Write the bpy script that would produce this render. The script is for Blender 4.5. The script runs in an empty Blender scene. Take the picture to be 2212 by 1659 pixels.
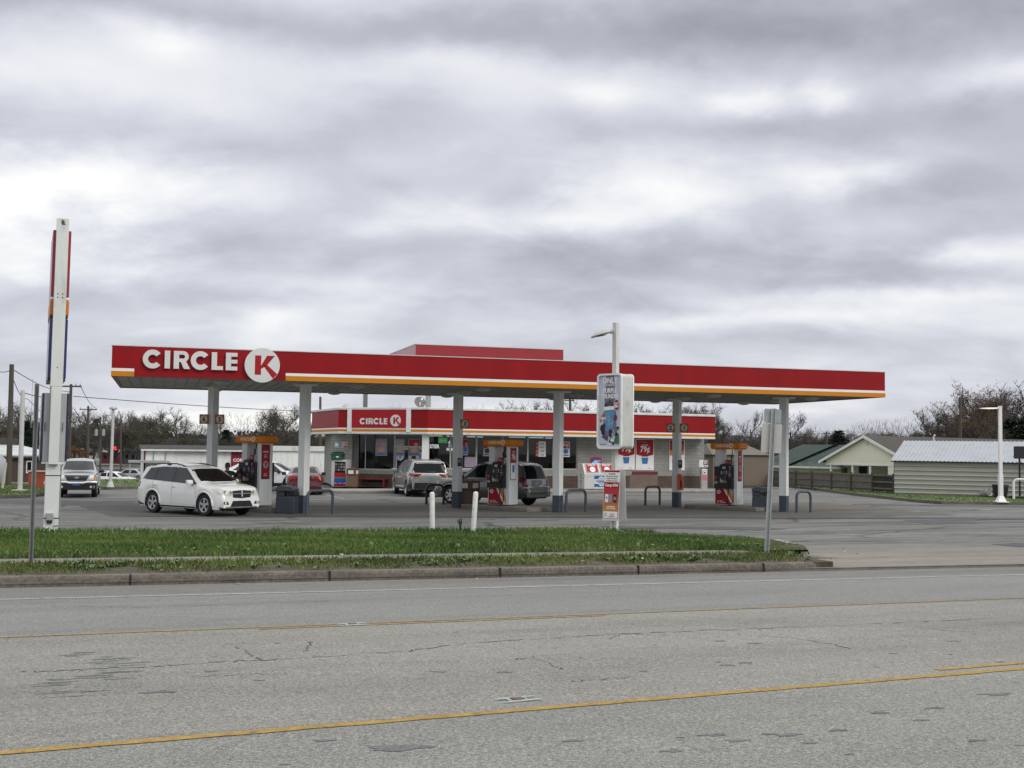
import bpy, math, random
import numpy as np
from mathutils import Vector, Matrix
from mathutils.bvhtree import BVHTree
random.seed(7)
SC = bpy.context.scene
COL = SC.collection
R = math.radians

# ------------------------------------------------------------------ camera, world, sun, exposure
CAM_H = 2.5
FPX = 2560.0                      # focal length for a 2212 px wide picture
PITCH = math.atan(138/2560.0); ROLL = 0.0128
_fw = Vector((0, math.cos(PITCH), math.sin(PITCH))); _r0 = Vector((1, 0, 0)); _u0 = _r0.cross(_fw)
RT = _r0*math.cos(ROLL)+_u0*math.sin(ROLL); UP = -_r0*math.sin(ROLL)+_u0*math.cos(ROLL)
cam = bpy.data.cameras.new('camera'); cam.sensor_width = 36; cam.lens = FPX/2212*36
cam.clip_end = 3000; cam.clip_start = .1
co = bpy.data.objects.new('camera', cam); COL.objects.link(co)
mw = Matrix((RT, UP, -_fw)).transposed().to_4x4(); mw.translation = Vector((0, 0, CAM_H))
co.matrix_world = mw
SC.camera = co
SC.view_settings.view_transform = 'Standard'; SC.view_settings.look = 'None'
SC.view_settings.exposure = 0.0; SC.view_settings.gamma = 1
SUN_EL, SUN_AZ = R(38), R(124)     # azimuth clockwise from +Y: behind the camera, to the right
sun = bpy.data.lights.new('sun', 'SUN'); sun.energy = 1.45; sun.angle = R(30); sun.color = (1, .96, .9)
so = bpy.data.objects.new('sun', sun); COL.objects.link(so)
sd = Vector((math.sin(SUN_AZ)*math.cos(SUN_EL), math.cos(SUN_AZ)*math.cos(SUN_EL), math.sin(SUN_EL)))
so.rotation_euler = sd.to_track_quat('Z', 'Y').to_euler()

def pdir(x, y):                    # direction of a point of the photograph (2212 px wide copy)
    return (_fw+RT*((x-1106)/FPX)-UP*((y-829.5)/FPX))

def make_world():
    w = bpy.data.worlds.new('World'); SC.world = w; w.use_nodes = True
    nt = w.node_tree; N = nt.nodes; L = nt.links; N.clear()
    out = N.new('ShaderNodeOutputWorld'); bg = N.new('ShaderNodeBackground'); L.new(bg.outputs[0], out.inputs[0])
    def mth(op, a, b=None, c=None, clamp=False):
        n = N.new('ShaderNodeMath'); n.operation = op; n.use_clamp = clamp
        for i, q in enumerate((a, b, c)):
            if q is None: continue
            if isinstance(q, (int, float)): n.inputs[i].default_value = q
            else: L.new(q, n.inputs[i])
        return n.outputs[0]
    def vm(op, a, b):
        n = N.new('ShaderNodeVectorMath'); n.operation = op
        for i, q in enumerate((a, b)):
            if isinstance(q, (tuple, Vector)): n.inputs[i].default_value = tuple(q)
            else: L.new(q, n.inputs[i])
        return n
    tc = N.new('ShaderNodeTexCoord'); d = tc.outputs['Generated']
    nz = vm('NORMALIZE', d, (0, 0, 0)).outputs[0]
    sp = N.new('ShaderNodeSeparateXYZ'); L.new(nz, sp.inputs[0])
    z = mth('MAXIMUM', sp.outputs[2], 0.0)
    zz = mth('ADD', z, 0.36)
    cx = mth('DIVIDE', sp.outputs[0], zz); cy = mth('DIVIDE', sp.outputs[1], zz)
    cb = N.new('ShaderNodeCombineXYZ'); L.new(cx, cb.inputs[0]); L.new(cy, cb.inputs[1]); cb.inputs[2].default_value = 3.7
    def noise(vec, sc, det, rough, dist=0.0, sx=1, sy=1):
        v = vm('MULTIPLY', vec, (sx, sy, 1)).outputs[0]
        n = N.new('ShaderNodeTexNoise'); L.new(v, n.inputs['Vector']); n.inputs['Scale'].default_value = sc
        n.inputs['Detail'].default_value = det; n.inputs['Roughness'].default_value = rough
        n.inputs['Distortion'].default_value = dist
        return n.outputs[0]
    n1 = noise(cb.outputs[0], 1.6, 4, .5, .3, .75, 1.4)
    n2 = noise(cb.outputs[0], 5.6, 6, .55, .35, .85, 1.2)
    base = mth('ADD', mth('MULTIPLY', n1, .62), mth('MULTIPLY', n2, .38))
    mr = N.new('ShaderNodeMapRange'); mr.interpolation_type = 'SMOOTHSTEP'
    L.new(base, mr.inputs[0]); mr.inputs[1].default_value = .36; mr.inputs[2].default_value = .66
    mr.inputs[3].default_value = 0.0; mr.inputs[4].default_value = 1.0
    val = mr.outputs[0]
    val = mth('MULTIPLY_ADD', val, .27, .355)
    # brighter and darker parts of the cloud deck, each a direction in the sky: px, py, half width, half height, amount
    warp = noise(cb.outputs[0], 3.6, 5, .6, 0)
    wv = mth('SUBTRACT', warp, .5)
    warp2 = noise(cb.outputs[0], 3.1, 5, .6, 0, 1.1, .9)
    wv2 = mth('SUBTRACT', warp2, .5)
    for (px, py, hw, hh, amt) in [(20, 420, 180, 90, .52), (360, 75, 85, 45, .26), (310, 380, 150, 60, .22), (70, 570, 170, 70, .26), (1610, 215, 95, 34, .36), (1812, 200, 75, 30, .36), (1320, 205, 80, 32, .2), (2170, 165, 150, 36, .36),
                                  (1420, 412, 290, 48, .27), (1830, 380, 130, 40, .34), (1230, 470, 190, 30, .18), (560, 690, 75, 36, .20), (2110, 550, 150, 34, .36), (940, 485, 170, 40, .14), (1640, 692, 330, 24, .24), (2010, 640, 230, 20, .2), (520, 915, 380, 28, .32), (1480, 890, 500, 30, .22), (1150, 130, 360, 50, .14), (150, 170, 200, 50, .10), (700, 620, 200, 26, .12),
                                  (1800, 38, 950, 78, -.30), (1050, 60, 560, 55, -.16), (300, 12, 620, 40, -.22), (820, 240, 210, 62, -.20), (450, 300, 520, 48, -.17), (950, 400, 380, 42, -.17), (1650, 275, 720, 38, -.16), (2000, 400, 150, 38, -.2), (1300, 545, 260, 55, -.20), (1720, 560, 430, 62, -.20), (1150, 640, 320, 44, -.16), (500, 520, 360, 52, -.16), (330, 640, 230, 36, -.12), (2010, 600, 320, 26, -.15), (1900, 735, 400, 22, -.10), (60, 660, 260, 40, -.08)]:
        c = pdir(px, py).normalized()
        df = vm('SUBTRACT', nz, tuple(c)).outputs[0]
        s2 = N.new('ShaderNodeSeparateXYZ'); L.new(df, s2.inputs[0])
        a = mth('MULTIPLY_ADD', wv, 3.0, mth('MULTIPLY', s2.outputs[0], FPX/hw))
        b = mth('MULTIPLY_ADD', wv2, 3.6, mth('MULTIPLY', s2.outputs[2], FPX/hh))
        rr = mth('ADD', mth('MULTIPLY', a, a), mth('MULTIPLY', b, b))
        front = mth('GREATER_THAN', sp.outputs[1], 0.0)
        e = mth('POWER', 2.718, mth('MULTIPLY', rr, -1.1))
        val = mth('MULTIPLY_ADD', mth('MULTIPLY', e, front), amt*(.80 if amt > 0 else .92), val)
    val = mth('MAXIMUM', val, .06)
    ramp = N.new('ShaderNodeValToRGB'); L.new(val, ramp.inputs[0])
    cr = ramp.color_ramp
    cr.elements[0].position = 0.05; cr.elements[0].color = (.25, .262, .29, 1)
    cr.elements[1].position = .95; cr.elements[1].color = (.93, .91, .84, 1)
    e = cr.elements.new(.30); e.color = (.385, .395, .445, 1)
    e = cr.elements.new(.50); e.color = (.525, .54, .595, 1)
    e = cr.elements.new(.72); e.color = (.72, .725, .735, 1)
    # an overcast sky is brightest overhead
    ov = N.new('ShaderNodeMapRange'); ov.interpolation_type = 'SMOOTHSTEP'; L.new(sp.outputs[2], ov.inputs[0])
    ov.inputs[1].default_value = .34; ov.inputs[2].default_value = .8; ov.inputs[3].default_value = 1.0; ov.inputs[4].default_value = 2.1
    sky = N.new('ShaderNodeTexSky'); sky.sky_type = 'NISHITA'; sky.sun_disc = False
    sky.sun_elevation = SUN_EL; sky.sun_rotation = SUN_AZ
    skm = N.new('ShaderNodeMix'); skm.data_type = 'RGBA'; skm.blend_type = 'MULTIPLY'; skm.inputs['Factor'].default_value = 1
    L.new(sky.outputs[0], skm.inputs[6]); skm.inputs[7].default_value = (.10, .10, .10, 1)
    cl = N.new('ShaderNodeMix'); cl.data_type = 'RGBA'; cl.blend_type = 'MULTIPLY'; cl.inputs['Factor'].default_value = 1
    L.new(ramp.outputs[0], cl.inputs[6])
    cv = N.new('ShaderNodeCombineColor')
    for i in range(3):
        sc_ = mth('POWER', ov.outputs[0], (1.0, .98, .86)[i]); L.new(sc_, cv.inputs[i])
    L.new(cv.outputs[0], cl.inputs[7])
    mx = N.new('ShaderNodeMix'); mx.data_type = 'RGBA'; mx.inputs['Factor'].default_value = .94
    L.new(skm.outputs[2], mx.inputs[6]); L.new(cl.outputs[2], mx.inputs[7])
    L.new(mx.outputs[2], bg.inputs[0]); bg.inputs[1].default_value = 1.30
make_world()

# ------------------------------------------------------------------ places
def ray_plane(px, py, p0, n):
    d = pdir(px, py); o = Vector((0, 0, CAM_H)); n = Vector(n)
    return o+d*((Vector(p0)-o).dot(n)/d.dot(n))
def at(px, py, D):
    d = pdir(px, py); return Vector((0, 0, CAM_H))+d*(D/d.y)
def gr(px, py, z=0.0):
    d = pdir(px, py); return Vector((0, 0, CAM_H))+d*((z-CAM_H)/d.z)
# road frame: s along the kerb, t away from the road
A_ROAD = R(23); P_CURB = Vector((-7.8, 18.0, 0))
ES = Vector((math.cos(A_ROAD), math.sin(A_ROAD), 0)); ET = Vector((-math.sin(A_ROAD), math.cos(A_ROAD), 0))
def st(p): q = Vector((p[0], p[1], 0))-P_CURB; return q.dot(ES), q.dot(ET)
def stp(s, t): return P_CURB+ES*s+ET*t
def lerp(a, b, k): return a+(b-a)*k
def sm(a, b, x): k = min(1, max(0, (x-a)/(b-a))); return k*k*(3-2*k)
def zkerb(s): return max(-.02, .29-.0116*s) if s > -25 else .58
def road_h(X, Y): s, t = st((X, Y)); return zkerb(s)-.03*t
def lot_h(X, Y):                   # paving: rises a little towards the road, falls away behind the left lawn
    s, t = st((X, Y)); return (zkerb(s)+.05)*(1-sm(1.5, 12.5, t))-1.45*sm(73, 84, Y)*(1-sm(-23, -18.5, X))
def grass_h(X, Y):
    s, t = st((X, Y)); return lerp(zkerb(s)+.165, .09, sm(3.2, 12.5, t))
def on(px, py, h):
    z = 0.2
    for i in range(40):
        p = gr(px, py, z); z = .5*z+.5*h(p.x, p.y)
    p.z = h(p.x, p.y); return p
A_CAN = R(16.4)
CE = Vector((math.cos(A_CAN), math.sin(A_CAN), 0)); CN = Vector((-math.sin(A_CAN), math.cos(A_CAN), 0))
def uv(u, v, z=0): p = CE*u+CN*v; return Vector((p.x, p.y, z))

# ------------------------------------------------------------------ materials
MATS = {}
def mat(name, col, rough=.6, var=.12, scale=3.0, bump=0.0, metal=0.0, coat=0.0, emit=None, streak=None, spec=.5, bscale=None, fine=0.0, dirt=0.0):
    if name in MATS: return MATS[name]
    m = bpy.data.materials.new(name); m.use_nodes = True; MATS[name] = m
    nt = m.node_tree; N = nt.nodes; L = nt.links; b = N['Principled BSDF']
    b.inputs['Roughness'].default_value = rough; b.inputs['Metallic'].default_value = metal
    b.inputs['Specular IOR Level'].default_value = spec
    b.inputs['Coat Weight'].default_value = coat; b.inputs['Coat Roughness'].default_value = .08
    tc = N.new('ShaderNodeTexCoord'); mp = N.new('ShaderNodeMapping'); L.new(tc.outputs['Object'], mp.inputs[0])
    if streak: mp.inputs['Scale'].default_value = streak
    n = N.new('ShaderNodeTexNoise'); L.new(mp.outputs[0], n.inputs['Vector']); n.inputs['Scale'].default_value = scale
    n.inputs['Detail'].default_value = 6; n.inputs['Roughness'].default_value = .6
    rp = N.new('ShaderNodeMapRange'); L.new(n.outputs[0], rp.inputs[0]); rp.inputs[1].default_value = .3; rp.inputs[2].default_value = .7
    rp.inputs[3].default_value = 1-var; rp.inputs[4].default_value = 1+var
    fac = rp.outputs[0]
    if fine:
        n3 = N.new('ShaderNodeTexNoise'); L.new(tc.outputs['Object'], n3.inputs['Vector']); n3.inputs['Scale'].default_value = scale*14
        n3.inputs['Detail'].default_value = 2
        r3 = N.new('ShaderNodeMapRange'); L.new(n3.outputs[0], r3.inputs[0]); r3.inputs[1].default_value = .3; r3.inputs[2].default_value = .7
        r3.inputs[3].default_value = 1-fine; r3.inputs[4].default_value = 1+fine
        mm = N.new('ShaderNodeMath'); mm.operation = 'MULTIPLY'; L.new(fac, mm.inputs[0]); L.new(r3.outputs[0], mm.inputs[1]); fac = mm.outputs[0]
    mx = N.new('ShaderNodeMix'); mx.data_type = 'RGBA'; mx.blend_type = 'MULTIPLY'; mx.inputs['Factor'].default_value = 1
    mx.inputs[6].default_value = (*col, 1)
    cc = N.new('ShaderNodeCombineColor')
    for i in range(3): L.new(fac, cc.inputs[i])
    L.new(cc.outputs[0], mx.inputs[7])
    last = mx.outputs[2]
    if dirt:                        # grime with a shape of its own
        nd = N.new('ShaderNodeTexNoise'); L.new(mp.outputs[0], nd.inputs['Vector']); nd.inputs['Scale'].default_value = scale*1.7; nd.inputs['Detail'].default_value = 8
        rd = N.new('ShaderNodeMapRange'); L.new(nd.outputs[0], rd.inputs[0]); rd.inputs[1].default_value = .55; rd.inputs[2].default_value = .72
        rd.inputs[3].default_value = 0; rd.inputs[4].default_value = dirt
        m2 = N.new('ShaderNodeMix'); m2.data_type = 'RGBA'; L.new(rd.outputs[0], m2.inputs['Factor']); L.new(last, m2.inputs[6]); m2.inputs[7].default_value = (.09, .085, .07, 1)
        last = m2.outputs[2]
    L.new(last, b.inputs['Base Color'])
    if emit: b.inputs['Emission Color'].default_value = (*emit[0], 1); b.inputs['Emission Strength'].default_value = emit[1]
    if bump:
        n2 = N.new('ShaderNodeTexNoise'); L.new(mp.outputs[0], n2.inputs['Vector']); n2.inputs['Scale'].default_value = bscale or scale*6; n2.inputs['Detail'].default_value = 4
        bp = N.new('ShaderNodeBump'); bp.inputs['Strength'].default_value = bump; bp.inputs['Distance'].default_value = .02
        L.new(n2.outputs[0], bp.inputs['Height']); L.new(bp.outputs[0], b.inputs['Normal'])
    return m

def paving(name, c0, c1, speck, stain=.25, rib=None, crack=0.0):
    m = bpy.data.materials.new(name); m.use_nodes = True; MATS[name] = m
    nt = m.node_tree; N = nt.nodes; L = nt.links; b = N['Principled BSDF']; b.inputs['Roughness'].default_value = .9
    b.inputs['Specular IOR Level'].default_value = .25
    tc = N.new('ShaderNodeTexCoord'); V = tc.outputs['Object']
    rot = N.new('ShaderNodeMapping'); L.new(V, rot.inputs[0]); rot.inputs['Rotation'].default_value = (0, 0, -A_ROAD); RV = rot.outputs[0]
    def noise(sc, det=4, rough=.6, vec=None, scl=None, dist=0):
        n = N.new('ShaderNodeTexNoise'); v = vec or V
        if scl:
            mp = N.new('ShaderNodeMapping'); L.new(v, mp.inputs[0]); mp.inputs['Scale'].default_value = scl; v = mp.outputs[0]
        L.new(v, n.inputs['Vector']); n.inputs['Scale'].default_value = sc; n.inputs['Detail'].default_value = det; n.inputs['Roughness'].default_value = rough; n.inputs['Distortion'].default_value = dist
        return n.outputs[0]
    def rng(x, a, bb, lo, hi):
        r = N.new('ShaderNodeMapRange'); L.new(x, r.inputs[0]); r.inputs[1].default_value = a; r.inputs[2].default_value = bb; r.inputs[3].default_value = lo; r.inputs[4].default_value = hi; return r.outputs[0]
    def mul(a, c):
        r = N.new('ShaderNodeMath'); r.operation = 'MULTIPLY'; L.new(a, r.inputs[0]); L.new(c, r.inputs[1]); return r.outputs[0]
    mix = N.new('ShaderNodeMix'); mix.data_type = 'RGBA'; L.new(rng(noise(.22, 6, .62, RV, (.45, 1.6, 1)), .35, .65, 0, 1), mix.inputs['Factor'])
    mix.inputs[6].default_value = (*c0, 1); mix.inputs[7].default_value = (*c1, 1)
    f = rng(noise(95, 2, .7), .3, .7, 1-speck, 1+speck)
    f = mul(f, rng(noise(34, 3, .7), .3, .7, 1-speck*.75, 1+speck*.75))
    f = mul(f, rng(noise(.9, 7, .65, RV, (.35, 1.3, 1)), .52, .75, 1, 1-stain))
    f = mul(f, rng(noise(3.1, 5, .7), .3, .7, 1-stain*.3, 1+stain*.3))
    if rib:                        # long darker seams and tyre wear along one direction
        f = mul(f, rng(noise(1.0, 5, .6, RV, (.05, rib, 1), .2), .5, .74, 1.02, 1-stain*1.25))
    if crack:
        vo = N.new('ShaderNodeTexVoronoi'); vo.feature = 'DISTANCE_TO_EDGE'
        mp = N.new('ShaderNodeMapping'); L.new(RV, mp.inputs[0]); mp.inputs['Scale'].default_value = (.12, .3, 1)
        ad = N.new('ShaderNodeMix'); ad.data_type = 'VECTOR'; ad.inputs['Factor'].default_value = .12; L.new(mp.outputs[0], ad.inputs[4])
        nn = N.new('ShaderNodeTexNoise'); nn.inputs['Scale'].default_value = .9; nn.inputs['Detail'].default_value = 5; L.new(V, nn.inputs['Vector']); L.new(nn.outputs['Color'], ad.inputs[5])
        L.new(ad.outputs[1], vo.inputs['Vector']); vo.inputs['Scale'].default_value = 1.0
        f = mul(f, rng(vo.outputs['Distance'], .0, crack, .45, 1))
    mm = N.new('ShaderNodeMix'); mm.data_type = 'RGBA'; mm.blend_type = 'MULTIPLY'; mm.inputs['Factor'].default_value = 1
    cc = N.new('ShaderNodeCombineColor')
    for i in range(3): L.new(f, cc.inputs[i])
    L.new(mix.outputs[2], mm.inputs[6]); L.new(cc.outputs[0], mm.inputs[7]); L.new(mm.outputs[2], b.inputs['Base Color'])
    bp = N.new('ShaderNodeBump'); bp.inputs['Strength'].default_value = .35; bp.inputs['Distance'].default_value = .01
    L.new(noise(90, 2, .7), bp.inputs['Height']); L.new(bp.outputs[0], b.inputs['Normal'])
    return m

# ------------------------------------------------------------------ mesh helpers
class MB:
    def __init__(s): s.v = []; s.f = []; s.m = []
    def add(s, vs, fs, mi=0, M=None):
        o = len(s.v)
        s.v += [tuple(M @ Vector(q)) if M is not None else tuple(q) for q in vs]
        for f in fs: s.f.append([i+o for i in f]); s.m.append(mi)
        return s
    def box(s, x0, x1, y0, y1, z0, z1, mi=0, M=None):
        return s.add([(x0, y0, z0), (x1, y0, z0), (x1, y1, z0), (x0, y1, z0), (x0, y0, z1), (x1, y0, z1), (x1, y1, z1), (x0, y1, z1)],
              [(0, 3, 2, 1), (4, 5, 6, 7), (0, 1, 5, 4), (1, 2, 6, 5), (2, 3, 7, 6), (3, 0, 4, 7)], mi, M)
    def cyl(s, p0, p1, r0, r1=None, n=12, mi=0, caps=True):
        r1 = r0 if r1 is None else r1
        p0 = Vector(p0); p1 = Vector(p1); d = (p1-p0).normalized()
        a = d.orthogonal().normalized(); b = d.cross(a)
        vs = []
        for p, r in ((p0, r0), (p1, r1)):
            for i in range(n):
                t = 2*math.pi*i/n; vs.append(p+a*(r*math.cos(t))+b*(r*math.sin(t)))
        fs = [(i, (i+1) % n, n+(i+1) % n, n+i) for i in range(n)]
        if caps: fs += [tuple(range(n))[::-1], tuple(range(n, 2*n))]
        return s.add(vs, fs, mi)
    def tube(s, pts, r, n=8, mi=0):
        pts = [Vector(p) for p in pts]; vs = []; fs = []
        k = len(pts); ref = None
        for i, p in enumerate(pts):
            d = (pts[min(i+1, k-1)]-pts[max(i-1, 0)]).normalized()
            if ref is None: ref = d.orthogonal().normalized()
            a = (ref-d*ref.dot(d)).normalized(); ref = a; b = d.cross(a)
            rr = r[i] if isinstance(r, (list, tuple)) else r
            for j in range(n):
                t = 2*math.pi*j/n; vs.append(p+a*(rr*math.cos(t))+b*(rr*math.sin(t)))
        for i in range(k-1):
            for j in range(n): fs.append((i*n+j, i*n+(j+1) % n, (i+1)*n+(j+1) % n, (i+1)*n+j))
        fs += [tuple(range(n))[::-1], tuple(range((k-1)*n, k*n))]
        return s.add(vs, fs, mi)
    def prism(s, poly, z0, z1, mi=0, M=None):        # polygon in local XY pulled along local Z
        n = len(poly)
        vs = [(x, y, z0) for x, y in poly]+[(x, y, z1) for x, y in poly]
        fs = [tuple(range(n))[::-1], tuple(range(n, 2*n))]+[(i, (i+1) % n, n+(i+1) % n, n+i) for i in range(n)]
        return s.add(vs, fs, mi, M)
    def rect(s, x0, x1, y0, y1, z, mi=0, M=None, th=.002):
        return s.prism([(x0, y0), (x1, y0), (x1, y1), (x0, y1)], z-th, z, mi, M)
    def disc(s, cx, cy, rx, ry, z, mi=0, M=None, n=28, th=.002):
        return s.prism([(cx+rx*math.cos(2*math.pi*i/n), cy+ry*math.sin(2*math.pi*i/n)) for i in range(n)], z-th, z, mi, M)
    def arc(s, cx, cy, ro, ri, a0, a1, z0, z1, mi=0, M=None, n=24):
        vs = []; fs = []
        for i in range(n+1):
            t = a0+(a1-a0)*i/n; c, q = math.cos(t), math.sin(t)
            vs += [(cx+ri*c, cy+ri*q, z0), (cx+ro*c, cy+ro*q, z0), (cx+ro*c, cy+ro*q, z1), (cx+ri*c, cy+ri*q, z1)]
        for i in range(n):
            a = 4*i; b = a+4
            fs += [(a, b, b+1, a+1), (a+1, b+1, b+2, a+2), (a+2, b+2, b+3, a+3), (a+3, b+3, b, a)]
        fs += [(0, 1, 2, 3), (4*n+3, 4*n+2, 4*n+1, 4*n)]
        return s.add(vs, fs, mi, M)
    def lathe(s, prof, n=24, mi=0, M=None):          # (r, z) profile about local Z
        vs = []; fs = []; k = len(prof)
        for i in range(n):
            t = 2*math.pi*i/n
            for r, z in prof: vs.append((r*math.cos(t), r*math.sin(t), z))
        for i in range(n):
            for j in range(k-1):
                a = i*k+j; b = ((i+1) % n)*k+j; fs.append((a, b, b+1, a+1))
        return s.add(vs, fs, mi, M)
    def text(s, body, x, y, h, z, mi=0, M=None, bold=.0, align='LEFT', sx=1.0, th=.003, shear=0.0):
        c = bpy.data.curves.new('t', 'FONT'); c.body = body; c.size = h/.72; c.offset = bold*h; c.extrude = th/2; c.align_x = align; c.shear = shear; c.resolution_u = 3
        o = bpy.data.objects.new('t', c); COL.objects.link(o)
        dg = bpy.context.evaluated_depsgraph_get(); me = bpy.data.meshes.new_from_object(o.evaluated_get(dg))
        vs = [(q.co.x*sx+x, q.co.y+y, q.co.z+z-th/2) for q in me.vertices]; fs = [tuple(p.vertices) for p in me.polygons]
        s.add(vs, fs, mi, M)
        bpy.data.objects.remove(o); bpy.data.curves.remove(c); bpy.data.meshes.remove(me)
        return s
    def build(s, name, mats, parent=None, smooth=0, bevel=0.0, seg=2):
        me = bpy.data.meshes.new(name); me.from_pydata([tuple(v) for v in s.v], [], s.f)
        ms = mats if isinstance(mats, (list, tuple)) else [mats]
        for q in ms: me.materials.append(q)
        me.polygons.foreach_set('material_index', s.m)
        if smooth:
            me.polygons.foreach_set('use_smooth', [True]*len(me.polygons)); me.set_sharp_from_angle(angle=R(smooth))
        me.update(); o = bpy.data.objects.new(name, me); COL.objects.link(o)
        if parent: o.parent = parent
        if bevel:
            b = o.modifiers.new('b', 'BEVEL'); b.width = bevel; b.segments = seg; b.limit_method = 'ANGLE'; b.angle_limit = R(40)
        return o
def add_to(o, mb, mats):             # print that belongs to the surface of a part joins that part's mesh
    me = o.data; k = len(me.materials)
    for q in mats: me.materials.append(q)
    n = len(me.vertices); vs = [v.co[:] for v in me.vertices]+[tuple(v) for v in mb.v]
    fs = [list(p.vertices) for p in me.polygons]+[[i+n for i in f] for f in mb.f]; mi = [p.material_index for p in me.polygons]+[m+k for m in mb.m]
    sm_ = [p.use_smooth for p in me.polygons]+[False]*len(mb.f); me.clear_geometry(); me.from_pydata(vs, [], fs); me.polygons.foreach_set('material_index', mi); me.polygons.foreach_set('use_smooth', sm_); me.update()
def frame(o, right, up):
    r = Vector(right).normalized(); u = Vector(up); u = (u-r*u.dot(r)).normalized(); n = r.cross(u)
    M = Matrix((r, u, n)).transposed().to_4x4(); M.translation = Vector(o); return M
def tag(o, label=None, cat=None, group=None, kind=None):
    if label: o['label'] = label
    if cat: o['category'] = cat
    if group: o['group'] = group
    if kind: o['kind'] = kind
    return o
def thing(name, label, cat, loc=(0, 0, 0), rz=0.0, group=None):
    o = bpy.data.objects.new(name, None); COL.objects.link(o); o.location = loc; o.rotation_euler = (0, 0, rz); o.empty_display_size = .2
    return tag(o, label, cat, group)
def copy_tree(o, parent=None):
    c = o.copy(); COL.objects.link(c); c.parent = parent
    for ch in list(o.children): copy_tree(ch, c)
    return c
def struct(name, mb, m, **k): return tag(mb.build(name, m, **k), kind='structure')

WHITE = mat('white_paint', (.78, .78, .76), .45, .05, 2, dirt=.12)
OFFW = mat('aged_white_metal', (.66, .68, .65), .5, .08, 1.5, streak=(1, 1, .3), dirt=.3)
REDP = mat('red_fascia', (.265, .0085, .0115), .42, .09, 1.1, spec=.18, streak=(1.3, 1.3, .3))
ORANGE = mat('orange_band', (.56, .205, .010), .5, .05, 2, spec=.25)
SIGNW = mat('sign_white', (.82, .82, .80), .4, .04, 3)
SIGNR = mat('sign_red', (.36, .012, .018), .5, .06, 3, spec=.25)
SIGNO = mat('sign_orange', (.66, .20, .02), .4, .05, 3)
SIGNBLUE = mat('sign_blue', (.02, .09, .36), .4, .05, 3)
CUPB = mat('cup_blue', (.03, .17, .42), .4, .2, 9)
INK = mat('ink_black', (.012, .012, .014), .4, .1, 4)
BLACKP = mat('black_plastic', (.016, .016, .018), .4, .2, 8)
RUB = mat('rubber', (.014, .014, .014), .8, .2, 20)
SLATE = mat('slate_blue_paint', (.060, .074, .10), .5, .12, 4, dirt=.3)
STEEL = mat('galvanised_steel', (.36, .38, .38), .45, .15, 9, metal=.4)
CONC = mat('concrete', (.29, .275, .25), .9, .16, 2.2, bump=.2, fine=.15, dirt=.35)
BROWN = mat('brown_plastic', (.165, .105, .072), .6, .08, 6)
GLASS = mat('dark_glass', (.008, .010, .011), .05, .1, 2, spec=.15)
CHROME = mat('chrome', (.75, .75, .76), .12, .03, 4, metal=1)
ALU = mat('wheel_alloy', (.55, .56, .57), .3, .08, 9, metal=.8)
LENSR = mat('tail_lens', (.17, .005, .008), .2, .25, 14, coat=.2)
LENSW = mat('lamp_lens', (.62, .61, .56), .12, .25, 22, coat=.6)
AMBER = mat('amber_lens', (.60, .17, .02), .15, .1, 8, coat=.5)
WOOD = mat('grey_wood', (.135, .130, .108), .85, .3, 3, streak=(6, 6, .6), fine=.2)
GREYT = mat('print_grey', (.28, .28, .30), .5, .1, 9)

# ------------------------------------------------------------------ ground
GRASSG = mat('soil_and_turf', (.062, .054, .030), .95, .5, 3.6, bump=.4, fine=.35)
FAR_G = mat('far_ground', (.10, .105, .075), .95, .3, .05, fine=.2)
RL = [paving('lane_near', (.226, .224, .203), (.190, .190, .175), .62, .2, rib=.4), paving('lane_turn', (.246, .239, .213), (.210, .206, .186), .60, .18, rib=.5), paving('lane_far', (.212, .212, .200), (.190, .191, .182), .48, .16, rib=.6), paving('lane_edge', (.192, .184, .168), (.160, .156, .146), .42, .25, rib=1.2)]
LOTM = paving('lot_asphalt', (.135, .137, .133), (.200, .197, .185), .34, .45, rib=1.9, crack=.02)
APRON = paving('apron_concrete', (.235, .215, .185), (.195, .18, .157), .22, .25, rib=1.1)
PADM = paving('pad_concrete', (.150, .138, .118), (.108, .102, .091), .22, .38, rib=.8)  # concrete tone lowered to deepen the shade under the canopy
TAR = mat('tar_seal', (.028, .029, .033), .75, .3, 1.5, fine=.2)
TAR2 = mat('old_tar', (.075, .077, .080), .85, .25, 1.5, fine=.3)
YEL = mat('yellow_road_paint', (.35, .225, .070), .9, .2, 9, fine=.3, dirt=.75, spec=.15)
WHT = mat('white_road_paint', (.36, .36, .345), .8, .18, 6, fine=.3, dirt=.9)

g = MB(); g.add([(-1500, -400, -1.6), (1500, -400, -1.6), (1500, 2500, -1.6), (-1500, 2500, -1.6)], [(0, 1, 2, 3)])
struct('ground', g, FAR_G)
def sheet(name, ss, ts, h, m, dz=0.0, skirt=0):
    b = MB(); n = len(ts)
    vs = []
    for s in ss:
        for t in ts:
            p = stp(s, t); vs.append((p.x, p.y, h(p.x, p.y)+dz))
    b.add(vs, [(i*n+j, (i+1)*n+j, (i+1)*n+j+1, i*n+j+1) for i in range(len(ss)-1) for j in range(n-1)])
    if skirt:
        k = len(ss); loop = [i*n for i in range(k)]+[(k-1)*n+j for j in range(1, n)]+[i*n+n-1 for i in range(k-2, -1, -1)]+[j for j in range(n-2, 0, -1)]
        lo = [(vs[q][0], vs[q][1], vs[q][2]-skirt) for q in loop]; hi = [vs[q] for q in loop]; c = len(loop)
        b.add(hi+lo, [(q, (q+1) % c, c+(q+1) % c, c+q) for q in range(c)])
    return struct(name, b, m)
ro = sheet('road', [-70, -25, 0, 10, 20, 26.7, 45, 110], [-27, -18, -11.6, -6, -1.6, 0], road_h, RL[0])
for q in RL[1:]: ro.data.materials.append(q)
for i, q in enumerate(ro.data.polygons): q.material_index = max(0, i % 5-1)
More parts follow.
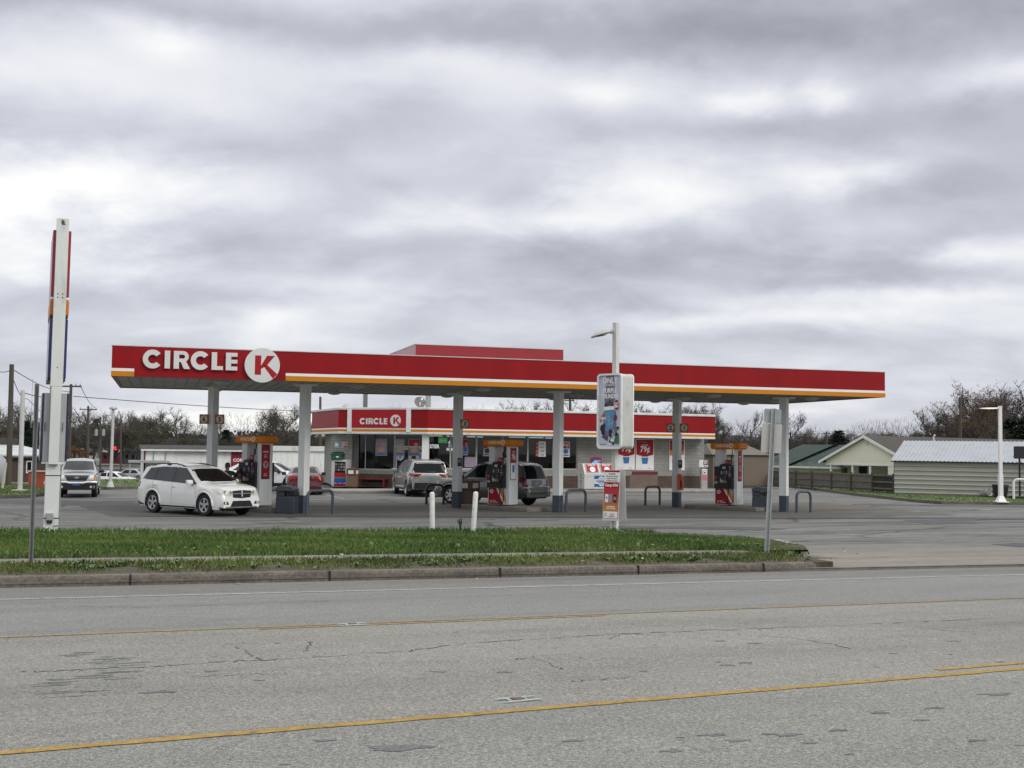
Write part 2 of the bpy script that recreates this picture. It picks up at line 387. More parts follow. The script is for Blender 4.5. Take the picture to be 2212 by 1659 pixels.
sheet('parking_lot', [-90, -50, -25]+list(range(-20, 30, 2))+[40, 60, 90, 170], [0, .7, 1.5, 2.5, 4, 5.5, 7, 8.5, 10, 11.5, 12.5, 20]+list(range(36, 90, 3))+[105, 160, 300], lot_h, LOTM)
sheet('driveway_apron', [13.5, 16, 18, 20, 22, 24, 26.7, 32, 44], [.03, .8, 1.5, 2.4, 3.4, 4.2], lot_h, APRON, .005)
b = MB()
def stripe(b, s0, s1, t0, w, h, dz, seg=1.5, jit=.006, mi=0, ang=0):
    n = max(2, int((s1-s0)/seg)); vs = []
    for i in range(n+1):
        s = lerp(s0, s1, i/n)
        for tt in (t0+w/2+random.uniform(-jit, jit), t0-w/2+random.uniform(-jit, jit)):
            p = stp(s, tt+ang*(s-s0)); vs.append((p.x, p.y, h(p.x, p.y)+dz))
    b.add(vs, [(2*i, 2*i+1, 2*i+3, 2*i+2) for i in range(n)], mi)
for s0, s1 in ((-60, 18.9), (19.3, 24), (24.6, 90)): stripe(b, s0, s1, -1.93, .11, road_h, .005, .5, .010)
struct('white_edge_line', b, WHT)
b = MB()
stripe(b, -25, 40, -6.81, .085, road_h, .005, .5, .012, 1, .026); stripe(b, 2.8, 7.2, -6.26, .065, road_h, .005, .4, .014, 1, .03)
stripe(b, -12, 24, -12.59, .105, road_h, .005, .16, .008, ang=.062)
stripe(b, 8.0, 12.4, -11.10, .085, road_h, .005, .2, .01, ang=.062)
struct('yellow_lane_lines', b, [YEL, mat('faded_yellow_paint', (.30, .215, .105), .9, .2, 9, fine=.35, dirt=.9, spec=.15)])
# cracks, seals and patches in the road
b = MB()
def crack(px, wid, mi=0):
    pts = [on(x, y, road_h) for x, y in px]; out = []
    for i in range(len(pts)-1):
        for k in range(9): 
            p = pts[i].lerp(pts[i+1], k/9); out.append(p+Vector((random.uniform(-.03, .03), random.uniform(-.05, .05), 0)))
    for i in range(len(out)-1):
        d = (out[i+1]-out[i]); d.z = 0
        if d.length < 1e-4: continue
        n = Vector((-d.y, d.x, 0)).normalized()*wid*random.uniform(.05, .8)
        a, c = out[i], out[i+1]; b.add([(q.x, q.y, road_h(q.x, q.y)+.0035) for q in (a-n, c-n, c+n, a+n)], [(0, 1, 2, 3)], mi)
crack([(40, 1452), (120, 1450), (260, 1443), (380, 1437), (520, 1428), (640, 1424), (780, 1412), (870, 1408), (920, 1401), (1020, 1389), (1180, 1379), (1330, 1370), (1480, 1364), (1640, 1358), (1800, 1352), (1990, 1344), (2180, 1335)], .016)
for l in ([(560, 1425), (540, 1412), (510, 1396)], [(1105, 1425), (1150, 1420), (1190, 1436), (1220, 1448)], [(1320, 1379), (1340, 1370), (1390, 1371), (1440, 1372)], [(660, 1408), (668, 1396), (672, 1385)],
          [(1640, 1374), (1720, 1380), (1800, 1392), (1840, 1404)], [(1960, 1352), (2040, 1362), (2120, 1366)], [(420, 1462), (520, 1458), (640, 1456)], [(1240, 1472), (1300, 1468), (1400, 1462)], [(90, 1310), (300, 1312), (520, 1306), (760, 1297)]): crack(l, .011)
struct('road_cracks', b, mat('crack_dark', (.060, .060, .058), .9, .2, 3))
b = MB()
def blob(p, rx, ry, h, dz, rot=0, n=16, mi=0):
    vs = []
    ph = random.uniform(0, 6); 
    for i in range(n):
        a = 2*math.pi*i/n; k = 1+.22*math.sin(3*a+ph)+.14*math.sin(5*a+2*ph)+random.uniform(-.14, .14)
        q = Vector((rx*k*math.cos(a), ry*k*math.sin(a), 0)); c, s = math.cos(rot), math.sin(rot)
        x, y = p.x+q.x*c-q.y*s, p.y+q.x*s+q.y*c; vs.append((x, y, h(x, y)+dz))
    b.add(vs, [tuple(range(n))], mi)
for x, y, rx, ry in [(1570, 1437, .10, .07), (1630, 1390, .12, .05), (1610, 1432, .1, .05), (1555, 1385, .08, .04), (1420, 1366, .12, .035), (1390, 1450, .05, .04), (1090, 1452, .1, .06), (950, 1451, .1, .05), (865, 1616, .26, .10), (340, 1495, .2, .07), (600, 1390, .05, .03), (455, 1450, .07, .05),
                     (1450, 1622, .1, .05), (1540, 1588, .13, .05), (1590, 1600, .11, .05), (1700, 1588, .13, .05), (1810, 1578, .10, .04), (1660, 1586, .08, .03), (1750, 1605, .07, .03), (1900, 1540, .10, .05), (1990, 1556, .09, .04), (2150, 1500, .2, .06), (2060, 1385, .12, .04), (2160, 1430, .08, .03), (1930, 1412, .06, .04), (2020, 1530, .12, .04), (2110, 1600, .1, .04), (700, 1600, .09, .04), (560, 1470, .06, .03), (1240, 1600, .1, .04)]:
    blob(on(x, y, road_h), rx*.72, ry*.8, road_h, .003, A_ROAD*.6)
for k in range(60):
    s, t = random.uniform(-2, 18), random.uniform(-15, -6.5); blob(stp(s, t), random.uniform(.01, .035), random.uniform(.01, .025), road_h, .003, 0, 7)
struct('road_patches', b, mat('patch_dark', (.125, .128, .130), .85, .3, 6, fine=.5))
b = MB()
for x, y, rx, ry in [(200, 1418, .55, .22), (270, 1424, .5, .15), (240, 1438, .6, .12), (230, 1460, .7, .25), (120, 1474, .5, .2), (160, 1500, .6, .2)]:
    for k in range(7): blob(on(x+random.uniform(-50, 50), y+random.uniform(-9, 9), road_h), rx*random.uniform(.08, .35), ry*random.uniform(.03, .12), road_h, .0032, A_ROAD)
struct('road_scuffs', b, mat('scuff', (.165, .165, .16), .85, .3, 4, fine=.35))
# paved forecourt pad, tar seams, stall lines on the lot
b = MB()
def lotpoly(px, dz, mi=0, h=lot_h, jit=0.0):
    vs = []
    for i in range(len(px)):
        a, c = on(*px[i], h), on(*px[(i+1) % len(px)], h)
        n = max(1, int((c-a).length/1.2)) if jit else 1
        for k in range(n):
            p = a.lerp(c, k/n); x, y = p.x, p.y
            if jit: y += random.uniform(-jit, jit)
            vs.append((x, y, h(x, y)+dz))
    b.add(vs, [tuple(range(len(vs)))], mi)
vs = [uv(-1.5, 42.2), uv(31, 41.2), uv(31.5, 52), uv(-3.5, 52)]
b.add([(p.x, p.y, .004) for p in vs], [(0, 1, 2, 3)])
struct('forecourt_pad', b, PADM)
b = MB()
lotpoly([(280, 1113), (700, 1113.5), (1300, 1115.4), (1900, 1117.3), (2212, 1118.5), (2212, 1122.5), (1900, 1121), (1300, 1119), (700, 1117), (280, 1115.5)], .012, jit=.05)
lotpoly([(1290, 1137), (1480, 1137.5), (1640, 1139), (1700, 1143), (1640, 1146), (1480, 1143), (1360, 1142)], .008, jit=.05)
lotpoly([(1840, 1088.5), (2212, 1093), (2212, 1096), (1840, 1090.5)], .008, jit=.06)
lotpoly([(700, 1094), (960, 1092), (960, 1094), (700, 1096.5)], .008, jit=.05)
lotpoly([(0, 1080), (120, 1081), (290, 1083), (290, 1089), (120, 1090), (0, 1088)], .006, jit=.1)
lotpoly([(170, 1095), (300, 1097), (620, 1106), (640, 1112), (440, 1111), (250, 1105)], .006, jit=.1)
lotpoly([(2140, 1176), (2300, 1172), (2300, 1184), (2190, 1181)], .009, jit=.04)
lotpoly([(1950, 1124), (2080, 1123), (2120, 1131), (2010, 1133)], .006, jit=.1)
struct('tar_seams', b, [TAR2])
b = MB()
for a, c, w in [((700, 1056), (757, 1063), .1), ((703, 1069), (745, 1078), .1), ((905, 1068), (962, 1078), .1), ((1316, 1073), (1400, 1080), .1), ((1258, 1072), (1316, 1079), .1), ((1468, 1073), (1540, 1079), .1), ((1600, 1070), (1660, 1076), .1), ((1630, 1059), (1700, 1064), .1), ((1700, 1063), (1790, 1070), .1), ((1660, 1077), (1720, 1082), .1), ((660, 1082), (720, 1087), .1)]:
    p, q = on(*a, lot_h), on(*c, lot_h); d = (q-p); n = Vector((-d.y, d.x, 0)).normalized()*w/2
    b.add([(r.x, r.y, .006) for r in (p-n, q-n, q+n, p+n)], [(0, 1, 2, 3)])
for x, y in ((1985, 1104.5), (2130, 1101), (275, 1144)):
    p = on(x, y, lot_h); blob(p, .42, .16, lot_h, .006)
struct('stall_lines', b, WHT)
b = MB()
for k in range(46):
    s, t = random.uniform(-12, 34), random.uniform(14, 24); blob(stp(s, t), random.uniform(.3, 1.3), random.uniform(.05, .14), lot_h, .0045, A_ROAD+random.uniform(-.25, .1), 12)
for k in range(16):
    s, t = random.uniform(20, 36), random.uniform(4, 13); blob(stp(s, t), random.uniform(.3, 1.2), random.uniform(.03, .08), lot_h, .0065, A_ROAD+random.uniform(-.25, .1), 12)
struct('oil_stains', b, mat('oil_stain', (.095, .096, .098), .8, .3, 2, fine=.3))
# kerb along the road, ending in a low rounded nose
KERB = mat('kerb_concrete', (.125, .110, .090), .95, .3, 1.3, bump=.5, fine=.3, dirt=.6, streak=(1, 1, 2.5))
b = MB()
path = [(s, .0) for s in [-70, -40, -25, -12, -6, 0, 3, 6, 9, 12, 13.4, 14.4]]+[(15.0, .06), (15.5, .22), (15.85, .5), (15.97, .85), (15.95, 1.3), (15.85, 1.8)]
def prof(i):
    s, t = path[i]; a = path[max(0, i-1)]; c = path[min(len(path)-1, i+1)]
    d = Vector((c[0]-a[0], c[1]-a[1])).normalized(); n = Vector((-d.y, d.x)); k = 1.0
    if i > 11: k = [1, .95, .88, .8, .7, .6][min(5, i-12)]
    o = []
    for off, up in ((0, -.12), (.02, .115*k+0), (.035, .15*k), (.055, .163*k), (.17, .167*k), (.19, .165*k), (.19, -.1)):
        q = stp(s+n.x*off, t+n.y*off); o.append((q.x, q.y, zkerb(s)+up))
    return o
rows = [prof(i) for i in range(len(path))]; m_ = len(rows[0])
b.add([v for r in rows for v in r], [(i*m_+j, (i+1)*m_+j, (i+1)*m_+j+1, i*m_+j+1) for i in range(len(rows)-1) for j in range(m_-1)]+[tuple(range((len(rows)-1)*m_, len(rows)*m_))])
for s in (-4.3, -1.0, 2.0, 5.2, 8.3, 11.1, 13.9):
    q = stp(s, -.003); M = Matrix.Translation((q.x, q.y, zkerb(s))) @ Matrix.Rotation(A_ROAD, 4, 'Z'); b.box(-.012, .012, 0, .17, -.1, .1695, 1, M)
struct('kerb', b, [KERB, INK])
# flush lip where the driveway meets the road
b = MB(); stripe(b, 14.3, 60, .075, .13, lambda X, Y: zkerb(st((X, Y))[0])+.05, .006, .8, .008)
for i in range(90): s = 14.3+i*.5; a, c = stp(s, .012), stp(s+.5, .012); b.add([(a.x, a.y, zkerb(s)-.05), (c.x, c.y, zkerb(s+.5)-.05), (c.x, c.y, zkerb(s+.5)+.055), (a.x, a.y, zkerb(s)+.055)], [(0, 1, 2, 3)])
struct('driveway_lip', b, mat('lip_concrete', (.17, .16, .145), .9, .25, 2, fine=.2))
# grass strip between road and lot
BACK = [(-70, 15.4), (-10, 15.2), (0, 14.9), (3, 14.0), (5.8, 13.1), (9, 12.7), (11.3, 12.5), (14, 12.1), (16.0, 11.7), (17.0, 10.6), (17.8, 9.2), (18.5, 7.4), (18.55, 6.0), (18.1, 4.6), (17.5, 3.4), (17.1, 2.85)]
def tback(s): return float(np.interp(s, [q[0] for q in BACK[:12]], [q[1] for q in BACK[:12]])) if s <= 18.5 else 0
SIDE = [(11.7, 16.0), (10.6, 17.0), (9.2, 17.8), (7.4, 18.5), (6.0, 18.55), (4.6, 18.1), (3.4, 17.5), (2.85, 17.1)]
def send(t): return float(np.interp(t, [q[0] for q in SIDE[::-1]], [q[1] for q in SIDE[::-1]]))
b = MB(); ss = [-70, -40, -20, -8, -3, 0, 2, 4, 6, 8, 10, 12, 13, 14, 15, 16]; nt = 12; vs = []
for s in ss:
    tb = tback(min(s, 16.0))
    for j in range(nt):
        t = lerp(2.85, tb, j/(nt-2)) if j < nt-1 else tb
        s2 = lerp(s, min(s, send(t)), 1) if s < 16 else send(t)
        p = stp(s2, t); z = grass_h(p.x, p.y)+.015*math.sin(1.3*s2+t) if j < nt-1 else lot_h(p.x, p.y)-.05
        vs.append((p.x, p.y, z))
b.add(vs, [(i*nt+j, (i+1)*nt+j, (i+1)*nt+j+1, i*nt+j+1) for i in range(len(ss)-1) for j in range(nt-1)])
vs = []                                             # closing skirt at the right-hand end
for j in range(nt-1):
    t = lerp(2.85, tback(16), j/(nt-2)); p = stp(send(t), t); vs += [(p.x, p.y, grass_h(p.x, p.y)+.015*math.sin(1.3*send(t)+t)), (p.x+.05, p.y, lot_h(p.x, p.y)-.05)]
b.add(vs, [(2*j, 2*j+1, 2*j+3, 2*j+2) for j in range(nt-2)])
struct('grass_bank', b, GRASSG)
sheet('grass_verge', [-70, -40, -20, -8, 0, 4, 8, 12, 14, 15, 15.7], [.17, .6, 1.2, 1.9], grass_h, GRASSG, skirt=.2)
def walk_h(X, Y): return lerp(grass_h(X, Y), lot_h(X, Y)+.004, sm(14.8, 17.2, st((X, Y))[0]))
sheet('sidewalk', [-70, -40, -20, -8, 0, 4, 8, 12, 14.8, 15.4, 16, 16.6, 17.2], [1.9, 2.86], walk_h, mat('sidewalk_concrete', (.185, .172, .148), .95, .25, 1.6, fine=.2, dirt=.6), .012, skirt=.25)
b = MB()
for p0, p1 in zip(BACK[8:-1], BACK[9:]):            # kerb edge round the right-hand end of the strip
    a, c = stp(*p0), stp(*p1); d = (c-a).normalized(); n = Vector((d.y, -d.x, 0))
    if n.dot(ES) < 0 and p0[1] > 6: n = -n
    f0, f1 = sm(3.2, 5.5, p0[1]), sm(3.2, 5.5, p1[1]); za, zc = lerp(lot_h(a.x, a.y)-.02, grass_h(a.x, a.y)-.07, f0), lerp(lot_h(c.x, c.y)-.02, grass_h(c.x, c.y)-.07, f1); o = n*.16
    b.add([(a.x, a.y, -.05), (c.x, c.y, -.05), (c.x+o.x, c.y+o.y, -.05), (a.x+o.x, a.y+o.y, -.05), (a.x, a.y, za+.10), (c.x, c.y, zc+.10), (c.x+o.x, c.y+o.y, zc+.09), (a.x+o.x, a.y+o.y, za+.09)],
          [(4, 5, 6, 7), (0, 1, 5, 4), (2, 3, 7, 6), (1, 2, 6, 5), (3, 0, 4, 7)])
struct('strip_edging', b, mat('pale_edging', (.30, .285, .26), .9, .25, 2, fine=.2, dirt=.4))
# grass blades
def blades(name, pts, hs, mats, label, wid=(.006, .013)):
    n = len(pts); rng = np.random.default_rng(5)
    a = rng.uniform(0, 2*np.pi, n); w = rng.uniform(*wid, n); h = hs
    dx, dy = np.cos(a)*w, np.sin(a)*w; la = rng.uniform(0, 2*np.pi, n); ln = h*rng.uniform(.1, .75, n)
    V = np.empty((n, 4, 3)); P = np.asarray(pts)
    V[:, 0] = P; V[:, 0, 0] -= dx; V[:, 0, 1] -= dy
    V[:, 1] = P; V[:, 1, 0] += dx; V[:, 1, 1] += dy
    V[:, 2] = P; V[:, 2, 0] += np.cos(la)*ln*.35+dx*.7; V[:, 2, 1] += np.sin(la)*ln*.35+dy*.7; V[:, 2, 2] += h*.62
    V[:, 3] = P; V[:, 3, 0] += np.cos(la)*ln; V[:, 3, 1] += np.sin(la)*ln; V[:, 3, 2] += h
    me = bpy.data.meshes.new(name); me.vertices.add(4*n); me.vertices.foreach_set('co', V.ravel())
    idx = np.arange(n)*4; T = np.stack([idx, idx+1, idx+2, idx, idx+2, idx+3], 1).ravel()
    me.loops.add(6*n); me.loops.foreach_set('vertex_index', T)
    me.polygons.add(2*n); me.polygons.foreach_set('loop_start', np.arange(2*n)*3); me.polygons.foreach_set('loop_total', np.full(2*n, 3))
    for m in mats: me.materials.append(m)
    # colour follows slow patches with a random part
    pv = np.sin(P[:, 0]*1.1+.7*np.sin(P[:, 1]*.9))+np.sin(P[:, 1]*1.7+P[:, 0]*.6)+rng.normal(0, 1.1, n)
    mi = np.where(pv > 1.3, 1, np.where(pv < -1.3, 2, 0)); dp = np.sin(P[:, 0]*.8+1)+np.sin(P[:, 1]*1.3+P[:, 0]*.9); mi = np.where(rng.uniform(0, 1, n) < np.clip(.045+.05*dp, .015, .2), 3, mi)
    me.polygons.foreach_set('material_index', np.repeat(mi, 2).astype(np.int32)); me.update(calc_edges=True)
    o = bpy.data.objects.new(name, me); COL.objects.link(o); return tag(o, label, 'grass', kind='stuff')
def gm(n, c): return mat(n, c, .7, .25, 3, spec=.25)
GM = [gm('blade_green', (.072, .135, .026)), gm('blade_light', (.138, .180, .042)), gm('blade_dark', (.040, .082, .018)), gm('blade_dry', (.22, .18, .085))]
pts = []; hs = []
while len(pts) < 105000:
    s = random.uniform(-9, 18.6); t = random.uniform(2.80, 15)
    if t > tback(s) or s > send(t)-.05: continue
    if random.random() < .35 and s < -3: continue
    p = stp(s, t); pts.append((p.x, p.y, grass_h(p.x, p.y)))
    k = .55+.25*math.sin(1.9*s+2*math.sin(t))+.2*math.sin(3.1*t+.7*s)
    ed_ = 1 if t > 10 else min(1, max(.22, (send(t)-s)/2.4))
    hs.append(ed_*(random.uniform(.05, .10)+.07*max(0, k)*random.random())+(.06 if tback(s)-t < .7 else 0)*random.random())
blades('grass', pts, np.array(hs), GM, 'long green grass on the strip between the sidewalk and the lot')
pts = []; hs = []
while len(pts) < 26000:
    s = random.uniform(-8, 15.9); t = random.betavariate(2.2, 1.5)*1.85+.12
    if math.sin(2.3*s)+math.sin(5.1*s+1)+random.uniform(-1.3, 1.3) < -.3 and t < 1.25: continue
    p = stp(s, t); pts.append((p.x, p.y, grass_h(p.x, p.y)))
    hs.append(random.uniform(.02, .075)*(1.5 if t > 1.5 else 1))
blades('verge_grass', pts, np.array(hs), [gm('verge_green', (.105, .13, .038)), GM[1], GM[2], GM[3]], 'thin weedy grass between the kerb and the sidewalk')
# broad-leaved weeds and fallen leaves
b = MB()
for k in range(150):
    s, t = (random.uniform(-4, 15.5), random.uniform(.5, 1.85)) if k < 80 else (random.uniform(-4, 17), random.uniform(2.9, 6))
    if s > send(max(2.85, t)): continue
    p = stp(s, t); z = grass_h(p.x, p.y)
    for j in range(random.randint(5, 9)):
        a = random.uniform(0, 6.28); l = random.uniform(.06, .17); w = l*.22; u = random.uniform(.2, .8)*l; d = Vector((math.cos(a), math.sin(a), 0)); n = Vector((-d.y, d.x, 0))
        q = Vector((p.x, p.y, z)); b.add([q, q+d*l*.55+n*w+Vector((0, 0, u)), q+d*l+Vector((0, 0, u*.8)), q+d*l*.55-n*w+Vector((0, 0, u))], [(0, 1, 2, 3)])
tag(b.build('weeds', mat('weed_leaf', (.075, .135, .035), .6, .3, 5)), 'broad leaved weeds growing low in the grass strip', 'weeds', kind='stuff')
b = MB()
for k in range(230):
    s, t = random.uniform(-5, 18), random.uniform(-.5, 9); 
    if t > 2.85 and s > send(t): continue
    p = stp(s, t); z = (grass_h(p.x, p.y)+.06*random.random() if t > .2 else road_h(p.x, p.y)+.012)
    if t < .2 and random.random() < .75: continue
    r = random.uniform(.025, .065); a = random.uniform(0, 6.28); q = Vector((p.x, p.y, z)); mi = random.choice((0, 0, 1, 2))
    b.add([q+Vector((r*math.cos(a+i*1.2566)*(1 if i % 2 else .6), r*math.sin(a+i*1.2566), random.uniform(0, .03))) for i in range(5)], [(0, 1, 2, 3, 4)], mi)
tag(b.build('fallen_leaves', [mat('leaf_tan', (.33, .22, .12), .8, .3, 9), mat('leaf_brown', (.16, .07, .035), .8, .3, 9), mat('leaf_pale', (.45, .38, .26), .8, .3, 9)]), 'scattered dry brown leaves on the grass', 'leaves', kind='stuff')
# snow-plough markers let into the road
def road_marker(px, py, label):
    p = on(px, py, road_h); t = thing('road_marker', label, 'road marker', (p.x, p.y, p.z+.004), A_ROAD+R(4), 'metal markers beside the yellow lines'); t.scale = (.8, .8, .8)
    b = MB()
    for y in (-.075, .075):
        b.prism([(-.22, y-.018), (.22, y-.018), (.12, y+.018), (-.12, y+.018)], 0, .014)
    b.prism([(-.10, -.06), (.10, -.06), (.10, .06), (-.10, .06)], 0, .008); b.build('casting', STEEL, t, bevel=.003)
    b = MB(); b.prism([(-.055, -.045), (.055, -.045), (.055, .045), (-.055, .045)], .009, .02); b.build('reflector', mat('dirty_reflector', (.12, .06, .03), .4, .3, 20), t)
road_marker(762, 1350, 'metal road marker beside the farther thin yellow line')
road_marker(1118, 1513, 'metal road marker just above the nearer thick yellow line')

# ------------------------------------------------------------------ lettering of the chain
def big_letters(b, M, x, y, h, z0, z1, mi=0):
    S = h; st_ = .295*h
    def C(x0):
        c = (x0+.53*S, y+.5*S); b.arc(c[0], c[1], .53*S, .245*S, R(38), R(322), z0, z1, mi, M, 26)
    def I(x0): b.prism([(x0, y), (x0+st_, y), (x0+st_, y+S), (x0, y+S)], z0, z1, mi, M)
    C(x); x += 1.17*S
    I(x); x += (.295+.19)*S
    I(x); r = .31*S; cy = y+S-r; cx = x+.50*S            # R
    b.prism([(x+st_, y+S-.20*S), (cx, y+S-.20*S), (cx, y+S), (x+st_, y+S)], z0, z1, mi, M)
    b.prism([(x+st_, cy-r), (cx, cy-r), (cx, cy-r+.20*S), (x+st_, cy-r+.20*S)], z0, z1, mi, M)
    b.arc(cx, cy, r, r-.20*S, -math.pi/2, math.pi/2, z0, z1, mi, M, 14)
    b.prism([(x+.36*S, y+.44*S), (x+.66*S, y+.44*S), (x+.90*S, y), (x+.56*S, y)], z0, z1+.002, mi, M)
    x += .92*S
    C(x); x += 1.14*S
    I(x); b.prism([(x+st_, y), (x+.63*S, y), (x+.63*S, y+.22*S), (x+st_, y+.22*S)], z0, z1, mi, M); x += .78*S
    I(x)
    for k in (0, .39, .78): b.prism([(x+st_, y+k*S), (x+.64*S, y+k*S), (x+.64*S, y+(k+.22)*S), (x+st_, y+(k+.22)*S)], z0, z1, mi, M)
    return x+.64*S
def k_disc(b, M, cx, cy, r, z0, z1, mw=0, mk=1, n=48):
    b.disc(cx, cy, r, r, z1, mw, M, n, th=z1-z0)
    a = .43*r; q = z1+.003
    def P(pts): b.prism([(cx+x*r, cy+y*r) for x, y in pts], z1, q, mk, M)
    P([(-.42, -.56), (-.07, -.56), (-.07, .56), (-.42, .56)])
    P([(-.07, -.02), (.26, .56), (.70, .56), (.28, .02), (-.07, -.22)][::1])
    P([(-.07, -.02), (.28, .02), (.94, -.33), (.66, -.74)][::1] if False else [(.02, .02), (.28, .02), (.86, -.50), (.62, -.77)])

# ------------------------------------------------------------------ fuel canopy
U0, V0 = 14.0, 46.2
ZB, ZT = 4.73, 5.74; UL, UR, VF, VB = -1.68, 27.95, 41.6, 50.6
o_ = uv(U0, V0)
canopy = thing('fuel_canopy', 'long red flat fuel canopy with white and orange edge bands over the pumps', 'canopy', o_, A_CAN)
def lu(u): return u-U0
def lv(v): return v-V0
def canopy_u(px, py): p = ray_plane(px, py, uv(0, VF), CN); return p.dot(CE)-U0, p.z
b = MB()
T = .10
b.box(lu(UL), lu(UR), lv(VF), lv(VF)+T, ZB, ZT); b.box(lu(UL), lu(UR), lv(VB)-T, lv(VB), ZB, ZT)
b.box(lu(UL), lu(UL)+T, lv(VF)+T, lv(VB)-T, ZB, ZT); b.box(lu(UR)-T, lu(UR), lv(VF)+T, lv(VB)-T, ZB, ZT)
for x in (2.1, 5.8, 9.5, 13.2, 16.9, 20.6, 24.3): b.box(lu(UL+x)-.006, lu(UL+x)+.006, lv(VF)-.0035, lv(VF)-.0005, ZB+.27, ZT-.005, 1)
b.build('fascia', [REDP, mat('red_seam', (.16, .006, .009), .6)], canopy)
b = MB(); b.box(lu(UL)-.02, lu(UR)+.02, lv(VF)-.02, lv(VF)+T+.02, ZT+.002, ZT+.03); b.box(lu(UL)-.02, lu(UR)+.02, lv(VB)-T-.02, lv(VB)+.02, ZT+.002, ZT+.03)
b.box(lu(UL)-.02, lu(UL)+T+.02, lv(VF)+T+.02, lv(VB)-T-.02, ZT+.002, ZT+.03); b.box(lu(UR)-T-.02, lu(UR)+.02, lv(VF)+T+.02, lv(VB)-T-.02, ZT+.002, ZT+.03)
b.build('top_trim', mat('pale_trim', (.62, .55, .52), .4, .06, 2), canopy)
u1, _ = canopy_u(290, 800); u2, _ = canopy_u(617, 815)
zw0, zw1 = ZB+.165, ZB+.262
def band(name, z0, z1, m):
    b = MB()
    for a, c in ((lu(UL)-.012, u1), (u2, lu(UR)+.012)): b.box(a, c, lv(VF)-.012, lv(VF)-.001, z0, z1)
    b.box(lu(UL)-.012, lu(UL)-.001, lv(VF), lv(VB), z0, z1); b.box(lu(UR)+.001, lu(UR)+.012, lv(VF), lv(VB), z0, z1); b.box(lu(UL), lu(UR), lv(VB)+.001, lv(VB)+.012, z0, z1)
    b.build(name, m, canopy)
band('orange_band', ZB-.004, zw0, ORANGE); band('white_band', zw0+.001, zw1, SIGNW)
b = MB(); b.box(lu(UL)+T, lu(UR)-T, lv(VF)+T, lv(VB)-T, ZB+.03, ZT-.12)
for i in range(1, 74): u = lu(UL)+T+i*.4; b.box(u-.012, u+.012, lv(VF)+T, lv(VB)-T, ZB+.012, ZB+.029, 1)
for w in (.35, .75): b.box(lu(UL)+T, lu(UR)-T, lv(VF)+w, lv(VF)+w+.03, ZB+.005, ZB+.0115, 1)
b.build('soffit', [mat('soffit_panel', (.34, .345, .31), .6, .12, .8, dirt=.3), mat('soffit_rib', (.20, .205, .19), .6, .15, 1)], canopy)  # panel colour darkened to add to the shade under the roof
for u in (2.0, 6.8, 11.6, 16.4, 21.2, 25.6):
    for v in (43.3, 46.2, 49.2):
        b = MB(); M = Matrix.Translation((lu(u), lv(v), ZB+.03)) @ Matrix.Diagonal((1, 1, -1, 1)); b.lathe([(0.30, 0), (.30, .06), (.24, .12), (.12, .155), (.0, .165)], 16, 0, M)
        b.build('canopy_light', mat('canopy_light_housing', (.42, .42, .40), .4, .1, 4), canopy, smooth=40)
b = MB(); q0, _ = canopy_u(308, 785); q1, _ = canopy_u(513, 785); _, zc = canopy_u(400, 804.5); hh = (q1-q0)/5.15
Mf = frame((0, lv(VF), 0), (1, 0, 0), (0, 0, 1))
big_letters(b, Mf, q0, 5.02, hh, .002, .11)
b.build('lettering', mat('letter_face', (.66, .67, .65), .45, .05, 2), canopy, bevel=.008)
b = MB(); cu, cz = canopy_u(566, 789.5); k_disc(b, Mf, cu, cz, .595, .002, .14); b.build('logo_disc', [mat('letter_face', (.7, .71, .69)), SIGNR], canopy)
A_ISL = R(-33)
FC = [(5.05, 44.2), (14.97, 44.3), (24.85, 44.2)]; BC = [(u-3.15, v+3.75) for u, v in FC]
colM = mat('column_paint', (.76, .78, .76), .45, .06, 1.2, streak=(2, 2, .4), dirt=.15)
for (u, v) in FC+BC:
    L_ = Matrix.Translation((lu(u), lv(v), 0)) @ Matrix.Rotation(A_ISL-A_CAN, 4, 'Z')
    b = MB(); a = .15; b.box(-a, a, -a, a, .66, ZB+.03, 0, L_)
    b.box(-a-.003, -a+.10, -a-.004, -a+.001, .67, ZB, 0, L_); b.box(a-.09, a+.003, -a-.004, -a+.001, .67, ZB, 0, L_); b.box(a-.001, a+.004, -.05, .06, .67, ZB, 0, L_)
    b.box(-.42, .42, -.24, .24, ZB-.04, ZB+.025, 0, L_)
    c = b.build('column', colM, canopy, bevel=.012)
    b = MB(); b.box(-a-.008, a+.008, -a-.008, a+.008, 0, .66, 0, L_); b.build('base_band', SLATE, c, bevel=.012)
fcol = [uv(*q) for q in FC]; bcol = [uv(*q) for q in BC]
IX = Vector((math.cos(A_ISL), math.sin(A_ISL), 0)); IY = Vector((-math.sin(A_ISL), math.cos(A_ISL), 0))
# lane number plates fixed to the rear columns
def number_plate(ci, num, label, side):
    p = bcol[ci] if side != 'front' else fcol[ci]
    t = thing('lane_number_sign', label, 'sign', (p.x, p.y, 0), R(-6), 'orange lane number signs on the canopy columns')
    x = {'l': -.29, 'r': .31}[side]; z = 3.47; y = -.22 if side == 'l' else -.12
    M = frame((x, y, z), (1, 0, 0), (0, 0, 1)); b = MB(); b.rect(-.185, .185, -.19, .19, 0, 0, M, th=.03); b.build('plate', mat('plate_orange', (.40, .13, .04), .5, .15, 5), t, bevel=.004)
    b = MB(); b.disc(0, 0, .14, .15, .004, 0, M); b.text(num, 0, -.095, .19, .008, 1, M, bold=.035, align='CENTER'); b.build('numeral', [mat('plate_cream', (.70, .65, .56), .5, .08, 5), INK], t)
    return t
number_plate(0, '6', 'orange number sign reading 6 left of the column behind the white crossover', 'l')
number_plate(0, '5', 'orange number sign reading 5 right of the column behind the white crossover', 'r')
number_plate(1, '3', 'orange number sign reading 3 on the column beside the brown litter bin', 'r')
